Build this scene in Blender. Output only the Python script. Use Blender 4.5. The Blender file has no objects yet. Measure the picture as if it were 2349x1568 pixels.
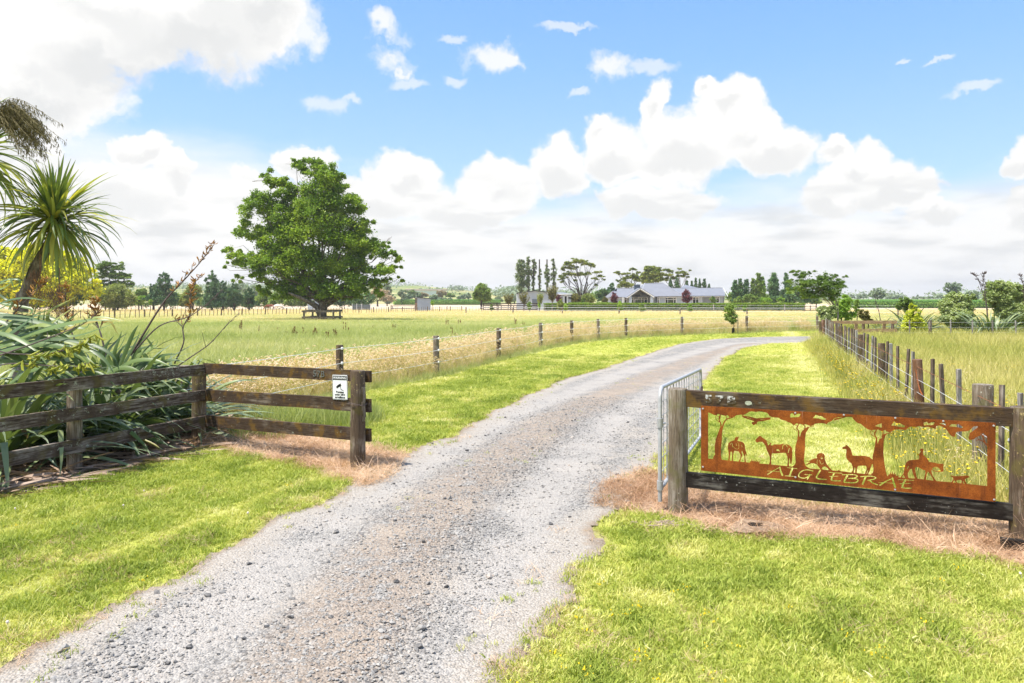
import bpy, bmesh, math, random
import numpy as np
from mathutils import Vector, Matrix, Euler
random.seed(7); RNG = np.random.default_rng(7)
SC = bpy.context.scene; COL = SC.collection
R = math.radians; PI = math.pi

# ------------------------------------------------------------------ camera, world, sun, exposure
F, CX, HY, CAMH = 1640.0, 1174.5, 684.0, 2.1      # focal length, centre and horizon in pixels of a 2349 px wide frame
cam_d = bpy.data.cameras.new('camera'); cam = bpy.data.objects.new('camera', cam_d); COL.objects.link(cam)
cam.location = (0, 0, CAMH); cam.rotation_euler = (R(90), 0, 0)
cam_d.sensor_width = 36; cam_d.lens = 36 * F / 2349; cam_d.shift_y = -(784 - HY) / 2349
cam_d.clip_start = 0.05; cam_d.clip_end = 9000
SC.camera = cam
SC.view_settings.view_transform = 'Standard'; SC.view_settings.look = 'None'
SC.view_settings.gamma = 1; SC.view_settings.use_curve_mapping = False
SC.view_settings.exposure = 1.8
SC.cycles.max_bounces = 6; SC.cycles.diffuse_bounces = 3; SC.cycles.glossy_bounces = 2
SC.cycles.transmission_bounces = 4; SC.cycles.transparent_max_bounces = 8
SC.cycles.sample_clamp_indirect = 4; SC.cycles.use_denoising = True
SC.render.film_transparent = False
SUN_EL, SUN_AZ = 66.0, -112.0       # azimuth from +Y towards +X: high, from the left and a little behind the camera

def nodes_of(tree):
    tree.nodes.clear(); return tree.nodes, tree.links
class NT:
    def __init__(s, tree): s.t = tree; tree.nodes.clear()
    def n(s, kind, **kw):
        nd = s.t.nodes.new(kind)
        for k, v in kw.items(): setattr(nd, k, v)
        return nd
    def l(s, a, b): s.t.links.new(a, b)
    def put(s, sock, v):
        if v is None: return
        if isinstance(v, bpy.types.NodeSocket): s.l(v, sock)
        elif isinstance(v, bpy.types.Node): s.l(v.outputs[0], sock)
        else:
            if isinstance(v, (tuple, list)) and sock.type == 'RGBA' and len(v) == 3: v = (*v, 1)
            sock.default_value = v
    def m(s, op, a, b=None, c=None, clamp=False):
        nd = s.n('ShaderNodeMath', operation=op, use_clamp=clamp)
        for i, v in enumerate((a, b, c)): s.put(nd.inputs[i], v) if v is not None else None
        return nd.outputs[0]
    def v(s, op, a, b=None, c=None):
        nd = s.n('ShaderNodeVectorMath', operation=op)
        for i, v in enumerate((a, b, c)):
            if v is not None: s.put(nd.inputs[i], v)
        return nd.outputs['Value'] if op in ('LENGTH', 'DOT_PRODUCT', 'DISTANCE') else nd.outputs['Vector']
    def mix(s, f, a, b, blend='MIX'):
        nd = s.n('ShaderNodeMix', data_type='RGBA', blend_type=blend)
        s.put(nd.inputs[0], f); s.put(nd.inputs[6], a); s.put(nd.inputs[7], b)
        return nd.outputs[2]
    def noise(s, vec, scale, detail=4, rough=.5, dim='3D', dist=0, w=None):
        nd = s.n('ShaderNodeTexNoise', noise_dimensions=dim)
        if vec is not None: s.l(vec, nd.inputs['Vector'])
        nd.inputs['Scale'].default_value = scale; nd.inputs['Detail'].default_value = detail
        nd.inputs['Roughness'].default_value = rough; nd.inputs['Distortion'].default_value = dist
        return nd
    def ss(s, x, a, b):
        nd = s.n('ShaderNodeMapRange', interpolation_type='SMOOTHSTEP')
        s.put(nd.inputs[0], x); nd.inputs[1].default_value = a; nd.inputs[2].default_value = b
        return nd.outputs[0]
    def lin(s, x, a, b, c=0, d=1):
        nd = s.n('ShaderNodeMapRange'); nd.clamp = True
        s.put(nd.inputs[0], x); nd.inputs[1].default_value = a; nd.inputs[2].default_value = b
        nd.inputs[3].default_value = c; nd.inputs[4].default_value = d
        return nd.outputs[0]
    def ramp(s, x, stops):
        nd = s.n('ShaderNodeValToRGB'); s.put(nd.inputs[0], x); e = nd.color_ramp.elements
        while len(e) < len(stops): e.new(.5)
        for i, (p, c) in enumerate(stops): e[i].position = p; e[i].color = (*c, 1)
        return nd.outputs[0]

# ---- world: clear sky with banks of cumulus laid out by direction
W = bpy.data.worlds.new('World'); SC.world = W; W.use_nodes = True
t = NT(W.node_tree)
sky = t.n('ShaderNodeTexSky', sky_type='NISHITA', sun_disc=False)
sky.sun_elevation = R(SUN_EL); sky.sun_rotation = R(SUN_AZ); sky.air_density = 1.0; sky.dust_density = .6; sky.ozone_density = 1.6
SKY_K = 0.07; CLOUD_L = 0.305
gen = t.n('ShaderNodeTexCoord').outputs['Generated']
dirv = t.v('NORMALIZE', gen)
sx = t.n('ShaderNodeSeparateXYZ'); t.l(dirv, sx.inputs[0])
az = t.m('ARCTAN2', sx.outputs[0], sx.outputs[1]); el = t.m('ARCSINE', sx.outputs[2])
cb = t.n('ShaderNodeCombineXYZ'); t.l(az, cb.inputs[0]); t.l(el, cb.inputs[1])
P0 = cb.outputs[0]
n1 = t.noise(dirv, 5.5, 2, .5); n2 = t.noise(dirv, 17, 5, .62)
def cent(nd, k): return t.v('SCALE', t.v('SUBTRACT', nd.outputs['Color'], (.5, .5, .5))), k
def warp(p, nd, k):
    d = t.v('SUBTRACT', nd.outputs['Color'], (.5, .5, .5)); sc = t.n('ShaderNodeVectorMath', operation='SCALE')
    t.l(d, sc.inputs[0]); sc.inputs['Scale'].default_value = k
    return t.v('ADD', p, sc.outputs[0])
P1 = warp(warp(P0, n1, .085), n2, .062)
BL = [  # cumulus heads: centre and radii in frame pixels (2349 wide), turned into angles
 (180,20,380,120),(500,30,200,125),(90,170,190,150),(50,300,130,110),(620,70,70,45),
 (335,352,52,42),(390,410,50,55),(250,440,150,75),(120,430,130,75),
 (590,440,70,55),(700,385,62,42),(905,432,84,58),(800,480,170,50),
 (1120,440,85,62),(1270,400,85,62),(1060,480,130,52),
 (1410,350,80,78),(1370,300,44,40),(1500,235,34,62),(1560,330,120,90),(1650,225,80,52),(1600,182,30,20),(1760,330,110,62),(1700,290,90,60),(1500,460,130,50),
 (1925,350,52,34),(1985,395,85,50),(2075,440,95,50),(2150,490,80,30),(1930,440,90,42),
 (2335,360,34,48),(2345,450,50,42),
 ]
PUFF = [(885,58,58,30),(905,128,46,34),(930,150,30,16),(1128,136,74,38),(1175,150,50,22),(1385,146,66,38),(700,90,60,60)]
WISP = [(1040,85,40,10),(945,190,44,14),(1040,182,34,12),(795,232,26,10),(2240,203,60,9),(2160,135,30,6),(1330,212,26,8),(1490,155,60,16),(740,240,50,20),(2080,135,26,6),(1300,60,60,8)]
def ang(px, py):
    a = math.atan((px - CX) / F); return a, math.atan((HY - py) / F * math.cos(a))
def field(P, items, shift=0.0, sm=.10):
    acc = None
    for (x, y, rx, ry) in items:
        a, e = ang(x, y); ra, re = rx / F * math.cos(a) ** 1.6, ry / F * math.cos(a)
        e += shift * re
        nd = t.n('ShaderNodeVectorMath', operation='MULTIPLY_ADD'); t.l(P, nd.inputs[0])
        nd.inputs[1].default_value = (1 / ra, 1 / re, 0); nd.inputs[2].default_value = (-a / ra, -e / re, 0)
        d = t.v('LENGTH', nd.outputs[0])
        if acc is None: acc = d
        else:
            mn = t.n('ShaderNodeMath', operation='SMOOTH_MIN'); t.l(acc, mn.inputs[0]); t.l(d, mn.inputs[1]); mn.inputs[2].default_value = sm
            acc = mn.outputs[0]
    return acc
dA = field(P1, BL); dB = field(P1, BL, .55, .3)
n3 = t.noise(P1, 26, 6, .6)
n5 = t.noise(P1, 75, 4, .6)
fld = t.m('ADD', t.m('ADD', dA, t.m('MULTIPLY', t.m('SUBTRACT', n3.outputs[0], .5), .75)), t.m('MULTIPLY', t.m('SUBTRACT', n5.outputs[0], .5), .22))
m_c = t.ss(fld, 1.22, .84)
# beyond the frame the same kind of broken cumulus goes on
n4 = t.noise(t.v('MULTIPLY', dirv, (1, 1, 1.9)), 2.6, 7, .58)
out_of = t.m('MAXIMUM', t.ss(t.m('ABSOLUTE', az), .68, .85), t.ss(el, .46, .62))
m_o = t.m('MULTIPLY', t.ss(n4.outputs[0], .50, .60), out_of)
dW = field(warp(P0, n2, .06), WISP)
dP = field(warp(P1, n2, .03), PUFF); m_p = t.ss(t.m('ADD', dP, t.m('MULTIPLY', t.m('SUBTRACT', n3.outputs[0], .5), 1.9)), 1.12, .25); m_p = t.m('MULTIPLY', m_p, .85)
m_w = t.m('MULTIPLY', t.ss(t.m('ADD', dW, t.m('MULTIPLY', t.m('SUBTRACT', n3.outputs[0], .5), 1.2)), 1.25, .5), .55)
# low layered bank towards the horizon
lay = t.noise(t.v('MULTIPLY', P0, (1, 3.4, 1)), 6.5, 5, .55)
eln = t.m('ADD', el, t.m('MULTIPLY', t.m('SUBTRACT', lay.outputs[0], .5), .10))
m_b = t.ss(t.m('ADD', eln, t.m('MULTIPLY', t.ss(az, -.02, -.42), -.055)), .170, .080)
cmask = t.m('MAXIMUM', t.m('MAXIMUM', t.m('MAXIMUM', m_c, m_p), m_b), t.m('MAXIMUM', m_o, m_w))
# cloud light: tops bright, undersides soft grey
sh = t.m('SUBTRACT', dB, dA)                       # large below the middle of a head
grey = t.m('MULTIPLY', t.ss(t.m('ADD', sh, t.m('MULTIPLY', t.m('SUBTRACT', n3.outputs[0], .5), .5)), .05, .50), t.ss(dA, 1.05, .7))
layg = t.ss(t.noise(t.v('MULTIPLY', P0, (1, 4.2, 1)), 9.5, 4, .5).outputs[0], .46, .68)
layg = t.m('MULTIPLY', layg, t.ss(el, .20, .10))
dG = field(warp(P1, n2, .05), [(430,120,260,62),(250,165,170,60),(600,60,90,60),(120,250,120,60)]); gG = t.m('MULTIPLY', t.ss(dG, 1.25, .2), .8)
gsum = t.m('MAXIMUM', gG, t.m('MAXIMUM', t.m('MULTIPLY', grey, .55), t.m('MULTIPLY', layg, .8)), clamp=True)
ccol = t.mix(gsum, (CLOUD_L * 1.0, CLOUD_L * .99, CLOUD_L * .97), (CLOUD_L * .73, CLOUD_L * .742, CLOUD_L * .745))
skc = t.n('ShaderNodeMix', data_type='RGBA', blend_type='MULTIPLY'); skc.inputs[0].default_value = 1
t.l(sky.outputs[0], skc.inputs[6]); skc.inputs[7].default_value = (SKY_K * .86, SKY_K * .92, SKY_K * 1.25, 1)
KS_ = 1 / 2 ** 1.8
base_ = t.ramp(t.lin(el, 0, .5), [(0, (.80 * KS_, .90 * KS_, .97 * KS_)), (.30, (.48 * KS_, .75 * KS_, .98 * KS_)), (.62, (.30 * KS_, .61 * KS_, .98 * KS_)), (1, (.18 * KS_, .47 * KS_, .96 * KS_))])
clear = t.mix(.72, skc.outputs[2], base_)
tot = t.mix(cmask, clear, ccol)
bg = t.n('ShaderNodeBackground'); t.l(tot, bg.inputs[0]); bg.inputs[1].default_value = 1.0
wo = t.n('ShaderNodeOutputWorld'); t.l(bg.outputs[0], wo.inputs[0])
W.cycles.sampling_method = 'MANUAL'; W.cycles.sample_map_resolution = 512

sun_d = bpy.data.lights.new('sun', 'SUN'); sun = bpy.data.objects.new('sun', sun_d); COL.objects.link(sun)
sun_d.energy = 2.4; sun_d.angle = R(1.5); sun_d.color = (1, .95, .87)
sd = Vector((math.sin(R(SUN_AZ)) * math.cos(R(SUN_EL)), math.cos(R(SUN_AZ)) * math.cos(R(SUN_EL)), math.sin(R(SUN_EL))))
sun.rotation_euler = sd.to_track_quat('Z', 'Y').to_euler()

# ------------------------------------------------------------------ terrain and pixel helpers
def gz(x, y):
    """height of the land: level round the gate, falling very gently beyond"""
    y = np.clip(y, 30, 170); return -.006 * (y - 30)
def X_at(px, d): return (px - CX) * d / F
def Z_at(py, d): return CAMH - (py - HY) * d / F
def G(px, py):
    """ground point seen at a pixel"""
    d = CAMH * F / max(py - HY, .8)
    for _ in range(30): d = (CAMH - float(gz(0, d))) * F / max(py - HY, .8)
    return (X_at(px, d), d)
# ------------------------------------------------------------------ mesh and object helpers
def tag(o, label=None, cat=None, group=None, kind=None):
    if label: o['label'] = label
    if cat: o['category'] = cat
    if group: o['group'] = group
    if kind: o['kind'] = kind
    return o
def empty(name, loc=(0, 0, 0), rz=0, label=None, cat=None, group=None):
    o = bpy.data.objects.new(name, None); COL.objects.link(o); o.location = loc; o.rotation_euler = (0, 0, rz)
    o.empty_display_size = .1
    return tag(o, label, cat, group)
def link(name, me, parent=None, loc=(0, 0, 0), rot=(0, 0, 0), scl=None):
    o = bpy.data.objects.new(name, me); COL.objects.link(o); o.location = loc; o.rotation_euler = rot
    if scl is not None: o.scale = scl if hasattr(scl, '__len__') else (scl,) * 3
    if parent is not None: o.parent = parent
    return o
def np_mesh(name, V, F4, mats=(), smooth=False, midx=None):
    """mesh from arrays; F4 is (n,4) or (n,3)"""
    V = np.asarray(V, np.float32); F4 = np.asarray(F4, np.int32); n, k = F4.shape
    me = bpy.data.meshes.new(name); me.vertices.add(len(V)); me.vertices.foreach_set('co', V.ravel())
    me.loops.add(n * k); me.loops.foreach_set('vertex_index', F4.ravel())
    me.polygons.add(n); me.polygons.foreach_set('loop_start', np.arange(n, dtype=np.int32) * k)
    me.polygons.foreach_set('use_smooth', np.full(n, smooth))
    for m in mats: me.materials.append(m)
    if midx is not None: me.polygons.foreach_set('material_index', np.asarray(midx, np.int32))
    me.update(calc_edges=True); return me
class MB:
    def __init__(s): s.v = []; s.f = []; s.mi = []; s.cur = 0
    def add(s, vs, fs):
        b = len(s.v); s.v += [tuple(map(float, p)) for p in vs]
        for f in fs: s.f.append(tuple(b + i for i in f)); s.mi.append(s.cur)
    def box(s, c, size, M=None, jit=0):
        hx, hy, hz = size[0] / 2, size[1] / 2, size[2] / 2; vs = []
        for z in (-hz, hz):
            for x, y in ((-hx, -hy), (hx, -hy), (hx, hy), (-hx, hy)):
                p = Vector((x + random.uniform(-jit, jit), y + random.uniform(-jit, jit), z + random.uniform(-jit, jit)))
                if M is not None: p = M @ p
                vs.append((p.x + c[0], p.y + c[1], p.z + c[2]))
        s.add(vs, [(3, 2, 1, 0), (4, 5, 6, 7), (0, 1, 5, 4), (1, 2, 6, 5), (2, 3, 7, 6), (3, 0, 4, 7)])
    def beam(s, a, b, w, h, up=(0, 0, 1), ext=0):
        """box from a to b, w wide across, h high"""
        a, b = Vector(a), Vector(b); d = (b - a).normalized(); side = d.cross(Vector(up)).normalized(); u = side.cross(d)
        a = a - d * ext; b = b + d * ext; vs = []
        for p in (a, b):
            for i, j in ((-1, -1), (1, -1), (1, 1), (-1, 1)): vs.append(p + side * (i * w / 2) + u * (j * h / 2))
        s.add(vs, [(0, 1, 2, 3), (7, 6, 5, 4), (0, 4, 5, 1), (1, 5, 6, 2), (2, 6, 7, 3), (3, 7, 4, 0)])
    def tube(s, pts, rad, n=6, cap=True):
        pts = [Vector(p) for p in pts]; rad = list(rad) if hasattr(rad, '__len__') else [rad] * len(pts)
        rings = []; prev = None
        for i, p in enumerate(pts):
            d = (pts[min(i + 1, len(pts) - 1)] - pts[max(i - 1, 0)]); d = d.normalized() if d.length > 1e-9 else Vector((0, 0, 1))
            if prev is None: ref = Vector((0, 0, 1)) if abs(d.z) < .9 else Vector((1, 0, 0)); u = d.cross(ref).normalized()
            else:
                u = prev - d * prev.dot(d); u = u.normalized() if u.length > 1e-6 else d.orthogonal().normalized()
            prev = u; w = d.cross(u)
            rings.append([p + (u * math.cos(2 * PI * k / n) + w * math.sin(2 * PI * k / n)) * rad[i] for k in range(n)])
        vs = [q for r in rings for q in r]; fs = []
        for i in range(len(rings) - 1):
            for k in range(n): a = i * n + k; b = i * n + (k + 1) % n; fs.append((a, b, b + n, a + n))
        if cap: fs += [tuple(range(n - 1, -1, -1)), tuple(range(len(vs) - n, len(vs)))]
        s.add(vs, fs)
    def poly(s, pts, d):
        """extruded polygon: front points, offset vector d"""
        n = len(pts); d = Vector(d); q = [Vector(p) for p in pts]; vs = q + [p + d for p in q]
        s.add(vs, [tuple(range(n)), tuple(range(2 * n - 1, n - 1, -1))] + [(i, n + i, n + (i + 1) % n, (i + 1) % n) for i in range(n)])
    def mesh(s, name, mats, smooth=False):
        me = bpy.data.meshes.new(name); me.from_pydata(s.v, [], s.f)
        for m in (mats if isinstance(mats, (list, tuple)) else [mats]): me.materials.append(m)
        me.polygons.foreach_set('material_index', s.mi)
        if smooth:
            me.polygons.foreach_set('use_smooth', [True] * len(s.f))
            me.set_sharp_from_angle(angle=R(40))
        me.update(); return me
    def obj(s, name, mats, parent=None, smooth=False): return link(name, s.mesh(name, mats, smooth), parent)

def catmull(P, n=6):
    P = [np.array(p, float) for p in P]; P = [2 * P[0] - P[1]] + P + [2 * P[-1] - P[-2]]; out = []
    for i in range(1, len(P) - 2):
        for k in range(n):
            u = k / n; a, b, c, d = P[i - 1], P[i], P[i + 1], P[i + 2]
            out.append(.5 * ((2 * b) + (-a + c) * u + (2 * a - 5 * b + 4 * c - d) * u * u + (-a + 3 * b - 3 * c + d) * u ** 3))
    out.append(P[-2]); return out

# ------------------------------------------------------------------ materials
def mat(name):
    m = bpy.data.materials.new(name); m.use_nodes = True; return m, NT(m.node_tree)
def finish(m, t, color, rough=.7, bump=None, bstr=.3, bdist=.01, metal=0, spec=.3, trans=None, transcol=None, normal=None):
    p = t.n('ShaderNodeBsdfPrincipled'); t.put(p.inputs['Base Color'], color); t.put(p.inputs['Roughness'], rough)
    p.inputs['Metallic'].default_value = metal; p.inputs['Specular IOR Level'].default_value = spec
    if bump is not None:
        b = t.n('ShaderNodeBump'); b.inputs['Strength'].default_value = bstr; b.inputs['Distance'].default_value = bdist
        t.put(b.inputs['Height'], bump); t.l(b.outputs[0], p.inputs['Normal'])
    o = t.n('ShaderNodeOutputMaterial'); sh = p.outputs[0]
    if trans:
        tr = t.n('ShaderNodeBsdfTranslucent'); t.put(tr.inputs[0], transcol if transcol is not None else color)
        mx = t.n('ShaderNodeMixShader'); mx.inputs[0].default_value = trans; t.l(sh, mx.inputs[1]); t.l(tr.outputs[0], mx.inputs[2]); sh = mx.outputs[0]
    t.l(sh, o.inputs[0]); return m
def objco(t): return t.n('ShaderNodeTexCoord').outputs['Object']
def genpos(t): return t.n('ShaderNodeNewGeometry').outputs['Position']
def sc3(a, k): return tuple(min(1, x * k) for x in a)

def leaf_mat(name, dark, mid, light, rough=.5, trans=.35, spec=.25, patch=.0):
    """leaf colours vary leaf by leaf (each leaf its own island) and in broad patches of growth"""
    m, t = mat(name); g = t.n('ShaderNodeNewGeometry'); r = g.outputs['Random Per Island']
    v = r
    if patch:
        nz = t.noise(g.outputs['Position'], patch, 3, .5)
        v = t.m('ADD', t.m('MULTIPLY', r, .5), t.m('MULTIPLY', t.ss(nz.outputs[0], .32, .68), .5))
    c = t.ramp(v, [(0, dark), (.5, mid), (1, light)])
    tc = t.mix(1.0, c, (1.15, 1.25, .55), 'MULTIPLY')
    return finish(m, t, c, rough, trans=trans, transcol=tc, spec=spec)
def inst_leaf(name, a, b, rough=.55, trans=.35, spec=.2, seed=None):
    """blade colour runs from a to b with the tint stored on each clump"""
    m, t = mat(name); at = t.n('ShaderNodeAttribute', attribute_type='INSTANCER', attribute_name='tint')
    r = t.n('ShaderNodeNewGeometry').outputs['Random Per Island']
    v = t.m('ADD', t.m('MULTIPLY', at.outputs['Fac'], .72), t.m('MULTIPLY', r, .28), clamp=True)
    c = t.ramp(v, [(0, a[0]), (.35, a[1]), (.7, b[0]), (1, b[1])])
    return finish(m, t, c, rough, trans=trans, transcol=t.mix(1.0, c, (1.1, 1.15, .6), 'MULTIPLY'), spec=spec)
def wood(name, base, worn, lichen=None, stretch=(1, 1, 14), amt=.5, lamt=.3, grain=26, axis=None, rough=.85, bstr=.5, green=None):
    m, t = mat(name); o = objco(t); info = t.n('ShaderNodeObjectInfo')
    off = t.n('ShaderNodeCombineXYZ'); t.l(t.m('MULTIPLY', info.outputs['Random'], 37.), off.inputs[0]); t.l(t.m('MULTIPLY', info.outputs['Random'], 17.), off.inputs[2])
    p = t.v('ADD', o, off.outputs[0])
    inv = tuple(1. / s for s in stretch); ps = t.v('MULTIPLY', p, inv)
    g1 = t.noise(ps, grain, 5, .65); g2 = t.noise(ps, grain * 3.2, 4, .7); blot = t.noise(p, 3.1, 4, .6); spots = t.noise(p, 24, 5, .72)
    v = t.m('ADD', t.m('MULTIPLY', g1.outputs[0], .6), t.m('MULTIPLY', g2.outputs[0], .4))
    f = t.m('MULTIPLY', t.ss(v, .42, .62), t.ss(blot.outputs[0], .60 - amt * .35, .82 - amt * .35))
    dk = t.mix(t.ss(g2.outputs[0], .35, .6), sc3(base, .55), base)
    c = t.mix(f, dk, worn)
    if green: c = t.mix(t.m('MULTIPLY', t.ss(t.noise(p, 5.3, 4, .6).outputs[0], .50, .66), .65), c, green)
    if lichen:
        c = t.mix(t.m('MULTIPLY', t.ss(spots.outputs[0], .64 - lamt * .12, .70 - lamt * .12), t.ss(t.noise(p, 2.3, 2, .5).outputs[0], .42, .6)), c, lichen)
    h = t.m('ADD', v, t.m('MULTIPLY', spots.outputs[0], .4))
    return finish(m, t, c, rough, bump=h, bstr=bstr, bdist=.012, spec=.15)
def plain(name, c, rough=.6, metal=0, var=.12, scale=8, bstr=.15, spec=.3):
    m, t = mat(name); n = t.noise(objco(t), scale, 4, .6)
    cc = t.mix(t.ss(n.outputs[0], .3, .7), sc3(c, 1 - var), sc3(c, 1 + var))
    return finish(m, t, cc, rough, bump=n.outputs[0], bstr=bstr, bdist=.004, metal=metal, spec=spec)

M = {}
M['rail'] = wood('rail_timber', (.080, .054, .040), (.30, .26, .225), (.38, .40, .31), stretch=(14, 1, 1), amt=.62, lamt=.45, green=(.115, .095, .03))
M['rail_mossy'] = wood('mossy_rail_timber', (.072, .047, .031), (.20, .165, .13), (.32, .34, .26), stretch=(14, 1, 1), amt=.35, lamt=.1, green=(.17, .095, .018))
M['rail_black'] = wood('charred_rail_timber', (.022, .017, .014), (.16, .15, .13), (.3, .3, .27), stretch=(10, 1, 1), amt=.42, lamt=.2)  # near-black timber of the lower sign beam and the offcut
M['post'] = wood('post_timber', (.17, .13, .09), (.30, .265, .22), (.40, .40, .33), amt=.75, lamt=.2, green=(.13, .12, .05))
M['post_dark'] = wood('dark_post_timber', (.115, .080, .054), (.28, .235, .185), (.42, .33, .14), amt=.5, lamt=.4, green=(.12, .10, .03))
M['post_rust'] = wood('reddish_post_timber', (.17, .085, .045), (.30, .22, .17), None, amt=.5)
M['batten'] = wood('grey_batten_timber', (.20, .175, .15), (.46, .44, .41), None, amt=.85)
M['batten_dark'] = wood('brown_batten_timber', (0.149, 0.111, 0.081), (0.365, 0.317, 0.270), None, amt=.6)
M['pine_rail'] = wood('new_pine_rail', (.42, .27, .14), (.56, .40, .24), None, stretch=(14, 1, 1), amt=.7, bstr=.2)
M['galv'] = plain('galvanised_steel', (.40, .405, .41), .5, .25, .10, 30, spec=.5)
M['wire'] = plain('galvanised_wire', (.60, .60, .59), .45, .2, .08, 60)
M['wire_rust'] = plain('rusty_wire', (.24, .10, .05), .8, 0, .3, 80)
M['rope'] = plain('white_fence_wire', (.80, .80, .79), .5, 0, .05, 60)
M['white'] = plain('white_plastic', (.82, .82, .81), .4, 0, .03, 20)
M['black'] = plain('black_paint', (.014, .014, .015), .5, 0, .1, 20)
M['chain'] = plain('rusty_chain', (.40, .12, .035), .8, .1, .3, 120)
M['bark'] = wood('tree_bark', (.12, .095, .07), (.32, .28, .23), (.36, .37, .30), stretch=(1, 1, 5), grain=9, amt=.6, lamt=.2)
M['bark_dark'] = wood('dark_tree_bark', (.06, .048, .036), (.17, .145, .12), None, stretch=(1, 1, 4), grain=6)
M['bark_pale'] = wood('pale_tree_bark', (.20, .165, .125), (.42, .37, .31), None, stretch=(1, 1, 4), grain=12, bstr=.9)
M['stem_dark'] = plain('dark_flower_stem', (.10, .072, .065), .6, 0, .35, 30)
M['pod'] = leaf_mat('seed_pod', (.10, .045, .012), (.42, .19, .035), (.52, .30, .08), trans=.15)
M['pod_green'] = leaf_mat('green_seed_pod', (.16, .19, .02), (.30, .33, .03), (.42, .40, .06), trans=.15)
M['straw'] = leaf_mat('dry_flax_leaf', (.17, .10, .065), (.33, .22, .155), (.52, .42, .33), trans=.12)

# ------------------------------------------------------------------ scatter: points carrying instances of small tufts or stones
PROTO = {}
def proto_coll(name, meshes):
    c = bpy.data.collections.new(name)
    for i, me in enumerate(meshes):
        o = bpy.data.objects.new(f'{name}', me); c.objects.link(o)
    return c
def scatter(name, coll, nproto, P, rot, scl, tint, label, cat=None, idx=None):
    n = len(P); me = bpy.data.meshes.new(name); me.vertices.add(n); me.vertices.foreach_set('co', np.asarray(P, np.float32).ravel())
    def att(nm, ty, arr, key):
        a = me.attributes.new(nm, ty, 'POINT'); a.data.foreach_set(key, np.ascontiguousarray(arr, dtype=np.int32 if ty == 'INT' else np.float32).ravel())
    att('rot', 'FLOAT_VECTOR', rot, 'vector')
    scl = np.asarray(scl, np.float32)
    if scl.ndim == 1: scl = np.repeat(scl[:, None], 3, 1)
    att('scl', 'FLOAT_VECTOR', scl, 'vector'); att('tint', 'FLOAT', tint, 'value')
    att('pick', 'INT', RNG.integers(0, nproto, n) if idx is None else idx, 'value')
    o = link(name, me); tag(o, label, cat, kind='stuff')
    ng = bpy.data.node_groups.new(name + '_scatter', 'GeometryNodeTree')
    ng.interface.new_socket('Geometry', in_out='INPUT', socket_type='NodeSocketGeometry')
    ng.interface.new_socket('Geometry', in_out='OUTPUT', socket_type='NodeSocketGeometry')
    N = ng.nodes.new; gi = N('NodeGroupInput'); go = N('NodeGroupOutput'); ip = N('GeometryNodeInstanceOnPoints'); ci = N('GeometryNodeCollectionInfo')
    ci.inputs['Collection'].default_value = coll; ci.inputs['Separate Children'].default_value = True; ci.inputs['Reset Children'].default_value = True
    def na(nm, ty):
        a = N('GeometryNodeInputNamedAttribute'); a.data_type = ty; a.inputs['Name'].default_value = nm; return a.outputs[0]
    L = ng.links.new
    L(gi.outputs[0], ip.inputs['Points']); L(ci.outputs[0], ip.inputs['Instance']); ip.inputs['Pick Instance'].default_value = True
    L(na('pick', 'INT'), ip.inputs['Instance Index']); L(na('scl', 'FLOAT_VECTOR'), ip.inputs['Scale'])
    er = N('FunctionNodeEulerToRotation'); L(na('rot', 'FLOAT_VECTOR'), er.inputs[0]); L(er.outputs[0], ip.inputs['Rotation'])
    L(ip.outputs[0], go.inputs[0])
    md = o.modifiers.new('scatter', 'NODES'); md.node_group = ng
    return o

def blades(n, hmin, hmax, w, lean, spread, segs=3, droop=.5, bias=(0, 0), matidx=0):
    """a tuft: n tapered bent blades"""
    V = []; Fc = []
    for _ in range(n):
        h = random.uniform(hmin, hmax); a = random.uniform(0, 2 * PI); l = lean * random.uniform(.2, 1)
        dx, dy = math.cos(a) * l + bias[0], math.sin(a) * l + bias[1]
        bx, by = random.gauss(0, spread), random.gauss(0, spread); ww = w * random.uniform(.7, 1.2)
        fa = random.uniform(0, PI); sx_, sy_ = math.cos(fa) * ww / 2, math.sin(fa) * ww / 2
        b = len(V)
        for k in range(segs + 1):
            u = k / segs; hh = h * (u - droop * .35 * u * u * min(1.5, math.hypot(dx, dy))); q = u ** 1.6
            wd = (1 - u ** 2.2) * .95 + .05
            x, y = bx + dx * h * q, by + dy * h * q
            V += [(x - sx_ * wd, y - sy_ * wd, hh), (x + sx_ * wd, y + sy_ * wd, hh)]
        for k in range(segs): i = b + 2 * k; Fc.append((i, i + 1, i + 3, i + 2))
    return V, Fc
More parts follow.
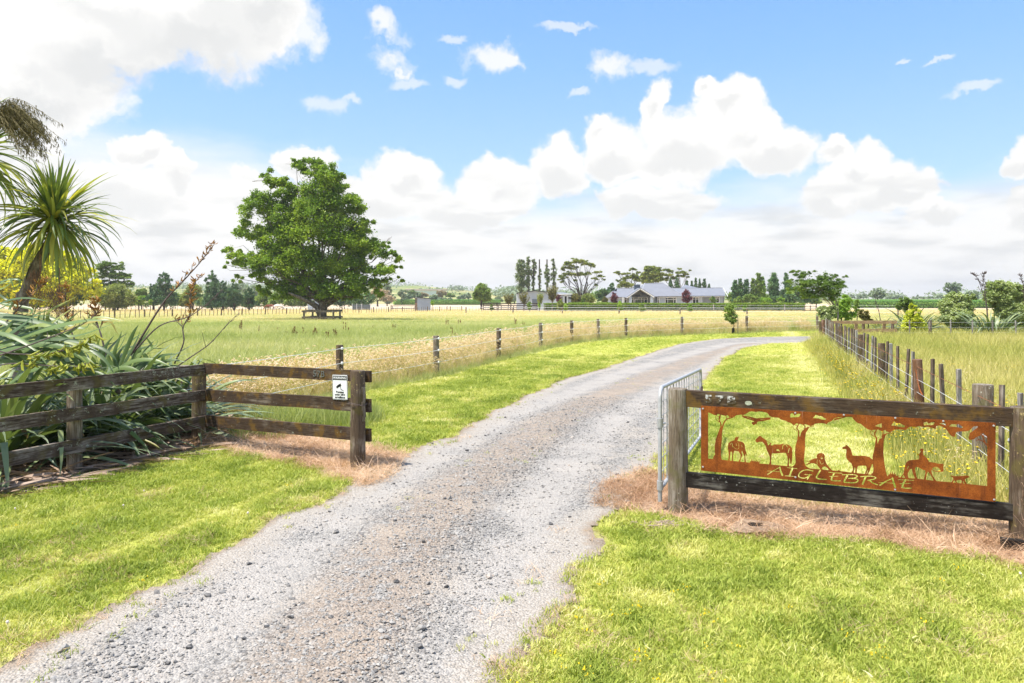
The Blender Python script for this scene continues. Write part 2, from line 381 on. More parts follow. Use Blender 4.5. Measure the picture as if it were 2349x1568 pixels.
def seedheads(n, hmin, hmax, lean, spread, hl, hr, bias=(0, 0)):
    """thin stems that carry a drooping feathery head"""
    V = []; Fc = []; H = []
    for _ in range(n):
        h = random.uniform(hmin, hmax); a = random.uniform(0, 2 * PI); l = lean * random.uniform(.2, 1)
        dx, dy = math.cos(a) * l + bias[0], math.sin(a) * l + bias[1]
        bx, by = random.gauss(0, spread), random.gauss(0, spread); b = len(V); pts = []
        for k in range(5):
            u = k / 4; pts.append((bx + dx * h * u ** 1.8, by + dy * h * u ** 1.8, h * (u - .12 * u * u)))
        w = .0022
        for p in pts: V += [(p[0] - w, p[1], p[2]), (p[0] + w, p[1], p[2])]
        for k in range(4): i = b + 2 * k; Fc.append((i, i + 1, i + 3, i + 2)); H.append(0)
        p = pts[-1]; dn = math.hypot(dx, dy) + 1e-6; ux, uy = dx / dn, dy / dn
        L_ = hl * random.uniform(.7, 1.2); b = len(V); prof = [(0, .25), (.3, 1), (.65, .8), (1, .08)]
        for (s_, r_) in prof:
            cx, cy, cz = p[0] + ux * L_ * s_ * .75, p[1] + uy * L_ * s_ * .75, p[2] + L_ * (.55 * s_ - .75 * s_ * s_)
            for k in range(3):
                an = 2 * PI * k / 3; V.append((cx - uy * math.cos(an) * hr * r_, cy + ux * math.cos(an) * hr * r_, cz + math.sin(an) * hr * r_))
        for q in range(3):
            for k in range(3):
                i = b + q * 3; Fc.append((i + k, i + (k + 1) % 3, i + 3 + (k + 1) % 3, i + 3 + k)); H.append(1)
    return V, Fc, H
def sample_poly_sdf(x, y, poly):
    """signed distance (negative inside) of points to a polygon"""
    x = np.asarray(x, float); y = np.asarray(y, float); P = np.asarray(poly, float); n = len(P)
    d2 = np.full(x.shape, 1e12); ins = np.zeros(x.shape, bool)
    for i in range(n):
        ax, ay = P[i]; bx, by = P[(i + 1) % n]; ex, ey = bx - ax, by - ay; L2 = ex * ex + ey * ey + 1e-12
        tt = np.clip(((x - ax) * ex + (y - ay) * ey) / L2, 0, 1)
        d2 = np.minimum(d2, (x - ax - tt * ex) ** 2 + (y - ay - tt * ey) ** 2)
        c = ((ay > y) != (by > y)) & (x < (bx - ax) * (y - ay) / (by - ay + 1e-12) + ax); ins ^= c
    return np.where(ins, -1, 1) * np.sqrt(d2)
def vnoise(x, y, s, seed=0):
    """cheap smooth value noise in numpy"""
    x = np.asarray(x) / s + seed * 17.3; y = np.asarray(y) / s + seed * 9.1
    xi = np.floor(x); yi = np.floor(y); fx = x - xi; fy = y - yi; fx = fx * fx * (3 - 2 * fx); fy = fy * fy * (3 - 2 * fy)
    def h(a, b): v = np.sin(a * 127.1 + b * 311.7 + seed * 7.7) * 43758.5453; return v - np.floor(v)
    return (h(xi, yi) * (1 - fx) + h(xi + 1, yi) * fx) * (1 - fy) + (h(xi, yi + 1) * (1 - fx) + h(xi + 1, yi + 1) * fx) * fy
# ------------------------------------------------------------------ zones of the ground (all in metres, traced on the ground plane)
def GP(lst): return [G(*p) for p in lst]
DRIVE = GP([(-300,1720),(0,1528),(190,1438),(400,1330),(540,1258),(650,1190),(750,1152),(820,1112),(862,1082),(905,1054),(960,1034),(1040,1002),(1110,958),(1200,915),(1300,870),(1390,845),(1480,815),(1560,790),(1640,778),(1740,773.5)]) + [(16, 40.2), (22, 40.6), (22, 35.6)] + GP([(1860,786),(1760,789),(1700,799),(1655,825),(1625,855),(1572,915),(1545,985),(1515,1045),(1462,1100),(1420,1160),(1368,1210),(1335,1290),(1290,1350),(1230,1430),(1175,1520),(1150,1620),(1100,1800)])
DRIVE = [DRIVE[0]] + DRIVE[1:]
DRIVE[0] = (-3.6, 2.2); DRIVE[-1] = (-.1, 2.2)
TRACK_C = GP([(700,1568),(870,1330),(1020,1150),(1180,1030),(1280,960),(1400,905),(1500,862),(1600,825),(1720,790)]) + [(20, 37.6)]
DRY_A = GP([(1400,1108),(1490,1085),(1590,1110),(1660,1128),(1760,1148),(1850,1158),(2000,1178),(2200,1188),(2349,1195)]) + [(6.5,5.9),(6.5,4.9)] + GP([(2349,1300),(2200,1268),(2050,1245),(1900,1238),(1760,1232),(1650,1212),(1550,1190),(1470,1175),(1400,1160)])
DRY_B = GP([(470,985),(600,997),(720,1003),(800,1012),(850,1026),(905,1042),(900,1075),(840,1108),(790,1088),(700,1063),(600,1044),(480,1032),(430,1025)])
LITTER = [(-4.25, 9.75), (-4.95, 8.55), (-5.75, 7.25), (-7.2, 5.6), (-9, 4.5), (-14, 6), (-14, 13), (-8, 14.5), (-5.3, 13.2), (-4.6, 11.4)]
WF = [(-5.10, 11.1), (-3.77, 15.65), (-2.06, 19.5), (-.47, 24.5), (1.19, 29.7), (2.78, 33.4), (4.37, 36.3), (6.15, 38.6), (9.93, 41.8), (14.74, 44.9), (20.5, 48.0)]   # white wire fence
PADDOCK = [(x + .42, y - .42) for x, y in WF] + [(60, 62), (900, 300), (3000, 3000), (-3000, 3000), (-3000, 0), (-30, 4), (-14, 13), (-8, 14.5), (-5.4, 13.4)]
def bf(y): return 5.69 + .362 * (y - 9.07)              # batten fence line on the right
RFIELD = [(bf(2) - .25, 2), (bf(9) - .45, 9), (bf(20) - .45, 20), (bf(33) - .5, 33), (14.0, 33.6), (90, 34), (90, 2)]
RFAR = [(20.8, 48), (60, 61), (900, 298), (900, 30), (90, 34), (16.5, 33.6), (17.6, 35.2), (24, 35), (24, 41.5), (20.8, 43)]
def sdfs(x, y):
    wob = (vnoise(x, y, .5, 1) - .5) * .26 + (vnoise(x, y, .16, 2) - .5) * .12
    wide = (vnoise(x, y, 1.1, 5) - .5) * .5
    return dict(drive=sample_poly_sdf(x, y, DRIVE) + wob * .7, dry=np.minimum(sample_poly_sdf(x, y, DRY_A), sample_poly_sdf(x, y, DRY_B)) + wob,
                lit=sample_poly_sdf(x, y, LITTER) + wob, pad=sample_poly_sdf(x, y, PADDOCK) + wob * .8,
                rf=np.minimum(sample_poly_sdf(x, y, RFIELD), sample_poly_sdf(x, y, RFAR)) + wide * .4)
def micro(x, y):
    near = np.clip((22 - np.hypot(x, y - 4)) / 8, 0, 1)
    return ((vnoise(x, y, .9, 3) - .5) * .035 + (vnoise(x, y, .33, 4) - .5) * .012) * near
# --- ground sheet, finer near the gate
N_ = 460; u = np.linspace(-1, 1, N_); gx = 1.9 * np.sinh(8.2 * u); gy = 1.9 * np.sinh(8.2 * u) + 9
XX, YY = np.meshgrid(gx, gy); ZZ = gz(XX, YY)
S = sdfs(XX.ravel(), YY.ravel())
mic = micro(XX, YY); flat = np.clip(S['drive'].reshape(XX.shape) / .3 + .2, 0, 1)
ZZ = ZZ + mic * flat - .03 * (1 - flat)
# low rise of pale hills far behind
rise = np.clip((YY - 420) / 500, 0, 1) * np.clip((140 - XX) / 260, 0, 1); ZZ = ZZ + rise * (13 + 9 * vnoise(XX, YY, 160, 6))
ii = np.arange(N_ * N_).reshape(N_, N_)
Fq = np.stack([ii[:-1, :-1], ii[:-1, 1:], ii[1:, 1:], ii[1:, :-1]], -1).reshape(-1, 4)
V = np.stack([XX, YY, ZZ], -1).reshape(-1, 3)
m, t = mat('ground_cover'); M['ground'] = m
pos = genpos(t)
def at(nm): return t.n('ShaderNodeAttribute', attribute_name=nm).outputs['Fac']
def at_d(nm, k=.10, s=9):
    return t.m('ADD', at(nm), t.m('MULTIPLY', t.m('SUBTRACT', t.noise(pos, s, 5, .65).outputs[0], .5), k * 2))
nA = t.noise(pos, 1.1, 5, .6); nB = t.noise(pos, 22, 6, .7); nC = t.noise(pos, .22, 4, .55); nD = t.noise(pos, 90, 3, .7)
lawn = t.ramp(t.m('ADD', t.m('MULTIPLY', nA.outputs[0], .6), t.m('MULTIPLY', nB.outputs[0], .4)), [(.3, (0.240, 0.276, 0.050)), (.5, (0.372, 0.391, 0.077)), (.68, (0.528, 0.460, 0.165))])
pad = t.ramp(t.m('ADD', t.m('MULTIPLY', nC.outputs[0], .5), t.m('MULTIPLY', nA.outputs[0], .5)), [(.34, (.25, .30, .085)), (.5, (.36, .38, .14)), (.66, (.46, .44, .22))])
dryf = t.ramp(t.m('ADD', t.m('MULTIPLY', nC.outputs[0], .5), t.m('MULTIPLY', nA.outputs[0], .5)), [(.34, (.27, .25, .085)), (.5, (.38, .31, .13)), (.66, (.46, .36, .20))])
pinkdry = t.ramp(nC.outputs[0], [(.36, (.42, .36, .20)), (.55, (.56, .43, .30)), (.7, (.60, .48, .37))])
soil = t.mix(t.ss(nB.outputs[0], .38, .62), (.20, .15, .11), (.33, .272, .215))
straw = t.mix(t.ss(t.noise(t.v('MULTIPLY', pos, (1, 2.2, 1)), 40, 5, .75).outputs[0], .38, .60), (.28, .18, .12), (.52, .38, .27))
lit = t.mix(t.ss(t.noise(t.v('MULTIPLY', pos, (.5, 3, 1)), 26, 5, .75).outputs[0], .42, .62), (.05, .032, .022), (.26, .185, .14))
sp = t.n('ShaderNodeSeparateXYZ'); t.l(pos, sp.inputs[0])
far = t.ss(t.m('ADD', sp.outputs[1], t.m('MULTIPLY', t.m('SUBTRACT', nC.outputs[0], .5), 50)), 62, 96)
padc = t.mix(far, pad, pinkdry)
vfar = t.ss(sp.outputs[1], 300, 420); padc = t.mix(vfar, padc, t.ramp(t.noise(pos, .012, 4, .5).outputs[0], [(.42, (.16, .20, .06)), (.55, (.42, .37, .17)), (.6, (.20, .24, .08))]))
c = t.mix(t.ss(at_d('sd_pad'), .05, -.05), lawn, padc)
c = t.mix(t.ss(at_d('sd_rf'), .05, -.05), c, t.mix(t.ss(sp.outputs[1], 40, 60), dryf, pinkdry))
c = t.mix(t.ss(at_d('sd_dry', .14), .06, -.06), c, straw)
c = t.mix(t.ss(at_d('sd_lit', .14), .06, -.06), c, lit)
c = t.mix(t.ss(at_d('sd_drive', .16, 6), .16, -.02), c, soil)
finish(m, t, c, .95, bump=t.m('ADD', nB.outputs[0], t.m('MULTIPLY', nD.outputs[0], .5)), bstr=.6, bdist=.03, spec=.05)
me = np_mesh('ground', V, Fq, [m], True)
for k, nm in (('drive', 'sd_drive'), ('dry', 'sd_dry'), ('lit', 'sd_lit'), ('pad', 'sd_pad'), ('rf', 'sd_rf')):
    a = me.attributes.new(nm, 'FLOAT', 'POINT'); a.data.foreach_set('value', np.clip(S[k], -2, 2).astype(np.float32))
tag(link('ground', me), kind='structure')

# --- driveway sheet
st = .07; xs = np.arange(-5.5, 20, st); ys = np.arange(2.2, 41, st)
XX, YY = np.meshgrid(xs, ys); sd_ = sdfs(XX.ravel(), YY.ravel())['drive'].reshape(XX.shape)
T = np.array(TRACK_C); dc = np.full(XX.shape, 1e9); side = np.zeros(XX.shape)
for i in range(len(T) - 1):
    a, b = T[i], T[i + 1]; e = b - a; L2 = e @ e; tt = np.clip(((XX - a[0]) * e[0] + (YY - a[1]) * e[1]) / L2, 0, 1)
    d2 = np.hypot(XX - a[0] - tt * e[0], YY - a[1] - tt * e[1]); dc = np.minimum(dc, d2)
Zt = .006 + .022 * np.exp(-(dc / .42) ** 2) - .016 * np.exp(-((dc - .85) / .35) ** 2) + (vnoise(XX, YY, .7, 8) - .5) * .014 + (vnoise(XX, YY, .12, 9) - .5) * .006
Zt = np.where(sd_ > -.15, Zt * np.clip(-sd_ / .15, 0, 1) - .004, Zt) + gz(XX, YY)
def Zdrive(x, y): return Zt[np.clip(((y - 2.2) / st).astype(int), 0, Zt.shape[0] - 1), np.clip(((x + 5.5) / st).astype(int), 0, Zt.shape[1] - 1)]
def Fdc(x, y): return dc[np.clip(((y - 2.2) / st).astype(int), 0, Zt.shape[0] - 1), np.clip(((x + 5.5) / st).astype(int), 0, Zt.shape[1] - 1)]
inside = sd_ < .10; keep = inside[:-1, :-1] & inside[1:, 1:] & inside[:-1, 1:] & inside[1:, :-1]
ii = np.arange(XX.size).reshape(XX.shape); Fq = np.stack([ii[:-1, :-1], ii[:-1, 1:], ii[1:, 1:], ii[1:, :-1]], -1)[keep]
used, inv = np.unique(Fq.ravel(), return_inverse=True)
V = np.stack([XX, YY, Zt], -1).reshape(-1, 3)[used]
m, t = mat('driveway_gravel'); pos = genpos(t); sdv = t.n('ShaderNodeAttribute', attribute_name='sd').outputs['Fac']; dcv = t.n('ShaderNodeAttribute', attribute_name='dc').outputs['Fac']
vo = t.n('ShaderNodeTexVoronoi'); t.l(pos, vo.inputs['Vector']); vo.inputs['Scale'].default_value = 62; vo.inputs['Randomness'].default_value = 1
vo2 = t.n('ShaderNodeTexVoronoi'); t.l(pos, vo2.inputs['Vector']); vo2.inputs['Scale'].default_value = 34
sepc = t.n('ShaderNodeSeparateColor'); t.l(vo.outputs['Color'], sepc.inputs[0]); sepd = t.n('ShaderNodeSeparateColor'); t.l(vo2.outputs['Color'], sepd.inputs[0])
stone = t.ramp(sepc.outputs[0], [(0, (0.126, 0.121, 0.113)), (.35, (0.237, 0.225, 0.209)), (.7, (0.321, 0.306, 0.284)), (1, (0.401, 0.373, 0.339))])
stone = t.mix(t.m('MULTIPLY', t.ss(sepd.outputs[0], .90, .95), .7), stone, (.07, .075, .085))
n1 = t.noise(pos, 1.3, 5, .62); n2 = t.noise(pos, 7, 6, .7); n3_ = t.noise(pos, 45, 3, .7)
fine = t.mix(t.ss(n3_.outputs[0], .4, .6), (0.299, 0.263, 0.223), (0.409, 0.373, 0.329))
brown = t.mix(t.ss(n3_.outputs[0], .35, .65), (0.233, 0.165, 0.112), (0.384, 0.298, 0.222))
e1 = t.m('ADD', sdv, t.m('MULTIPLY', t.m('SUBTRACT', n2.outputs[0], .5), .55))
c = t.mix(t.ss(t.m('ADD', n1.outputs[0], t.m('MULTIPLY', n2.outputs[0], .35)), .66, .82), stone, fine)
cen = t.m('MULTIPLY', t.ss(dcv, .66, .18), t.ss(t.m('ADD', n2.outputs[0], t.m('MULTIPLY', n1.outputs[0], .6)), .62, .80))
trk = t.m('MULTIPLY', t.m('MULTIPLY', t.ss(t.m('ABSOLUTE', t.m('SUBTRACT', dcv, .92)), .50, .12), t.ss(n1.outputs[0], .30, .50)), .8); c = t.mix(trk, c, t.mix(t.ss(n3_.outputs[0], .4, .6), (0.326, 0.299, 0.271), (0.411, 0.382, 0.348)))
c = t.mix(t.m('MULTIPLY', cen, .55), c, brown)
c = t.mix(t.ss(e1, -.46, -.16), c, fine)
c = t.mix(t.ss(e1, -.10, .06), c, soil_ := t.mix(t.ss(n2.outputs[0], .38, .62), (.20, .15, .11), (.33, .272, .215)))
finish(m, t, c, .9, bump=t.m('ADD', t.m('MULTIPLY', vo.outputs['Distance'], -1.2), n2.outputs[0]), bstr=.9, bdist=.012, spec=.12)
me = np_mesh('driveway', V, inv.reshape(-1, 4), [m], True)
a = me.attributes.new('sd', 'FLOAT', 'POINT'); a.data.foreach_set('value', sd_.ravel()[used].astype(np.float32))
a = me.attributes.new('dc', 'FLOAT', 'POINT'); a.data.foreach_set('value', np.clip(dc.ravel()[used], 0, 3).astype(np.float32))
tag(link('driveway', me), kind='structure')

# ------------------------------------------------------------------ grass, straw and gravel
def gz_full(x, y): return gz(x, y) + micro(x, y)
def in_view(x, y, mrg=.8):
    return (y > 2.6) & (np.abs(x) < y * .716 * 1.04 + mrg) & (y > 3.0)
GREEN = ((.13, .19, .020), (.22, .285, .030)); 
M['lawn_blade'] = inst_leaf('lawn_blade', ((0.19, 0.255, 0.040), (0.39, 0.45, 0.078)), ((0.64, 0.61, 0.19), (0.86, 0.82, 0.50)), trans=.30)
M['tall_blade'] = inst_leaf('tall_grass_blade', ((0.269, 0.330, 0.094), (0.426, 0.462, 0.165)), ((0.582, 0.561, 0.275), (0.762, 0.682, 0.473)), trans=.35)
M['gold_blade'] = inst_leaf('golden_grass_blade', ((0.297, 0.350, 0.064), (0.488, 0.477, 0.127)), ((0.636, 0.562, 0.212), (0.763, 0.668, 0.382)), trans=.35)
M['seed'] = inst_leaf('grass_seed_head', ((.60, .45, .34), (.74, .58, .45)), ((.83, .69, .56), (.87, .76, .66)), trans=.5)
M['straw_blade'] = inst_leaf('dead_grass_blade', ((.30, .165, .095), (.52, .33, .205)), ((.70, .49, .33), (.82, .66, .50)), trans=.2)
M['yellow'] = plain('yellow_petals', (.80, .58, .02), .6, 0, .1, 20); M['weed'] = leaf_mat('weed_leaf', (.05, .11, .02), (.10, .18, .03), (.2, .27, .06))
M['dock'] = leaf_mat('dock_seed_head', (.14, .05, .02), (.25, .10, .045), (.34, .17, .08), trans=.1)
def protos(name, gens, mats):
    out = []
    for g in gens:
        r = g(); V, Fc = r[0], r[1]; H = r[2] if len(r) > 2 else None
        out.append(np_mesh(name, V, Fc, mats, False, H))
    return proto_coll(name, out), len(out)
lawnP, nl = protos('lawn_tuft', [lambda: blades(13, .018, .060, .0072, 1.2, .024, 3, .9) for _ in range(9)], [M['lawn_blade']])
lawnW, nw_ = protos('lawn_tuft_wide', [lambda: blades(14, .035, .085, .010, 1.0, .05, 3, .8) for _ in range(6)], [M['lawn_blade']])
tallP, nt_ = protos('tall_grass', [lambda: blades(26, .18, .50, .011, .55, .09, 3, .5, (-.14, 0)) for _ in range(8)], [M['tall_blade']])
goldP, ng_ = protos('golden_grass', [lambda: blades(24, .16, .46, .010, .6, .10, 3, .5, (-.10, 0)) for _ in range(8)], [M['gold_blade']])
def seedtuft(nb, ns, hmin, hmax, hl, hr, lean=.45, bias=(-.3, 0), pale=.35):
    V, Fc = blades(nb, hmin * .5, hmax * .75, .008, lean, .07, 3, .5, (bias[0] * .6, 0)); H = [int(random.random() < pale) for _ in range(len(Fc) // 3) for _q in range(3)]
    V2, F2, H2 = seedheads(ns, hmin, hmax, lean, .08, hl, hr, bias); b = len(V)
    return V + V2, Fc + [tuple(i + b for i in f) for f in F2], H + H2
seedK, nsk = protos('pink_dry_grass', [lambda: seedtuft(18, 8, .40, .66, .09, .006, pale=.9) for _ in range(6)], [M['gold_blade'], M['seed']])
seedF, nsf = protos('fine_seed_grass', [lambda: seedtuft(14, 8, .40, .66, .09, .006) for _ in range(6)], [M['gold_blade'], M['seed']])
seedP, ns_ = protos('seed_grass', [lambda: seedtuft(13, 9, .50, .92, .16, .0115, .38, (-.26, 0), .85) for _ in range(8)], [M['gold_blade'], M['seed']])
strawP, nst = protos('straw_tuft', [lambda: blades(16, .05, .16, .0055, 2.6, .06, 3, 1.0) for _ in range(8)], [M['straw_blade']])

def pts(n, y0, y1, pw=1.0, xmax=None):
    """random ground points in the frame's wedge; density per area falls with distance by pw"""
    q = RNG.random(n); k = 2 - pw
    y = (y0 ** k + q * (y1 ** k - y0 ** k)) ** (1 / k) if abs(k) > 1e-6 else y0 * (y1 / y0) ** q
    x = (RNG.random(n) * 2 - 1) * (y * .75 + 1.5); return x, y
def place(x, y, sc, tl=.12, z=None):
    n = len(x); rot = np.stack([RNG.normal(0, tl, n), RNG.normal(0, tl, n), RNG.random(n) * 2 * PI], -1)
    return np.stack([x, y, gz_full(x, y) if z is None else z], -1), rot, sc
def stripes(x, y):
    s = (x - .335 * y) / 1.05 if True else 0
    return np.sin(s * PI * 2 / 2) * .5 + .5
def sample_line(x, y, a, b):
    dx, dy = b[0] - a[0], b[1] - a[1]; L = math.hypot(dx, dy); return ((x - a[0]) * dy - (y - a[1]) * dx) / L
# lawn
x, y = pts(320000, 3.1, 26, .9); S = sdfs(x, y)
bare = vnoise(x, y, .55, 11) * .6 + vnoise(x, y, .2, 12) * .4
ok = (S['drive'] > .06) & (S['dry'] > -.04) & (S['lit'] > .02) & (S['pad'] > -.1) & (S['rf'] > -.1)
edge = np.clip((S['drive'] - .05) / .35, 0, 1); ok &= RNG.random(len(x)) < .25 + .75 * edge
far_ = (y > 8.5) & (x > -2)
thin = vnoise(x, y, .8, 14) * .55 + vnoise(x, y, .25, 15) * .45
ok &= RNG.random(len(x)) < np.clip(1.5 - thin * 1.1, .25, 1)
x, y, S, thin = x[ok], y[ok], {k: v[ok] for k, v in S.items()}, thin[ok]
right_lawn = (y > 8.2) & (x > 1.9 + 0 * y)
strp = np.where(right_lawn | (y > 9.5), stripes(x, y), .5)
tint = .36 + (vnoise(x, y, 1.6, 21) - .5) * .42 + (vnoise(x, y, .35, 22) - .5) * .45 + RNG.normal(0, .10, len(x)) + (strp - .5) * .22 + right_lawn * .13
rutA = np.abs(sample_line(x, y, G(-60, 1392), G(640, 1128))); rutB = np.abs(sample_line(x, y, G(-60, 1240), G(520, 1085)))
rut = np.exp(-(rutA / .09) ** 2) + .6 * np.exp(-(rutB / .10) ** 2); rut *= (x < 0) & (y < 9.5); tint += rut * .38
tint += np.where(vnoise(x, y, .28, 24) > .76, -.22, 0) + np.where(vnoise(x, y, .4, 25) > .80, .35, 0)
dryp = np.exp(-((x - bf(y) + 1.35) / .55) ** 2) * right_lawn * (vnoise(x, y, 2.2, 23) > .25); tint += dryp * .45
tint += np.clip(.35 - S['drive'], 0, .3) * .7
sc = np.clip(.75 + y * .035, .8, 1.7) * RNG.uniform(.7, 1.25, len(x)) * np.where(right_lawn, .8, 1) * (1 - .45 * np.clip(rut, 0, 1)) * np.where(vnoise(x, y, .28, 24) > .74, 1.3, 1)
P, ro, sc = place(x, y, sc)
scatter('lawn_grass', lawnP, nl, P, ro, sc, np.clip(tint, 0, 1), 'short mown yellow green grass of the lawns on both sides of the gravel driveway', 'grass')
# broader blades and weeds lying in the near lawn
x, y = pts(26000, 3.1, 15, .9); S = sdfs(x, y); k_ = vnoise(x, y, .7, 31)
ok = (S['drive'] > -.02) & (S['dry'] > .0) & (S['lit'] > .0) & (S['pad'] > -.1) & (S['rf'] > -.1) & (k_ > .50); x, y = x[ok], y[ok]
P, ro, sc = place(x, y, RNG.uniform(.45, .85, len(x)), .3)
scatter('coarse_lawn_grass', lawnW, nw_, P, ro, sc, np.clip(.05 + RNG.random(len(x)) * .75 + (vnoise(x, y, .4, 33) > .7) * .25, 0, 1), 'coarser bright green blades standing up through the mown lawn', 'grass')
# lawn beyond, out to the bend
x, y = pts(60000, 15, 47, .6); S = sdfs(x, y)
ok = (S['drive'] > .1) & (S['pad'] > -.05) & (S['rf'] > -.1); x, y, sdr = x[ok], y[ok], S['drive'][ok]
strp = stripes(x, y); tint = .38 + (vnoise(x, y, 2.2, 41) - .5) * .5 + (strp - .5) * .25 + RNG.normal(0, .1, len(x)) + np.clip(.5 - sdr, 0, .4) * .5
tint += np.exp(-((x - bf(y) + 1.35) / .6) ** 2) * .45
P, ro, sc = place(x, y, RNG.uniform(1.0, 1.7, len(x)) * np.clip(y / 22, .9, 1.6) * np.array([1.0])); scz = np.stack([sc * 1.3, sc * 1.3, sc * .6], -1)
scatter('distant_lawn_grass', lawnP, nl, P, ro, scz, np.clip(tint, 0, 1), 'mown lawn beside the bend of the driveway near the white wire fence', 'grass')
# paddock grass behind the wire fence
x, y = pts(70000, 11.5, 110, .95); S = sdfs(x, y); ok = (S['pad'] < -.75) & (S['lit'] > .3); x, y = x[ok], y[ok]
tint = .36 + (vnoise(x, y, 7, 51) - .5) * .7 + (vnoise(x, y, 2, 52) - .5) * .3 + RNG.normal(0, .08, len(x)) + np.clip((y - 60) / 45, 0, 1) * .45
P, ro, sc = place(x, y, np.clip(.8 + y * .022, 1, 2.6) * RNG.uniform(.75, 1.2, len(x)), .10)
scz = np.stack([sc, sc, np.clip(sc * .72, .6, 1.0) * np.clip(1 - (y - 45) / 60, .5, 1)], -1)
scatter('paddock_grass', tallP, nt_, P, ro, scz, np.clip(tint, 0, 1), 'long pale green grass filling the paddock around the big tree', 'grass')
# seed-head grass: belt along the wire fence, far dry bands
WFa = np.array(WF)
def along(n, line, spread, off):
    seg = np.diff(line, axis=0); L = np.hypot(*seg.T); cum = np.concatenate([[0], np.cumsum(L)]); s = RNG.random(n) ** 1.25 * cum[-1]
    k = np.clip(np.searchsorted(cum, s) - 1, 0, len(seg) - 1); u_ = (s - cum[k]) / L[k]; p = line[k] + seg[k] * u_[:, None]
    nr = np.stack([-seg[k, 1], seg[k, 0]], -1) / L[k][:, None]; d = RNG.random(n) ** 1.1 * 1.75 - .16 if spread > .3 else RNG.normal(0, 1, n) * spread + off
    p = p + nr * d[:, None]; return (p[:, 0], p[:, 1], d) if spread > .3 else (p[:, 0], p[:, 1])
x, y, dd = along(7200, WFa, .55, .10); g_ = vnoise(x, y, .9, 61) * .6 + vnoise(x, y, .3, 62) * .4; ok = (RNG.random(len(x)) < np.clip((g_ - .30) * 2.6, .12, 1)) & (np.hypot(x + 5.2, y - 11.4) > 1.3); x, y, dd = x[ok], y[ok], dd[ok]
P, ro, sc = place(x, y, RNG.uniform(.70, 1.08, len(x)) * np.clip(.50 + (dd + .16) * .8, .42, 1) * np.clip(y / 30, 1, 1.1), .10)
scatter('dry_seed_grass', seedP, ns_, P, ro, sc, np.clip(.72 + RNG.normal(0, .2, len(x)) + (g_[ok] - .5) * .4, 0, 1), 'tall cream seed head grass growing along the white wire fence', 'grass')
x, y = along(1300, WFa, .12, -.28); P, ro, sc = place(x, y, RNG.uniform(.28, .55, len(x)), .15)
scatter('fence_line_grass', tallP, nt_, P, ro, sc, np.clip(.15 + RNG.random(len(x)) * .5, 0, 1), 'rough green grass at the foot of the white wire fence', 'grass')
x, y = pts(34000, 62, 175, .5); ok = (sdfs(x, y)['pad'] < -.3) & (vnoise(x, y, 8, 71) + (y - 62) / 90 > .55); x, y = x[ok], y[ok]
P, ro, sc = place(x, y, RNG.uniform(.9, 1.3, len(x)), .1); scz = np.stack([sc * 2.2, sc * 2.2, sc * .42], -1)
scatter('far_dry_grass', seedK, nsk, P, ro, scz, np.clip(.5 + RNG.normal(0, .2, len(x)), 0, 1), 'pinkish dry grass in the far paddocks between the batten fences', 'grass')
# right-hand field
x, y = pts(60000, 6, 47, .85); x = x + 0; S = sdfs(x, y); ok = (S['rf'] < -.02) & (x > 0) & (y > 7.75 - .343 * (x - 1.64)); x, y = x[ok], y[ok]
tint = .42 + (vnoise(x, y, 2.6, 81) - .5) * .7 + RNG.normal(0, .12, len(x))
P, ro, sc = place(x, y, np.clip(.9 + y * .02, 1, 1.7) * RNG.uniform(.75, 1.2, len(x)), .12)
scatter('golden_field_grass', goldP, ng_, P, ro, sc, np.clip(tint, 0, 1), 'long golden green grass in the field behind the batten fence', 'grass')
x, y = pts(9000, 6, 40, .85); S = sdfs(x, y); ok = (S['rf'] < -.02) & (x > 0) & (y > 7.75 - .343 * (x - 1.64)); x, y = x[ok], y[ok]
P, ro, sc = place(x, y, RNG.uniform(.5, .8, len(x)), .12)
scatter('field_seed_grass', seedF, nsf, P, ro, sc, np.clip(.6 + RNG.normal(0, .15, len(x)), 0, 1), 'cream seed heads above the golden field grass', 'grass')
# rough strip at the foot of the batten fence
yy = RNG.uniform(6.9, 33, 5000); xx = bf(yy) - .35 + RNG.normal(0, .22, len(yy)); P, ro, sc = place(xx, yy, RNG.uniform(.35, .75, len(yy)), .15)
scatter('batten_fence_grass', goldP, ng_, P, ro, sc, np.clip(.12 + RNG.random(len(yy)) * .7, 0, 1), 'uncut grass and weeds at the foot of the batten fence', 'grass')
# dead grass
x, y = pts(110000, 4.6, 13, .9); S = sdfs(x, y); ok = (S['dry'] < .08) & (S['drive'] > -.30) & (RNG.random(len(x)) < .3 + vnoise(x, y, .45, 91)); x, y = x[ok], y[ok]
P, ro, sc = place(x, y, RNG.uniform(.45, 1.0, len(x)), .35); sc = np.stack([sc, sc, sc * .62], -1)
scatter('dead_grass', strawP, nst, P, ro, sc, np.clip(.5 + (vnoise(x, y, .5, 92) - .5) * .9 + RNG.normal(0, .15, len(x)), 0, 1), 'dead sprayed brown grass lying under the gate fences', 'grass')
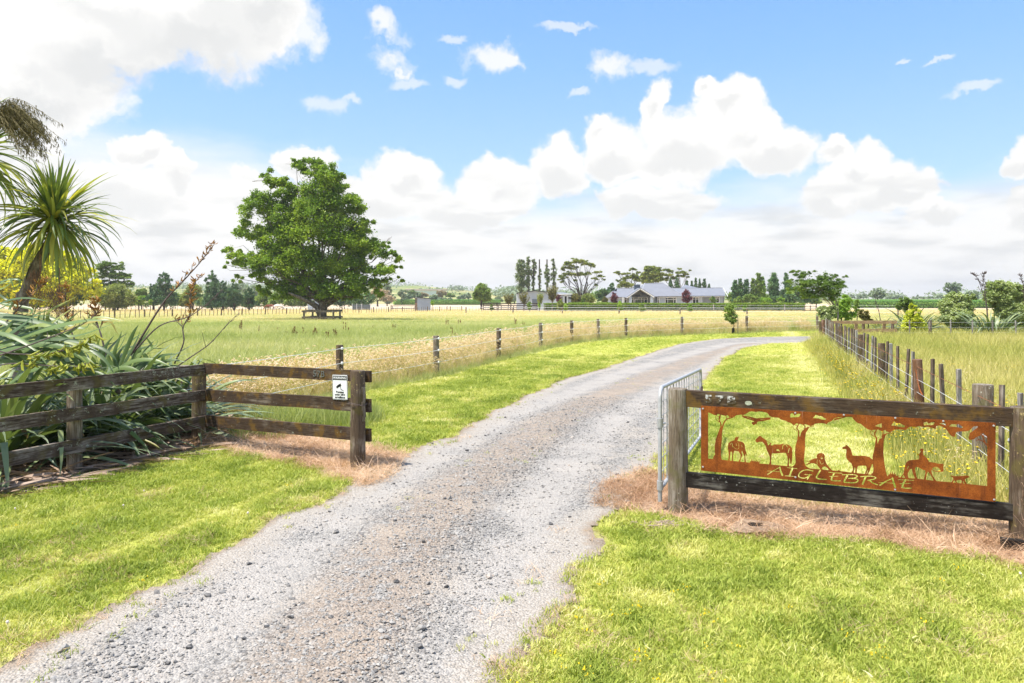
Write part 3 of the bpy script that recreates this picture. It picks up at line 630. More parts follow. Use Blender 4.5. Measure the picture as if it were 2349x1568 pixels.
# scattered tufts on the drive, dry and green
x, y = pts(16000, 3.2, 24, .8); S = sdfs(x, y); ok = (S['drive'] < .12) & (S['drive'] > -.33) & (vnoise(x, y, .35, 95) > .62); 
ok |= (S['drive'] < -.6) & (Fdc(x, y) < .42) & (vnoise(x, y, .6, 96) > .60) & (vnoise(x, y, .18, 97) > .55) & (y > 5.5); x, y = x[ok], y[ok]
P, ro, sc = place(x, y, RNG.uniform(.3, .75, len(x)), .3, gz(x, y))
scatter('drive_edge_tufts', lawnW, nw_, P, ro, sc, np.clip(.35 + (vnoise(x, y, .8, 98) - .5) * 1.2, 0, 1), 'small green and straw coloured tufts along the driveway edges and crown', 'grass')
x, y = pts(3000, 3.2, 16, .8); S = sdfs(x, y); ok = (S['drive'] < .10) & (S['drive'] > -.30) & (vnoise(x, y, .3, 99) > .66); x, y = x[ok], y[ok]
P, ro, sc = place(x, y, RNG.uniform(.35, .8, len(x)), .3, gz(x, y))
scatter('drive_edge_straw', strawP, nst, P, ro, sc, np.clip(.4 + RNG.random(len(x)) * .4, 0, 1), 'dry orange brown grass tufts on the edge of the gravel', 'grass')

# gravel stones
def stone_mesh():
    bm = bmesh.new(); bmesh.ops.create_icosphere(bm, subdivisions=1, radius=1)
    for v in bm.verts: v.co = v.co * random.uniform(.62, 1.15); v.co.z *= .5
    for _ in range(2):
        n = Vector((random.gauss(0, 1), random.gauss(0, 1), random.gauss(0, .6))).normalized()
        for v in bm.verts:
            d = v.co.dot(n) - .5
            if d > 0: v.co -= n * d
    me = bpy.data.meshes.new('stone'); bm.to_mesh(me); bm.free(); me.materials.append(M['stone']); return me
m, t = mat('gravel_stone'); M['stone'] = m
ta = t.n('ShaderNodeAttribute', attribute_type='INSTANCER', attribute_name='tint').outputs['Fac']
nz = t.noise(objco(t), 3, 3, .6)
finish(m, t, t.mix(t.m('MULTIPLY', t.ss(nz.outputs[0], .4, .7), .3), t.ramp(ta, [(0, (0.037, 0.038, 0.041)), (.10, (0.122, 0.116, 0.111)), (.5, (0.259, 0.245, 0.227)), (.85, (0.357, 0.337, 0.309)), (.93, (0.411, 0.377, 0.338)), (1, (0.337, 0.237, 0.170))]), (0.379, 0.357, 0.327)), .8, spec=.2)
stoneP = proto_coll('gravel_stone', [stone_mesh() for _ in range(10)])
x, y = pts(240000, 3.1, 15, 1.0); S = sdfs(x, y)
den = vnoise(x, y, .9, 101) * .6 + vnoise(x, y, .22, 102) * .4
ok = (S['drive'] < -.12) & (RNG.random(len(x)) < np.clip((-S['drive'] - .05) / .5, .12, 1) * np.clip(1.5 - den * 1.25, .12, 1) * (1 - .72 * np.exp(-((Fdc(x, y) - .92) / .34) ** 2) * (vnoise(x, y, 2.0, 103) > .2))); x, y = x[ok], y[ok]
sz = np.exp(RNG.normal(math.log(.0080), .45, len(x))); n = len(x)
rot = np.stack([RNG.normal(0, .35, n), RNG.normal(0, .35, n), RNG.random(n) * 6.28], -1)
tn = np.clip(RNG.beta(2.2, 1.8, n), 0, 1)
scatter('gravel', stoneP, 10, np.stack([x, y, Zdrive(x, y) + sz * .15], -1), rot, sz, tn, 'loose grey crushed stones lying on the driveway', 'gravel')
n = 80; x, y = pts(n * 3, 3.2, 14, 1.2); S = sdfs(x, y); ok = S['drive'] < .0; x, y = x[ok][:n], y[ok][:n]; n = len(x)
rot = np.stack([RNG.normal(0, .4, n), RNG.normal(0, .4, n), RNG.random(n) * 6.28], -1); sz = RNG.uniform(.014, .034, n)
scatter('dark_stones', stoneP, 10, np.stack([x, y, Zdrive(x, y) + sz * .2], -1), rot, sz, RNG.uniform(0, .16, n), 'larger dark stones scattered over the pale gravel', 'gravel')
m_t = MB(); rr_ = random.Random(4)
for k in range(9):
    a, r = rr_.random() * 6.28, rr_.random() * .05; c = Vector((math.cos(a) * r, math.sin(a) * r, rr_.uniform(.03, .055))); m_t.tube([c, c + Vector((0, 0, .006))], [.0045, .003], 5)
tfc = proto_coll('trefoil_flower', [m_t.mesh('trefoil_flower', M['yellow'])])
x, y = pts(5200, 3.2, 9.5, .9); S = sdfs(x, y); wgt = np.exp(-((x - .6) / 1.1) ** 2) * np.exp(-((y - 4.0) / 1.0) ** 2) + .10 * (vnoise(x, y, .8, 131) > .66)
ok = (S['drive'] > .12) & (S['dry'] > .0) & (S['lit'] > .1) & (S['pad'] > 0) & (RNG.random(len(x)) < wgt * .22); x, y = x[ok], y[ok]
P, ro, sc = place(x, y, RNG.uniform(.7, 1.1, len(x)), .2); scatter('trefoil_flowers', tfc, 1, P, ro, sc, np.full(len(x), .5), 'tiny yellow trefoil flowers in the lawn beside the gravel', 'wildflowers')
# straw coloured clippings and bare thatch showing through the lawn
x, y = pts(30000, 3.1, 15, .9); S = sdfs(x, y); ok = (S['drive'] > -.05) & (S['dry'] > 0) & (S['lit'] > .0) & (S['pad'] > -.1) & (S['rf'] > -.1) & (vnoise(x, y, .5, 135) * .55 + vnoise(x, y, .17, 136) * .45 > .53 + .25 * np.clip(S['drive'] - .35, 0, .5)); x, y = x[ok], y[ok]
P, ro, sc = place(x, y, RNG.uniform(.22, .5, len(x)), .5); scatter('lawn_thatch', strawP, nst, P, ro, sc, np.clip(.55 + RNG.normal(0, .25, len(x)), 0, 1), 'dry straw coloured clippings and thatch in the lawns', 'dry grass')
# small yellow flowers of the field and fence foot
def flower_tuft():
    V, Fc = [], []; H = []
    for _ in range(7):
        x0, y0 = random.gauss(0, .09), random.gauss(0, .09); h = random.uniform(.22, .52); b = len(V)
        V += [(x0 * .6 - .002, y0 * .6, 0), (x0 * .6 + .002, y0 * .6, 0), (x0 + .002, y0, h), (x0 - .002, y0, h)]; Fc.append((b, b + 1, b + 2, b + 3)); H.append(1)
        r = random.uniform(.010, .018); b = len(V)
        for k in range(6): V.append((x0 + r * math.cos(k * PI / 3), y0 + r * math.sin(k * PI / 3), h + .002 + random.uniform(0, .006)))
        V += [(x0, y0, h - .008)]
        for k in range(0, 6, 2): Fc.append((b + 6, b + k, b + (k + 1) % 6, b + (k + 2) % 6)); H.append(0)
    return V, Fc, H
flP, nfl = protos('yellow_flowers', [flower_tuft for _ in range(5)], [M['yellow'], M['weed']])
x, y = pts(3600, 6, 34, .9); S = sdfs(x, y); ok = (S['rf'] < .1) & (x > 0) & (y > 7.9 - .343 * (x - 1.64)) & (vnoise(x, y, 1.7, 111) > .5); x, y = x[ok], y[ok]
yy = RNG.uniform(7.3, 26, 190); xx = bf(yy) - .45 + RNG.normal(0, .25, 190); x = np.concatenate([x, xx]); y = np.concatenate([y, yy])
P, ro, sc = place(x, y, RNG.uniform(.7, 1.15, len(x)), .12)
scatter('yellow_wildflowers', flP, nfl, P, ro, sc, np.full(len(x), .5), 'small yellow dandelion like flowers in the golden grass', 'wildflowers')
# clover heads in the near lawn
cm = MB(); cm.tube([(0, 0, 0), (0, 0, .05)], .001, 3); cm.tube([(0, 0, .045), (0, 0, .052), (0, 0, .062), (0, 0, .068)], [.003, .009, .009, .003], 6)
cc = proto_coll('clover_head', [cm.mesh('clover_head', plain('clover_head', (.72, .62, .58), .8))])
x, y = pts(150, 3.2, 8, .9); S = sdfs(x, y); ok = (S['drive'] > .3) & (S['dry'] > .1) & (S['lit'] > .1) & (vnoise(x, y, .7, 121) > .70); x, y = x[ok], y[ok]
P, ro, sc = place(x, y, RNG.uniform(.7, 1.1, len(x)), .2)
scatter('clover_flowers', cc, 1, P, ro, sc, np.full(len(x), .5), 'tiny pale clover heads in the front lawns', 'clover')
# reddish dock stalks in the paddock
def dock():
    V, Fc = [], []
    for _ in range(4):
        x0, y0 = random.gauss(0, .12), random.gauss(0, .12); h = random.uniform(.5, .95)
        for k in range(26):
            z = h * random.uniform(.25, 1); b = len(V); a = random.uniform(0, 6.28); r = .035; c_, s_ = math.cos(a) * r, math.sin(a) * r
            V += [(x0 - c_, y0 - s_, z), (x0, y0, z - .02), (x0 + c_, y0 + s_, z + .01), (x0, y0, z + .05)]; Fc.append((b, b + 1, b + 2, b + 3))
    return V, Fc
dkP, ndk = protos('dock_stalk', [dock for _ in range(4)], [M['dock']])
xy = [G(px, py + 8) for px, py in [(650,772),(672,770),(690,772),(705,770),(742,772),(760,770),(772,773),(735,768),(600,765),(795,762),(640,760),(1005,775),(1035,745),(1050,742),(1180,745),(1190,748),(860,752),(905,755),(560,760),(720,775)]]
x = np.array([p[0] for p in xy]) + RNG.normal(0, .3, len(xy)); y = np.array([p[1] for p in xy]) + RNG.normal(0, .3, len(xy))
P, ro, sc = place(x, y, RNG.uniform(.55, .9, len(x)), .05)
scatter('dock_stalks', dkP, ndk, P, ro, sc, np.full(len(x), .5), 'rusty brown dock stalks standing in the paddock in front of the big tree', 'weeds')
# ------------------------------------------------------------------ timber fence left of the gateway
def round_post(r, h, flat=False, taper=.02, n=14, below=.12):
    mb = MB(); pts_ = [(0, 0, -below), (0, 0, h * .3), (random.uniform(-.004, .004), 0, h * .65), (0, 0, h - .015), (0, 0, h)]
    rr = [r * (1 + taper), r * 1.01, r * random.uniform(.97, 1), r * .98, r * .93]; mb.tube(pts_, rr, n)
    if flat: mb.v = [(x, max(-r * .98, min(y, r * .15)), z) for x, y, z in mb.v]
    return mb
def board(a, b, h, w=.048, name='rail', mt='rail', parent=None, wav=.006, segs=9):
    """weathered board from a to b (top edge at a.z, b.z); uneven edges; local x runs along the board"""
    a, b = Vector(a), Vector(b); L = (b - a).length; mb = MB(); vs = []
    for i in range(segs + 1):
        u = i / segs; w1 = random.uniform(-wav, wav) * .5; w2 = random.uniform(-wav, wav) * .6; yy = random.uniform(-wav, wav) * .5
        for y in (-w / 2, w / 2): vs += [(u * L, y + yy, -h + w2), (u * L, y + yy, w1 * .5)]
    fs = []
    for i in range(segs):
        p = i * 4; fs += [(p + 0, p + 4, p + 5, p + 1), (p + 2, p + 3, p + 7, p + 6), (p + 1, p + 5, p + 7, p + 3), (p + 0, p + 2, p + 6, p + 4)]
    e = segs * 4; fs += [(0, 1, 3, 2), (e, e + 2, e + 3, e + 1)]
    mb.add(vs, fs); o = mb.obj(name, M[mt] if isinstance(mt, str) else mt, parent)
    d = (b - a).normalized(); rot = d.to_track_quat('X', 'Z').to_euler(); o.location = a; o.rotation_euler = rot; return o
fl = empty('timber_fence', (-4.51, 10.3, 0), label='weathered dark three rail timber fence from the left edge to the driveway', cat='fence')
def P_in(o, p): return (p[0] - o.location.x, p[1] - o.location.y, p[2] - o.location.z)
pa, pc, pg = Vector((-5.30, 8.66, 0)), Vector((-4.51, 10.30, 0)), Vector((-1.90, 8.81, 0))
dl = (pa - pc).normalized(); pb = pa + dl * 1.9; pd = pb + dl * 1.9
nl_ = Vector((-dl.y, dl.x, 0)); nl_ = nl_ if nl_.y < 0 else -nl_     # towards the camera
for p, r, h, mt_ in ((pa, .085, 1.08, 'post'), (pb, .085, 1.1, 'post'), (pd, .085, 1.1, 'post'), (pc, .10, 1.12, 'post_dark')):
    o = round_post(r, h).obj('post', M[mt_], fl, True); o.location = P_in(fl, p)
for (zc, za, h) in ((1.148, 1.142, .15), (.782, .80, .155), (.415, .395, .16)):
    off = nl_ * .115; A = pc - dl * .12 + off; B = pa + dl * 3.9 + off
    board(P_in(fl, (B.x, B.y, za)), P_in(fl, (A.x, A.y, zc)), h, .05, parent=fl, segs=16)
pgo = empty('gate_strainer_post', (pg.x, pg.y, 0), label='thick weathered half round gate post with chain at the left side of the driveway', cat='gate post')
o = round_post(.092, 1.205).obj('post_body', M['post_dark'], pgo, True)
wn = MB()
for k in range(9):       # torn bark patch along the right edge
    a = -.5 + .12 * math.sin(k * 1.3); z = .62 + k * .045
    wn.box((.092 * math.cos(a), .092 * math.sin(a) - .0, z), (.02, .045, .06), Matrix.Rotation(a, 3, 'Z'), .004)
wn.obj('torn_wood', M['post'], pgo)
dr = (pg - pc).normalized()
for (z0, z1, h) in ((1.162, 1.195, .14), (.785, .845, .16), (.42, .478, .155)):
    A = pc + dr * .10; B = pg + dr * .17
    board(P_in(fl, (A.x, A.y + .02, z0)), P_in(fl, (B.x, B.y + .125, z1)), h, .05, mt='rail_mossy', parent=fl, segs=12)
# chain looped round the gate post
ch = MB()
for k in range(26):
    a = 2 * PI * k / 26; c_ = Vector((.108 * math.cos(a), .108 * math.sin(a), .80 + .012 * math.sin(a * 2)))
    tdir = Vector((-math.sin(a), math.cos(a), 0)); pp = [c_ + tdir * (.016 * math.cos(q)) + (Vector((0, 0, 1)) if k % 2 else Vector((math.cos(a), math.sin(a), 0))) * (.008 * math.sin(q)) for q in np.linspace(0, 2 * PI, 7)]
    ch.tube(pp, .0028, 4, False)
tag(ch.obj('chain', M['stem_dark']), 'rusty chain looped around the gate post left of the driveway', 'chain').location = (pg.x, pg.y, 0)

# text helper (flat print / raised numerals) from the built-in font
def text_mesh(s, size, ext, mt_, bold=0, sx_=1, align='CENTER', spacing=1.0, line=1.0):
    cu = bpy.data.curves.new('t', 'FONT'); cu.body = s; cu.size = size; cu.extrude = ext; cu.offset = bold; cu.align_x = align; cu.align_y = 'CENTER'
    cu.space_character = spacing; cu.space_line = line; cu.resolution_u = 3
    ob = bpy.data.objects.new('t', cu); dg = bpy.context.evaluated_depsgraph_get(); COL.objects.link(ob); dg.update()
    me = bpy.data.meshes.new_from_object(ob.evaluated_get(dg)); bpy.data.objects.remove(ob); me.materials.clear(); me.materials.append(mt_)
    for v in me.vertices: v.co.x *= sx_
    return me
M['numeral'] = plain('tarnished_numerals', (.20, .21, .20), .5, .6, .3, 40)
m, t = mat('peeling_white_paint'); o_ = objco(t); s_ = t.n('ShaderNodeSeparateXYZ'); t.l(o_, s_.inputs[0]); nz = t.noise(o_, 38, 5, .7)
k_ = t.ss(t.m('ADD', t.m('MULTIPLY', s_.outputs[1], 8), t.m('MULTIPLY', t.m('SUBTRACT', nz.outputs[0], .5), 2.6)), -.02, .34)
M['old_white'] = finish(m, t, t.mix(k_, (.085, .062, .035), (.62, .62, .62)), .8)
ang_r = math.atan2(dr.y, dr.x)
def on_board(u, z, off=.0):      # point on the front face of the right-hand boards
    A = pc + dr * .10; B = pg + dr * .17; p = A.lerp(B, u); y0 = .02 + u * .105; return Vector((p.x, p.y + y0 - .030 - off, z))
def ux(px):
    """parameter along the right-hand boards of a frame column"""
    A = pc + dr * .10; B = pg + dr * .17; A = Vector((A.x, A.y - .01)); B = Vector((B.x, B.y + .09)); k = (px - CX) / F
    return (k * A.y - A.x) / ((B.x - A.x) - k * (B.y - A.y))
tm = text_mesh('57B', .115, .003, M['numeral'], sx_=1.05, spacing=1.1)
p = on_board(ux(731), 1.118); o = link('house_number', tm, fl, P_in(fl, p), (R(90), 0, ang_r + .03)); o['label'] = 'dull metal numerals 57B on the top rail'
# warning sign
ws = empty('warning_sign', on_board(ux(780), .97, .012), label='small white surveillance warning sign with black header, hung on the fence beside the gate post', cat='sign')
ws.rotation_euler = (0, R(-1.5), ang_r + .02)
M['print_black'] = plain('black_print', (.012, .012, .013), .5, 0, .02); M['sign_white'] = plain('sign_plastic', (.80, .81, .81), .35, 0, .03, 9)
W_, H_ = .247, .312; mb = MB(); c0 = []
for (x, z, a0) in ((W_/2-.012, H_/2-.012, 0), (-W_/2+.012, H_/2-.012, 90), (-W_/2+.012, -H_/2+.012, 180), (W_/2-.012, -H_/2+.012, 270)):
    for k in range(4): c0.append((x + .012 * math.cos(R(a0 + 30 * k)), 0, z + .012 * math.sin(R(a0 + 30 * k))))
mb.poly(c0, (0, .004, 0)); mb.obj('sign_plate', M['sign_white'], ws)
mb = MB(); mb.box((0, -.0012, H_/2 - .036), (W_ - .014, .002, .052)); bw = .003
for x in (-1, 1): mb.box((x * (W_/2 - .006), -.0008, -.026), (bw, .0015, H_ - .066))
mb.box((0, -.0008, -H_/2 + .007), (W_ - .012, .0015, bw)); mb.obj('sign_print', M['print_black'], ws)
def sign_text(s, size, z, mt_, bold, y=-.0030, sx_=1, line=1.0, sp=1.0):
    me = text_mesh(s, size, .0004, mt_, bold, sx_, line=line, spacing=sp); return link('lettering', me, ws, (0, y, z), (R(90), 0, 0))
sign_text('WARNING', .045, H_/2 - .037, M['sign_white'], .0007, -.0032, .98, sp=1.02)
sign_text('Premises\nunder 24Hr\nsurveillance', .036, -.093, M['print_black'], .0012, -.0012, .98, line=.92)
cm_ = MB()
def flat(pts2): cm_.poly([(x, -.0022, z) for x, z in pts2], (0, .0015, 0))
flat([(-.045, .022), (.012, .050), (.026, .022), (-.030, -.004)]); flat([(-.060, .008), (-.040, .018), (-.030, -.006), (-.052, -.014)])
flat([(.006, .018), (.013, .016), (.022, -.022), (.060, -.036), (.058, -.041), (.014, -.028)])
cm_.obj('camera_symbol', M['print_black'], ws)
# old fence behind the flax, where the wire fence starts
of = empty('old_rail_fence', (WF[0][0], WF[0][1], 0), label='short dark rail fence behind the flax where the white wires end', cat='fence')
o = round_post(.09, 1.05).obj('post', M['post'], of, True)
o = round_post(.08, 1.0).obj('post', M['post_dark'], of, True); o.location = (-1.9, .55, 0)
for z in (1.0, .66, .33): board((.1, -.09, z), (-2.1, .55, z + .02), .13, .045, parent=of)

# ------------------------------------------------------------------ gateway sign: posts, beams, cut steel panel
A_, B_ = Vector((1.64, 7.06, 0)), Vector((4.38, 6.12, 0)); dS = (B_ - A_).normalized(); LS = (B_ - A_).length
sf = empty('sign_fence', A_, math.atan2(dS.y, dS.x), 'heavy timber frame of two round posts and two beams right of the driveway', 'sign frame')
o = round_post(.096, 1.205).obj('post', M['post'], sf, True)
o = round_post(.105, 1.165).obj('post', M['post_dark'], sf, True); o.location = (LS, 0, 0)
board((.08, 0, 1.192), (LS - .09, 0, 1.155), .158, .10, 'beam', 'rail_mossy', sf, .005, 14)
board((.08, -.02, .394), (LS - .09, -.02, .336), .145, .06, 'beam', 'rail_black', sf, .005, 14)
me = text_mesh('57B', .105, .0006, M['old_white'], .003, 1.45, spacing=1.35)
# only the flaking upper parts of the painted number survive
bm = bmesh.new(); bm.from_mesh(me); bmesh.ops.triangulate(bm, faces=bm.faces)
bm.free()
o = link('painted_number', me, sf, (.40, -.0535, 1.118), (R(90), R(.8), 0)); o['label'] = 'worn white painted 57B on the top beam'
mb = MB(); mb.tube([(0, 0, 0), (0, .0015, 0)], [.028, .028], 16); o = mb.obj('lichen_patch', plain('pale_lichen', (.40, .42, .33), .9, 0, .3, 60), sf); o.location = (.66, -.053, 1.10); o.scale = (1.15, 1, .75)

# --- panel artwork: everything is traced in two views and rectified onto the sheet
def s1(p): return (2600 + p[0] * .25513, 1480 + p[1] * .25513)
def s2(p): return (3080 + p[0] * .28949, 1530 + p[1] * .28949)
quad = [(2630.1, 1518.3), (3723.2, 1582.1), (3727, 1876.5), (2630.1, 1760.6)]; PW, PH = 2.455, .655
dst = [(0, PH), (PW, PH), (PW, 0), (0, 0)]; AA, bb = [], []
for (x, y), (u_, v_) in zip(quad, dst):
    AA += [[x, y, 1, 0, 0, 0, -u_ * x, -u_ * y], [0, 0, 0, x, y, 1, -v_ * x, -v_ * y]]; bb += [u_, v_]
Hm = np.linalg.solve(np.array(AA), np.array(bb))
def rect(p): d = Hm[6] * p[0] + Hm[7] * p[1] + 1; return ((Hm[0] * p[0] + Hm[1] * p[1] + Hm[2]) / d, (Hm[3] * p[0] + Hm[4] * p[1] + Hm[5]) / d)
RS = .0022; GW, GH = int(PW / RS), int(PH / RS); gxx, gyy = np.meshgrid((np.arange(GW) + .5) * RS, (np.arange(GH) + .5) * RS)
solid = np.ones((GH, GW))
def box_of(P, pad):
    P = np.array(P); x0, x1 = P[:, 0].min() - pad, P[:, 0].max() + pad; y0, y1 = P[:, 1].min() - pad, P[:, 1].max() + pad
    return slice(max(0, int(y0 / RS)), min(GH, int(y1 / RS) + 1)), slice(max(0, int(x0 / RS)), min(GW, int(x1 / RS) + 1))
def smooth_loop(P, n=3):
    P = list(P); m_ = len(P); out = []
    for i in range(m_):
        a, b, c, d = (np.array(P[(i + k) % m_], float) for k in (-1, 0, 1, 2))
        for k in range(n):
            w = k / n; out.append(.5 * (2 * b + (-a + c) * w + (2 * a - 5 * b + 4 * c - d) * w * w + (-a + 3 * b - 3 * c + d) * w ** 3))
    return out
def apply(sl, d, add):
    cov = np.clip(.5 - d / RS, 0, 1); solid[sl] = np.maximum(solid[sl], cov) if add else np.minimum(solid[sl], 1 - cov)
def poly_(P, f, add, sm=False):
    P = [rect(f(p)) for p in P]; P = smooth_loop(P) if sm else P; sl = box_of(P, .01); apply(sl, sample_poly_sdf(gxx[sl], gyy[sl], P), add)
def stroke(P, f, w0, w1=None, add=False):
    k = (.25513 if f is s1 else .28949); m_per = PW / 1095. * k
    P = [rect(f(p)) for p in P]; P = [tuple(q) for q in catmull(P, 4)] if len(P) > 2 else P; w1 = w0 if w1 is None else w1; n = len(P); sl = box_of(P, w0 * m_per + .01)
    X_, Y_ = gxx[sl], gyy[sl]; D = np.full(X_.shape, 1e9)
    for i in range(n - 1):
        ax, ay = P[i]; bx, by = P[i + 1]; ex, ey = bx - ax, by - ay; tt = np.clip(((X_ - ax) * ex + (Y_ - ay) * ey) / (ex * ex + ey * ey + 1e-12), 0, 1)
        r = ((w0 + (w1 - w0) * (i + tt) / (n - 1)) * m_per) / 2; D = np.minimum(D, np.hypot(X_ - ax - tt * ex, Y_ - ay - tt * ey) - r)
    apply(sl, D, add)
top1 = [(215,250),(255,265),(280,280),(300,290),(325,290),(350,272),(400,288),(455,300),(480,288),(505,315),(540,325),(575,310),(600,292),(640,285),(665,282),(700,285),(720,278),(745,262),(770,245),(790,235),(830,235),(880,243),(900,235),(930,228),(960,232),(985,245),(1025,252),(1040,270),(1060,300),(1090,315),(1140,322),(1195,325),(1210,345),(1250,360),(1290,368),(1310,385),(1340,395),(1370,405),(1385,425),(1405,428),(1440,405),(1500,415),(1540,430),(1560,415),(1600,430),(1640,445),(1675,435),(1700,412),(1760,402),(1800,402),(1850,410),(1868,420),(1890,395),(1930,378),(1960,355),(1985,330),(2030,318),(2080,318),(2110,305),(2180,305)]
top2 = [(40,162),(75,150),(95,122),(130,115),(180,112),(195,98),(230,95),(315,100),(325,125),(355,155),(385,180),(425,190),(455,215),(485,240),(520,262),(560,270),(600,268),(650,262),(700,285),(740,268),(765,290),(800,300),(832,285),(850,268),(890,262),(930,260),(1010,270),(1040,245),(1060,230),(1095,225),(1150,232),(1190,218),(1215,228),(1260,232),(1310,230),(1350,240),(1385,250),(1408,262),(1412,220),(1455,212),(1490,228),(1530,245),(1560,275),(1590,320),(1615,345),(1640,358),(1665,355),(1672,320),(1690,295),(1740,290),(1800,290),(1850,282),(1880,262),(1900,240),(1925,225),(1980,222),(1970,245),(1940,262),(1905,290),(1862,310),(1865,330),(1850,370),(1860,400),(1900,395),(1935,385),(1950,365),(1990,350),(2015,340),(2012,322),(2055,312),(2075,330),(2108,375)]
bot2 = [(2113,992),(1640,943),(1430,925),(1170,893),(950,878),(770,860),(480,832),(200,803)]
bot1 = [(2195,1112),(1960,1090),(1650,1062),(1310,1028),(1050,1002),(740,975),(400,940),(215,925)]
P = [rect(s1(p)) for p in top1] + [rect(s2(p)) for p in top2 + bot2] + [rect(s1(p)) for p in bot1]
sl = box_of(P, .01); apply(sl, sample_poly_sdf(gxx[sl], gyy[sl], P), False)
for Q in ([(1350,280),(1372,255),(1390,258),(1410,295),(1440,275),(1470,262),(1498,265),(1485,300),(1470,315),(1350,320)], [(1670,330),(1700,300),(1712,278),(1730,285),(1760,298),(1800,300),(1830,325),(1865,340),(1850,355),(1800,350),(1750,335)]): poly_(Q, s1, False)
for Q in ([(608,218),(640,200),(695,183),(700,240),(650,228)], [(820,212),(845,175),(858,155),(875,175),(900,182),(935,182),(965,200),(1005,218),(985,237),(930,230),(870,215)], [(1245,175),(1290,165),(1315,190),(1350,170),(1398,157),(1380,205),(1340,210),(1300,207),(1250,213)], [(1452,188),(1500,178),(1540,185),(1545,212)], [(1580,225),(1620,195),(1720,200),(1780,238),(1750,250),(1700,235),(1640,228)]): poly_(Q, s2, False)
# trees
poly_([(275,935),(292,888),(308,865),(303,740),(322,635),(352,545),(378,470),(412,470),(405,560),(402,650),(392,780),(390,870),(402,950)], s1, True)
for Q, w in (([(392,490),(386,410),(365,360),(372,310),(380,282)], 22), ([(404,490),(428,405),(465,350),(510,335),(545,325)], 24), ([(380,395),(335,365),(315,325),(328,285)], 9), ([(467,350),(462,315),(448,292)], 12), ([(373,312),(345,308),(328,285)], 8), ([(375,340),(383,300),(380,282)], 12), ([(500,335),(515,315),(575,330),(575,300)], 9)): stroke(Q, s1, w, w * .6, True)
poly_([(1385,1035),(1420,1005),(1432,970),(1420,850),(1425,740),(1450,650),(1462,560),(1475,520),(1545,500),(1590,460),(1625,455),(1600,500),(1575,540),(1563,640),(1565,750),(1555,850),(1548,950),(1570,1020),(1610,1050),(1670,1075)], s1, True)
poly_([(1488,612),(1478,560),(1480,520),(1530,470),(1535,490),(1505,545)], s1, False)
for Q, w in (([(1472,570),(1470,515),(1445,475),(1465,435),(1475,405)], 20), ([(1452,520),(1405,485),(1392,450),(1410,420)], 8), ([(1548,510),(1562,465),(1545,430),(1535,410)], 18), ([(1590,470),(1640,452),(1678,455),(1678,425)], 10), ([(1462,442),(1428,437),(1408,415)], 7)): stroke(Q, s1, w, w * .6, True)
poly_([(560,838),(590,810),(595,770),(580,680),(582,600),(605,500),(618,400),(630,370),(690,380),(710,330),(750,315),(770,310),(745,345),(725,400),(720,560),(735,700),(755,800),(775,864),(800,875)], s2, True)
poly_([(646,450),(638,400),(642,370),(690,320),(692,345),(662,395)], s2, False)
for Q, w in (([(630,410),(628,370),(605,325),(620,285),(632,262)], 20), ([(603,358),(562,322),(552,295),(575,268)], 8), ([(702,355),(716,305),(705,270)], 16), ([(757,320),(800,308),(832,308),(832,285)], 9), ([(607,302),(580,288),(568,268)], 7), ([(2112,475),(2070,425),(2050,370),(2030,325)], 20), ([(2095,462),(2045,415),(1990,395),(1965,362)], 12), ([(1995,398),(1955,405),(1950,390)], 6), ([(2055,350),(2075,320)], 9)): stroke(Q, s2, w, w * .55, True)
# donkey
poly_([(483,760),(490,700),(520,672),(555,660),(580,648),(572,640),(590,610),(603,596),(606,615),(620,605),(637,598),(625,640),(612,660),(640,670),(670,672),(700,690),(718,720),(722,770),(735,820),(750,870),(745,880),(728,845),(722,880),(735,985),(715,985),(712,890),(690,830),(680,800),(672,830),(685,870),(665,920),(655,972),(628,972),(655,915),(660,865),(640,830),(628,812),(600,810),(575,808),(560,850),(555,965),(538,965),(545,850),(540,820),(520,822),(518,860),(508,960),(488,958),(498,870),(490,810)], s1, True)
for Q in ([(550,735),(580,770),(610,785),(635,765),(632,700),(615,680)], [(598,700),(605,740)], [(545,700),(548,760)], [(515,720),(540,690)], [(675,715),(680,755)]): stroke(Q, s1, 5)
# paint horse
poly_([(862,660),(870,640),(900,610),(915,588),(925,598),(935,585),(945,600),(990,635),(1040,670),(1100,705),(1150,712),(1210,712),(1265,702),(1310,710),(1355,735),(1380,765),(1385,830),(1383,900),(1375,960),(1372,998),(1355,990),(1348,930),(1340,900),(1335,960),(1338,1040),(1308,1040),(1322,960),(1310,880),(1295,840),(1270,832),(1200,838),(1130,845),(1095,842),(1088,900),(1085,960),(1088,1015),(1050,1015),(1068,960),(1065,890),(1045,840),(1020,790),(1010,740),(985,700),(960,675),(930,675),(900,682),(880,685)], s1, True)
poly_([(1018,662),(1050,680),(1075,700),(1040,730),(1035,700)], s1, False); poly_([(1075,715),(1100,700),(1130,715),(1110,725),(1085,728)], s1, False); poly_([(1160,785),(1185,780),(1215,818),(1185,805),(1162,808)], s1, False)
for Q in ([(1245,780),(1252,725),(1290,715),(1312,750)], [(1340,770),(1325,830)]): stroke(Q, s1, 9)
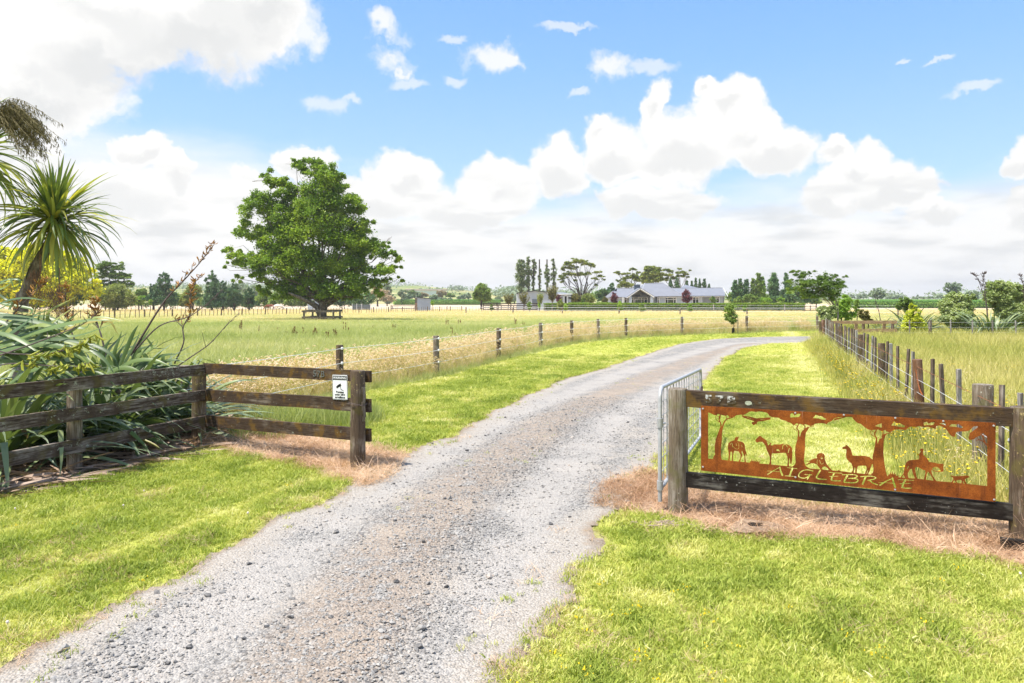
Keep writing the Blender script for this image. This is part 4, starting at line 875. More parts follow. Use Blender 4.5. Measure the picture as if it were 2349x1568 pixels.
# resting dog
poly_([(1565,950),(1620,955),(1660,930),(1700,915),(1740,912),(1728,890),(1735,860),(1760,840),(1800,835),(1835,850),(1848,880),(1840,905),(1850,940),(1870,990),(1910,1040),(1960,1095),(1920,1095),(1885,1055),(1850,1030),(1820,1035),(1800,1060),(1840,1100),(1790,1085),(1760,1040),(1730,1000),(1690,985),(1650,985),(1590,1010),(1565,1012),(1640,965),(1600,962)], s1, True)
poly_([(1785,905),(1800,900),(1820,905),(1812,925),(1795,925)], s1, False)
for Q in ([(1740,930),(1735,980),(1750,1010)], [(1768,940),(1800,1000),(1832,975)], [(1765,872),(1775,868)], [(1808,862),(1818,864)], [(1790,885),(1802,884)]): stroke(Q, s1, 5)
poly_([(785,985),(800,950),(808,965),(812,905),(822,960),(840,930),(838,965),(860,935),(855,968),(890,930),(875,970),(915,945),(895,975),(942,950),(920,985),(925,1010),(785,1000)], s1, True)
# eagle
poly_([(678,290),(710,300),(760,305),(820,318),(880,335),(915,330),(960,330),(1020,322),(1085,322),(1070,335),(1085,345),(1055,355),(1020,362),(985,370),(940,378),(905,380),(885,392),(888,420),(868,415),(835,438),(828,425),(812,412),(812,390),(850,385),(835,372),(790,355),(740,340),(700,325),(680,308)], s1, True)
stroke([(690,295),(700,272)], s1, 8, add=True); stroke([(912,332),(912,235)], s1, 4, add=True)
for Q in ([(745,318),(800,340),(850,358)], [(935,352),(1040,340)]): stroke(Q, s1, 6, 3)
# llama, rider, small dog, tufts
poly_([(190,492),(205,485),(230,478),(235,455),(246,462),(272,480),(295,505),(310,545),(322,597),(400,598),(480,600),(540,615),(590,655),(590,700),(570,712),(560,745),(540,800),(522,845),(503,845),(530,775),(515,790),(500,842),(478,840),(505,770),(505,745),(490,725),(440,725),(395,730),(380,760),(377,832),(355,830),(360,770),(355,740),(345,760),(337,825),(306,820),(328,780),(325,740),(310,700),(270,665),(245,630),(240,590),(243,540),(240,515),(210,510),(195,515)], s2, True)
poly_([(1190,525),(1205,520),(1208,510),(1240,508),(1243,518),(1258,523),(1243,530),(1245,545),(1240,565),(1250,595),(1285,620),(1315,665),(1325,680),(1400,690),(1460,705),(1512,702),(1520,720),(1512,735),(1520,795),(1490,803),(1478,790),(1455,755),(1420,740),(1385,745),(1360,770),(1355,800),(1370,850),(1400,895),(1432,935),(1390,930),(1370,885),(1340,835),(1310,800),(1295,830),(1282,912),(1255,910),(1275,830),(1275,788),(1245,782),(1200,755),(1155,740),(1135,760),(1145,810),(1160,870),(1180,902),(1140,900),(1125,860),(1105,810),(1095,765),(1070,775),(1040,830),(1055,892),(1020,892),(1000,870),(985,840),(962,888),(935,890),(985,830),(1000,760),(1010,710),(1030,675),(1070,655),(1140,650),(1190,645),(1193,610),(1186,590),(1200,560),(1215,545),(1200,532)], s2, True)
stroke([(1365,775),(1410,800),(1470,803),(1510,800)], s2, 8, add=True); stroke([(1035,768),(1053,732)], s2, 9)
poly_([(1595,828),(1615,850),(1650,862),(1720,862),(1790,860),(1825,853),(1855,860),(1872,872),(1850,885),(1825,890),(1805,910),(1815,935),(1842,975),(1812,970),(1790,930),(1782,925),(1780,965),(1762,965),(1765,920),(1745,910),(1705,912),(1690,925),(1708,958),(1688,955),(1675,920),(1665,915),(1640,950),(1620,950),(1650,910),(1650,885),(1625,868)], s2, True)
poly_([(775,868),(800,825),(805,850),(820,795),(828,845),(845,790),(850,845),(875,805),(870,850),(895,820),(885,858),(930,850),(910,885),(800,885)], s2, True)
poly_([(130,800),(155,770),(158,790),(185,805),(170,815)], s2, True)
# lettering cut through the lower band
for Q, f, w0, w1 in (([(1208,1042),(1220,1100),(1243,1160)], s1, 20, 28), ([(1208,1045),(1130,1088),(1050,1140),(1040,1150)], s1, 8, 20), ([(1030,1100),(1130,1104),(1222,1112)], s1, 9, 7),
    ([(1385,1058),(1345,1170)], s1, 26, 26), ([(1315,1050),(1450,1064)], s1, 10, 10), ([(1283,1168),(1420,1178)], s1, 10, 10),
    ([(1678,1098),(1600,1080),(1530,1094),(1482,1135),(1478,1180),(1530,1202),(1580,1195),(1622,1165)], s1, 16, 16), ([(1560,1148),(1662,1154)], s1, 10, 10), ([(1632,1152),(1600,1218)], s1, 22, 16),
    ([(1782,1090),(1745,1150),(1728,1192),(1765,1212)], s1, 24, 20), ([(1755,1212),(1870,1220)], s1, 18, 13),
    ([(1985,1128),(1955,1180),(1942,1225)], s1, 24, 24), ([(1900,1116),(2098,1130)], s1, 10, 10), ([(1912,1176),(2040,1172)], s1, 9, 8), ([(1942,1226),(1985,1240),(2072,1240)], s1, 20, 15),
    ([(255,855),(218,925)], s2, 24, 22), ([(196,842),(330,840),(385,858),(350,882),(275,888)], s2, 13, 13), ([(300,888),(378,896),(392,925),(335,945),(218,938)], s2, 14, 16),
    ([(492,872),(455,962)], s2, 24, 22), ([(426,866),(560,860),(625,880),(590,902),(520,912)], s2, 12, 12), ([(540,912),(590,948),(648,970)], s2, 18, 14),
    ([(842,885),(858,940),(878,998)], s2, 20, 26), ([(840,890),(765,922),(680,975)], s2, 8, 20), ([(665,942),(760,944),(862,952)], s2, 8, 7),
    ([(1012,908),(985,955),(970,1002)], s2, 24, 24), ([(920,905),(1122,914)], s2, 10, 10), ([(940,958),(1080,952)], s2, 9, 8), ([(970,1004),(1010,1014),(1088,1014)], s2, 20, 15)):
    stroke(Q, f, w0, w1)
# trace the outline and fill it
fld_ = np.zeros((GH + 2, GW + 2)); fld_[1:-1, 1:-1] = solid
k_ = fld_.copy(); k_[1:-1, 1:-1] = (fld_[1:-1, 1:-1] * 4 + fld_[:-2, 1:-1] + fld_[2:, 1:-1] + fld_[1:-1, :-2] + fld_[1:-1, 2:]) / 8; fld_ = np.clip(k_, 0, 1)
ins = fld_ > .5; segs_ = {}
case = (ins[:-1, :-1] * 1 + ins[:-1, 1:] * 2 + ins[1:, 1:] * 4 + ins[1:, :-1] * 8)
ys_, xs_ = np.nonzero((case > 0) & (case < 15))
EDG = {1: [(3, 0)], 2: [(0, 1)], 3: [(3, 1)], 4: [(1, 2)], 5: [(3, 2), (1, 0)], 6: [(0, 2)], 7: [(3, 2)], 8: [(2, 3)], 9: [(2, 0)], 10: [(0, 3), (2, 1)], 11: [(2, 1)], 12: [(1, 3)], 13: [(1, 0)], 14: [(0, 3)]}
def ekey(y, x, e): return ('h', y, x) if e == 0 else ('v', y, x + 1) if e == 1 else ('h', y + 1, x) if e == 2 else ('v', y, x)
for y, x in zip(ys_.tolist(), xs_.tolist()):
    for a, b in EDG[int(case[y, x])]: segs_[ekey(y, x, a)] = ekey(y, x, b)
def epos(k):
    ty, y, x = k
    if ty == 'h': a, b = fld_[y, x], fld_[y, x + 1]; return ((x + (.5 - a) / (b - a) - .5) * RS, (y - .5) * RS)
    a, b = fld_[y, x], fld_[y + 1, x]; return ((x - .5) * RS, (y + (.5 - a) / (b - a) - .5) * RS)
loops = []
while segs_:
    st_, cur = next(iter(segs_.items())); lp = [st_]; del segs_[st_]
    while cur != st_ and cur in segs_: lp.append(cur); nx = segs_.pop(cur); cur = nx
    if len(lp) >= 8: loops.append([epos(k) for k in lp])
def dp(P, eps):
    P = np.array(P); n = len(P)
    if n < 8: return P.tolist()
    far = int(np.argmax(np.hypot(*(P - P[0]).T))); keep_ = {0, far}
    def rec(i, j):
        if j - i < 2: return
        a, b = P[i], P[j % n]; d = b - a; L = np.hypot(*d) + 1e-12; q = P[i + 1:j]; dist = np.abs((q[:, 0] - a[0]) * d[1] - (q[:, 1] - a[1]) * d[0]) / L
        k = int(np.argmax(dist))
        if dist[k] > eps: keep_.add(i + 1 + k); rec(i, i + 1 + k); rec(i + 1 + k, j)
    rec(0, far); rec(far, n); return P[sorted(keep_)].tolist()
loops = [dp(l, .00045) for l in loops]; loops = [l for l in loops if len(l) > 3]
cu = bpy.data.curves.new('sheet', 'CURVE'); cu.dimensions = '2D'; cu.fill_mode = 'BOTH'; cu.extrude = .0022
for l in loops:
    sp_ = cu.splines.new('POLY'); sp_.points.add(len(l) - 1); sp_.use_cyclic_u = True
    sp_.points.foreach_set('co', [c for p in l for c in (p[0], p[1], 0, 1)])
tmp = bpy.data.objects.new('sheet', cu); COL.objects.link(tmp); dg = bpy.context.evaluated_depsgraph_get(); dg.update()
me = bpy.data.meshes.new_from_object(tmp.evaluated_get(dg)); bpy.data.objects.remove(tmp)
m, t = mat('rusted_steel'); o_ = objco(t)
na_ = t.noise(o_, 5, 5, .65); nb_ = t.noise(o_, 160, 4, .75); nc_ = t.noise(t.v('MULTIPLY', o_, (14, 1.2, 1)), 1.6, 4, .6)
v_ = t.m('ADD', t.m('MULTIPLY', na_.outputs[0], .5), t.m('MULTIPLY', nb_.outputs[0], .5))
c = t.ramp(v_, [(.36, (0.081, 0.022, 0.006)), (.5, (0.231, 0.062, 0.011)), (.64, (0.413, 0.131, 0.022))])
c = t.mix(t.m('MULTIPLY', t.ss(nc_.outputs[0], .54, .70), .4), c, (.045, .013, .008))
dr_ = t.noise(t.v('MULTIPLY', o_, (40, 1.5, 1)), 1.3, 2, .5)
c = t.mix(t.m('MULTIPLY', t.ss(dr_.outputs[0], .70, .74), .45), c, (.50, .30, .22))
finish(m, t, c, .85, bump=nb_.outputs[0], bstr=.35, bdist=.002, spec=.15)
me.materials.clear(); me.materials.append(m)
# stand the flat sheet on its corners between the beams
def s_loc(px, z, off=-.056):
    k = (px - CX) / F; tt = (k * A_.y - A_.x) / ((B_.x - A_.x) - k * (B_.y - A_.y)); return tt * LS, (A_ + (B_ - A_) * tt).y
xL, yL = s_loc(1609, 0); xR, yR = s_loc(2279.8, 0)
zTL, zBL, zTR, zBR = Z_at(928.8, yL), Z_at(1077, yL), Z_at(967.8, yR), Z_at(1148, yR)
for v in me.vertices:
    u_, w_ = v.co.x / PW, v.co.y / PH; zt, zb = zTL + (zTR - zTL) * u_, zBL + (zBR - zBL) * u_
    v.co = Vector((xL + (xR - xL) * u_, -.0565 + v.co.z, zb + (zt - zb) * w_))
panel = empty('steel_sign', A_, sf.rotation_euler.z, 'rust brown laser cut steel panel lettered AIGLEBRAE with trees, horses, dog, llama and rider', 'sign')
link('cut_panel', me, panel)
sc_m = MB(); sc_m.tube([(0, 0, 0), (0, -.006, 0), (0, -.008, 0)], [.0085, .0085, .004], 10); scm = sc_m.mesh('screw', M['galv'])
for px, py, tp in ((1613.5,936,1),(1823.5,945.6,1),(1934,950,1),(2051,957,1),(2160,964,1),(2274.5,974.5,1),(1613.5,1068.5,0),(1824,1092,0),(2050.5,1120,0),(2275.5,1142.5,0)):
    lx, ly = s_loc(px, 0); link('screw', scm, panel, (lx, -.0588, Z_at(py, ly)))
# burrow and stone at the foot of the frame
def burrow():
    bm = MB(); n = 20; prof = [(.30, -.03), (.24, -.014), (.17, -.002), (.13, -.004), (.10, -.018), (.06, -.028), (.0, -.03)]; vs = []
    for r, z in prof:
        for k in range(n): a = 2 * PI * k / n; j = 1 + .18 * math.sin(a * 3 + r * 9) + random.uniform(-.05, .05); vs.append((r * 1.5 * j * math.cos(a), r * j * math.sin(a), z + random.uniform(-.003, .003)))
    fs = [(i * n + k, i * n + (k + 1) % n, (i + 1) * n + (k + 1) % n, (i + 1) * n + k) for i in range(len(prof) - 1) for k in range(n)]
    bm.add(vs, fs); return bm
m, t = mat('burrow_soil'); nz = t.noise(genpos(t), 30, 5, .7); M['soil'] = finish(m, t, t.mix(t.ss(nz.outputs[0], .35, .65), (.20, .135, .09), (.38, .28, .20)), .95, bump=nz.outputs[0], bstr=.8, bdist=.02, spec=.05)
M['dark_hole'] = plain('dark_hole', (.02, .014, .01), .95, 0, .2)  # near-black disc colour stands in for the shade inside the burrow mouth
x, y = G(1735, 1216); b_ = burrow().obj('burrow', M['soil'], None, True); b_.scale = (.55, .60, 1.1); b_.location = (x, y, .062); hm_ = MB(); hm_.tube([(0, .02, -.022), (0, .02, -.012)], [.125, .12], 12); hm_.obj('hole', M['dark_hole'], b_); tag(b_, 'small animal burrow in bare soil below the steel sign', 'burrow')
mb = MB(); mb.box((0, 0, .045), (.16, .06, .09), None, .012); o = mb.obj('timber_offcut', M['rail_black']); x, y = G(2322, 1262); o.location = (x, y, 0); o.rotation_euler = (R(12), 0, R(-12)); tag(o, 'dark timber offcut at the foot of the right sign post', 'offcut')

# ------------------------------------------------------------------ galvanised farm gate, swung open beside the sign
ga, gb = Vector((1.47, 7.10, 0)), Vector((2.77, 10.5, 0)); gd = (gb - ga); gl = gd.length; gd.normalize()
gt = empty('farm_gate', ga, math.atan2(gd.y, gd.x), 'galvanised tube farm gate swung open behind the left sign post', 'gate')
zt0, zb0, zt1, zb1 = 1.20, .20, 1.055, .07
mb = MB(); r_ = .021
mb.tube([(.0, 0, zb0 - .12), (0, 0, zb0), (0, 0, zt0 - .10), (.03, 0, zt0 - .03), (.10, 0, zt0), (gl * .5, 0, (zt0 + zt1) / 2), (gl - .06, 0, zt1), (gl, 0, zt1 - .05), (gl, 0, zb1 + .05), (gl - .05, 0, zb1), (gl * .5, 0, (zb0 + zb1) / 2), (0, 0, zb0)], r_, 10); mb.obj('gate_frame', M['galv'], gt, True)
def gzt(x): return zt0 + (zt1 - zt0) * x / gl
def gzb(x): return zb0 + (zb1 - zb0) * x / gl
for k in range(1, 16):
    x = gl * k / 16; mb = MB()
    if k % 2 == 0:
        for z0, z1, w in ((gzb(x), gzb(x) + .06, .012), (gzb(x) + .06, gzt(x) - .09, .034), (gzt(x) - .09, gzt(x), .012)): mb.box((x, 0, (z0 + z1) / 2), (w, .012, z1 - z0 + .01))
        mb.obj('gate_stay', M['galv'], gt)
    else: mb.tube([(x, 0, gzb(x)), (x, 0, gzt(x))], .0045, 6); mb.obj('gate_rod', M['galv'], gt)
for k in range(1, 7):
    f_ = k / 7; mb = MB(); mb.tube([(0, .008, gzb(0) + (zt0 - zb0) * f_), (gl, .008, gzb(gl) + (zt1 - zb1) * f_)], .005, 6); mb.obj('gate_bar', M['galv'], gt)
for z in (.86, .24):
    mb = MB(); mb.tube([(0, 0, z - .045), (0, 0, z + .045)], .031, 10); mb.tube([(0, 0, z - .02), (.12, -.03, z - .02)], .012, 6); mb.obj('gate_hinge', M['galv'], gt)
mb = MB(); mb.box((gl - .03, -.02, zt1 - .28), (.05, .03, .06)); mb.obj('gate_latch', M['stem_dark'], gt)

# ------------------------------------------------------------------ fence builders
def wire_between(name, P, r, mt_, parent, n=4, sag=.0, sub=1):
    Q = []
    for i in range(len(P) - 1):
        a, b = Vector(P[i]), Vector(P[i + 1])
        for k in range(sub): u_ = k / sub; p = a.lerp(b, u_); p.z -= 4 * sag * u_ * (1 - u_); Q.append(p)
    Q.append(Vector(P[-1])); mb = MB(); mb.tube(Q, r, n); return mb.obj(name, M[mt_], parent)
# white wire fence along the paddock
wf = empty('white_wire_fence', (0, 0, 0), label='post fence with three white wires curving along the left side of the driveway', cat='fence')
ins_m = MB(); ins_m.tube([(0, 0, -.030), (0, 0, -.022), (0, 0, .022), (0, 0, .030)], [.012, .026, .026, .012], 8); ins_m.tube([(0, -.01, 0), (0, .07, 0)], .012, 6); insm = ins_m.mesh('insulator', M['white'], True)
pm = [round_post(.082, 1.07, n=12).mesh('post', M['post' if k % 2 else 'post_dark'], True) for k in range(4)]
for i, (x, y) in enumerate(WF[1:]):
    link('post', pm[i % 4], wf, (x, y, float(gz(x, y))), (random.uniform(-.02, .02), random.uniform(-.02, .02), random.random() * 6))
    for z in (1.0, .68, .36): link('insulator', insm, wf, (x + .07, y - .085, float(gz(x, y)) + z), (0, 0, R(20)))
for z in (1.0, .68, .36):
    wire_between('wire', [(x + .07, y - .10, float(gz(x, y)) + z) for x, y in [WF[0]] + WF[1:]], .0058 , 'rope', wf, 5, .012, 4)
# batten fence on the right
bfn = empty('batten_fence', (bf(7.5), 7.5, 0), label='grey batten and wire fence receding along the right side of the mown strip', cat='fence')
def y_at_px(px):       # where the fence line meets a frame column
    k = (px - CX) / F; return (5.69 - .362 * 9.07) / (k - .362)
def c7(x): return 1835.2 + x * .21876
bt = []
for w in (0, 1, 2, 3):
    mb = MB(); mb.box((0, 0, .54), (.045 + .004 * w, .036, 1.30), None, .004); bt.append(mb.mesh('batten', M['batten' if w % 2 else 'batten_dark']))
near = [2105, 1675, 1522, 1383, 1183, 1103, 1027, 960, 897, 788, 745, 697, 660, 595, 567, 540, 510]
def bplace(me, y, tilt=.03, name='batten'):
    x = bf(y); return link(name, me, bfn, P_in(bfn, (x, y, 0)), (random.gauss(0, tilt), random.gauss(0, tilt * .8), R(20) + random.gauss(0, .1)))
for i, c in enumerate(near): bplace(bt[(i * 7 + i // 3) % 4], y_at_px(c7(c)) , .025)
for y in (6.85, 6.3): bplace(bt[1], y)
ys2 = []; y = y_at_px(c7(487)); 
while y < 32.5: ys2.append(y); y += .62 + random.uniform(-.05, .05)
for i, y in enumerate(ys2):
    if i % 6 != 3: bplace(bt[random.randrange(4)], y, .03)
bp = [round_post(.075, 1.12, n=10).mesh('post', M[k], True) for k in ('post_dark', 'post', 'post_rust')]
for i, y in enumerate([ys2[3 + 6 * k] for k in range((len(ys2) - 4) // 6 + 1)]): bplace(bp[i % 3], y, .03, 'post')
bplace(bp[0], y_at_px(c7(862)), .02, 'post'); bplace(bp[0], y_at_px(c7(636)), .02, 'post')
o = bplace(bp[2], y_at_px(c7(1265)), .01, 'post'); o.rotation_euler = (R(2), R(-4), 0); lean_y = y_at_px(c7(1265))
o = bplace(round_post(.108, 1.12).mesh('post', M['post'], True), 8.1, .005, 'post'); o.name = 'strainer_post'
for z, r, mt_ in ((1.0, .0035, 'wire_rust'), (.80, .0035, 'wire'), (.60, .0035, 'wire'), (.40, .0035, 'wire'), (.22, .0035, 'wire')):
    ys3 = [5.4] + list(np.arange(6.3, 32.9, 1.3)); wire_between('wire', [P_in(bfn, (bf(y) - .075, y, z + random.gauss(0, .008))) for y in ys3], r, mt_, bfn, 4)
mb = MB()                 # barbs along the top wire
for y in np.arange(6, 20, .16):
    p = Vector(P_in(bfn, (bf(y) - .075, y, 1.0))); a = random.uniform(0, 3)
    mb.tube([p + Vector((math.cos(a) * .018, 0, math.sin(a) * .018)), p - Vector((math.cos(a) * .018, 0, math.sin(a) * .018))], .0022, 3)
o = mb.obj('barbs', M['wire_rust'], bfn); o['kind'] = 'stuff'
for (y, z) in ((y_at_px(c7(745)), .60), (y_at_px(c7(705)), .22), (y_at_px(c7(545)), .60), (6.9, .72)):
    mb = MB(); mb.tube([(0, -.03, 0), (0, -.02, 0), (0, .02, 0), (0, .03, 0)], [.01, .03, .03, .01], 8); o = mb.obj('wire_strainer', M['galv'], bfn); o.location = P_in(bfn, (bf(y) - .08, y, z))
ch = MB(); p0 = Vector((bf(lean_y) - .10, lean_y - .02, 1.03)); p1 = Vector((bf(lean_y - .55) - .09, lean_y - .55, .62))
for k in range(30):
    u_ = k / 30; c_ = p0.lerp(p1, u_); c_.z -= .10 * math.sin(u_ * PI); d = (p1 - p0).normalized(); s_ = d.cross(Vector((0, 0, 1))).normalized(); s_ = s_ if k % 2 else s_.cross(d)
    ch.tube([c_ + d * (.014 * math.cos(q)) + s_ * (.008 * math.sin(q)) for q in np.linspace(0, 2 * PI, 7)], .0028, 3, False)
tag(ch.obj('chain', M['chain']), 'orange rusty chain hanging from the leaning post of the batten fence', 'chain')
# new pine rails at the end of the strip
pr = empty('pine_rail_fence', (14.3, 33, 0), label='pale new pine post and rail fence at the far end of the batten fence', cat='fence')
for x in (1.6, 2.9): mb = MB(); mb.box((x, .04, .45), (.11, .09, 1.1)); mb.obj('post', M['pine_rail'], pr)
for x in (-.0, 2.0, 3.35): o = round_post(.07, 1.02).obj('post', M['post_dark'], pr, True); o.location = (x, .16, 0)
for z0, z1, x0, h in ((1.05, 1.06, .1, .15), (.66, .68, 1.0, .15), (.315, .345, 1.6, .07)): board((x0, -.03, z0), (3.45, -.03, z1), h, .045, 'rail', 'pine_rail', pr, .004, 5)
# thin wire fence across the right field
tf = empty('field_wire_fence', (17.9, 32.6, 0), label='thin grey post and wire fence crossing in front of the right shrubs', cat='fence')
tfm = [MB() for _ in range(2)]
for k in range(2): tfm[k].tube([(0, 0, -.2), (0, 0, 1.08)], .045 if k else .033, 7)
tfm = [a.mesh('post', M['batten_dark'] if i else M['batten'], True) for i, a in enumerate(tfm)]
for c, k in ((1155, 0), (1367, 1), (1592, 0), (1817, 0), (2023, 0), (2258, 0), (2500, 1), (2740, 0), (2950, 0)):
    x = X_at(c7(c), 32.6); link('post', tfm[k], tf, (x - 17.9, random.uniform(-.1, .1), 0), (random.gauss(0, .02), random.gauss(0, .02), 0), (1.6 if c == 1367 else 1,) * 2 + (1,))
for z in (.98, .76, .52, .3): wire_between('wire', [(-.4, -.05, z), (9, -.05, z)], .003, 'wire', tf)

# distant batten fences
def batten_row(name, pts2, step, hgt, label, every=6, seed=1, wires=True, wh=(.85, .5)):
    rnd = random.Random(seed); o0 = pts2[0]; e = empty(name, (o0[0], o0[1], float(gz(*o0))), label=label, cat='fence')
    b0 = MB(); b0.box((0, 0, hgt / 2 - .05), (.055, .05, hgt + .1)); b0 = b0.mesh('batten', M['post_dark']); b1 = MB(); b1.tube([(0, 0, -.1), (0, 0, hgt * 1.06)], .085, 7); b1 = b1.mesh('post', M['post_dark'], True)
    n = 0
    for i in range(len(pts2) - 1):
        a, b = np.array(pts2[i], float), np.array(pts2[i + 1], float); L = np.hypot(*(b - a)); m_ = int(L / step)
        for k in range(m_):
            p = a + (b - a) * (k + rnd.uniform(-.12, .12)) / m_; n += 1; big = n % every == 0
            if not big and rnd.random() < .04: continue
            link('post' if big else 'batten', b1 if big else b0, e, (p[0] - o0[0], p[1] - o0[1], float(gz(*p)) - float(gz(*o0))), (rnd.gauss(0, .05), rnd.gauss(0, .05), 0))
    if wires:
        for z in wh: wire_between('wire', [(p[0] - o0[0], p[1] - o0[1], float(gz(*p)) - float(gz(*o0)) + z) for p in pts2], .006, 'wire', e, 3)
    return e
batten_row('far_batten_fence', [(-52, 70), (-44, 77), (-37, 98), (-10, 150)], .68, 1.02, 'low dark batten fence crossing the dry grass behind the big tree', 6, 3)
batten_row('outer_batten_fence', [(-92, 138), (-60, 180)], .85, 1.0, 'second batten fence farther off in the dry grass, below the dark pines', 8, 4)
batten_row('yard_batten_fence', [(-8.5, 143), (6, 140)], .62, 1.1, 'pale batten fence in front of the cattle yards', 5, 5)
def rail_row(name, pts2, step, hgt, rails, label, pm_, rw=.012, rmat='rope', rh=None):
    o0 = pts2[0]; e = empty(name, (o0[0], o0[1], float(gz(*o0))), label=label, cat='fence'); b1 = MB()
    b1.tube([(0, 0, -.1), (0, 0, hgt)], .10, 7); b1 = b1.mesh('post', M[pm_], True)
    for i in range(len(pts2) - 1):
        a, b = np.array(pts2[i], float), np.array(pts2[i + 1], float); L = np.hypot(*(b - a)); m_ = max(1, int(L / step))
        for k in range(m_ + (i == len(pts2) - 2)):
            p = a + (b - a) * k / m_; link('post', b1, e, (p[0] - o0[0], p[1] - o0[1], float(gz(*p)) - float(gz(*o0))))
    for z in rails:
        P = [(p[0] - o0[0], p[1] - o0[1] - .1, float(gz(*p)) - float(gz(*o0)) + z) for p in pts2]
        if rh is None: wire_between('wire', P, rw, rmat, e, 4)
        else:
            for i in range(len(P) - 1): mb = MB(); mb.beam(P[i], P[i + 1], .05, rh); mb.obj('rail', M[rmat], e)
    return e
def D(px, d): return (X_at(px, d), d)
M['yard_wood'] = plain('dark_yard_timber', (.035, .022, .016), .8, 0, .2)
rail_row('near_tape_fence', [D(1069, 118), D(1290, 112), D(1560, 104), D(1880, 96), D(2060, 92)], 7.5, 1.15, (1.08, .62), 'near post fence with two white wires across the paddock in front of the hedge', 'post', .012)
rail_row('far_tape_fence', [D(1250, 141), D(1480, 139), D(1800, 134), D(2080, 128)], 11, 1.5, (1.3, .9, .5), 'farther fence of pale posts and white wires directly before the hedge', 'batten', .009)
rail_row('left_tape_fence', [D(620, 158), D(900, 170), D(1150, 172)], 9, 1.0, (.9, .5), 'faint wire fence behind the big tree and below the small shed', 'post', .018)
rail_row('timber_hitch_rail', [D(897, 150), D(980, 151)], 5, 1.3, (1.15, .6), 'weathered grey rail enclosure beside the small shed', 'post', .05, 'post', .14)
rail_row('cattle_yard', [D(1109, 152), D(1172, 150), D(1232, 148)], 2.6, 1.75, (1.6, 1.2, .8, .4), 'dark brown four rail cattle yard in front of the white barn', 'yard_wood', .05, 'yard_wood', .20)
rail_row('hedge_end_yard', [D(1846, 138), D(1872, 140)], 1.6, 1.3, (1.15, .75, .35), 'small dark rail fence at the right end of the hedge', 'post_dark', .05, 'rail', .12)
# rail guard round the big tree
tgx, tgd = X_at(740, 72), 72.0
tg = empty('tree_guard', (tgx, tgd, float(gz(0, tgd))), label='square grey rail guard around the trunk of the big tree', cat='tree guard')
for x, y in ((-1.45, -1.45), (1.45, -1.45), (.15, -1.5), (-1.4, 1.45), (1.4, 1.45)): mb = MB(); mb.box((x, y, .5), (.16, .14, 1.2)); mb.obj('post', M['post'], tg)
for z in (1.12, .52):
    for (x0, y0), (x1, y1) in (((-1.65, -1.56), (1.65, -1.56)), ((-1.65, 1.56), (1.65, 1.56)), ((-1.56, -1.65), (-1.56, 1.65)), ((1.56, -1.65), (1.56, 1.65))):
        board((x0, y0, z), (x1, y1, z + random.uniform(-.04, .04)), .17, .05, 'rail', 'post', tg, .01, 5)
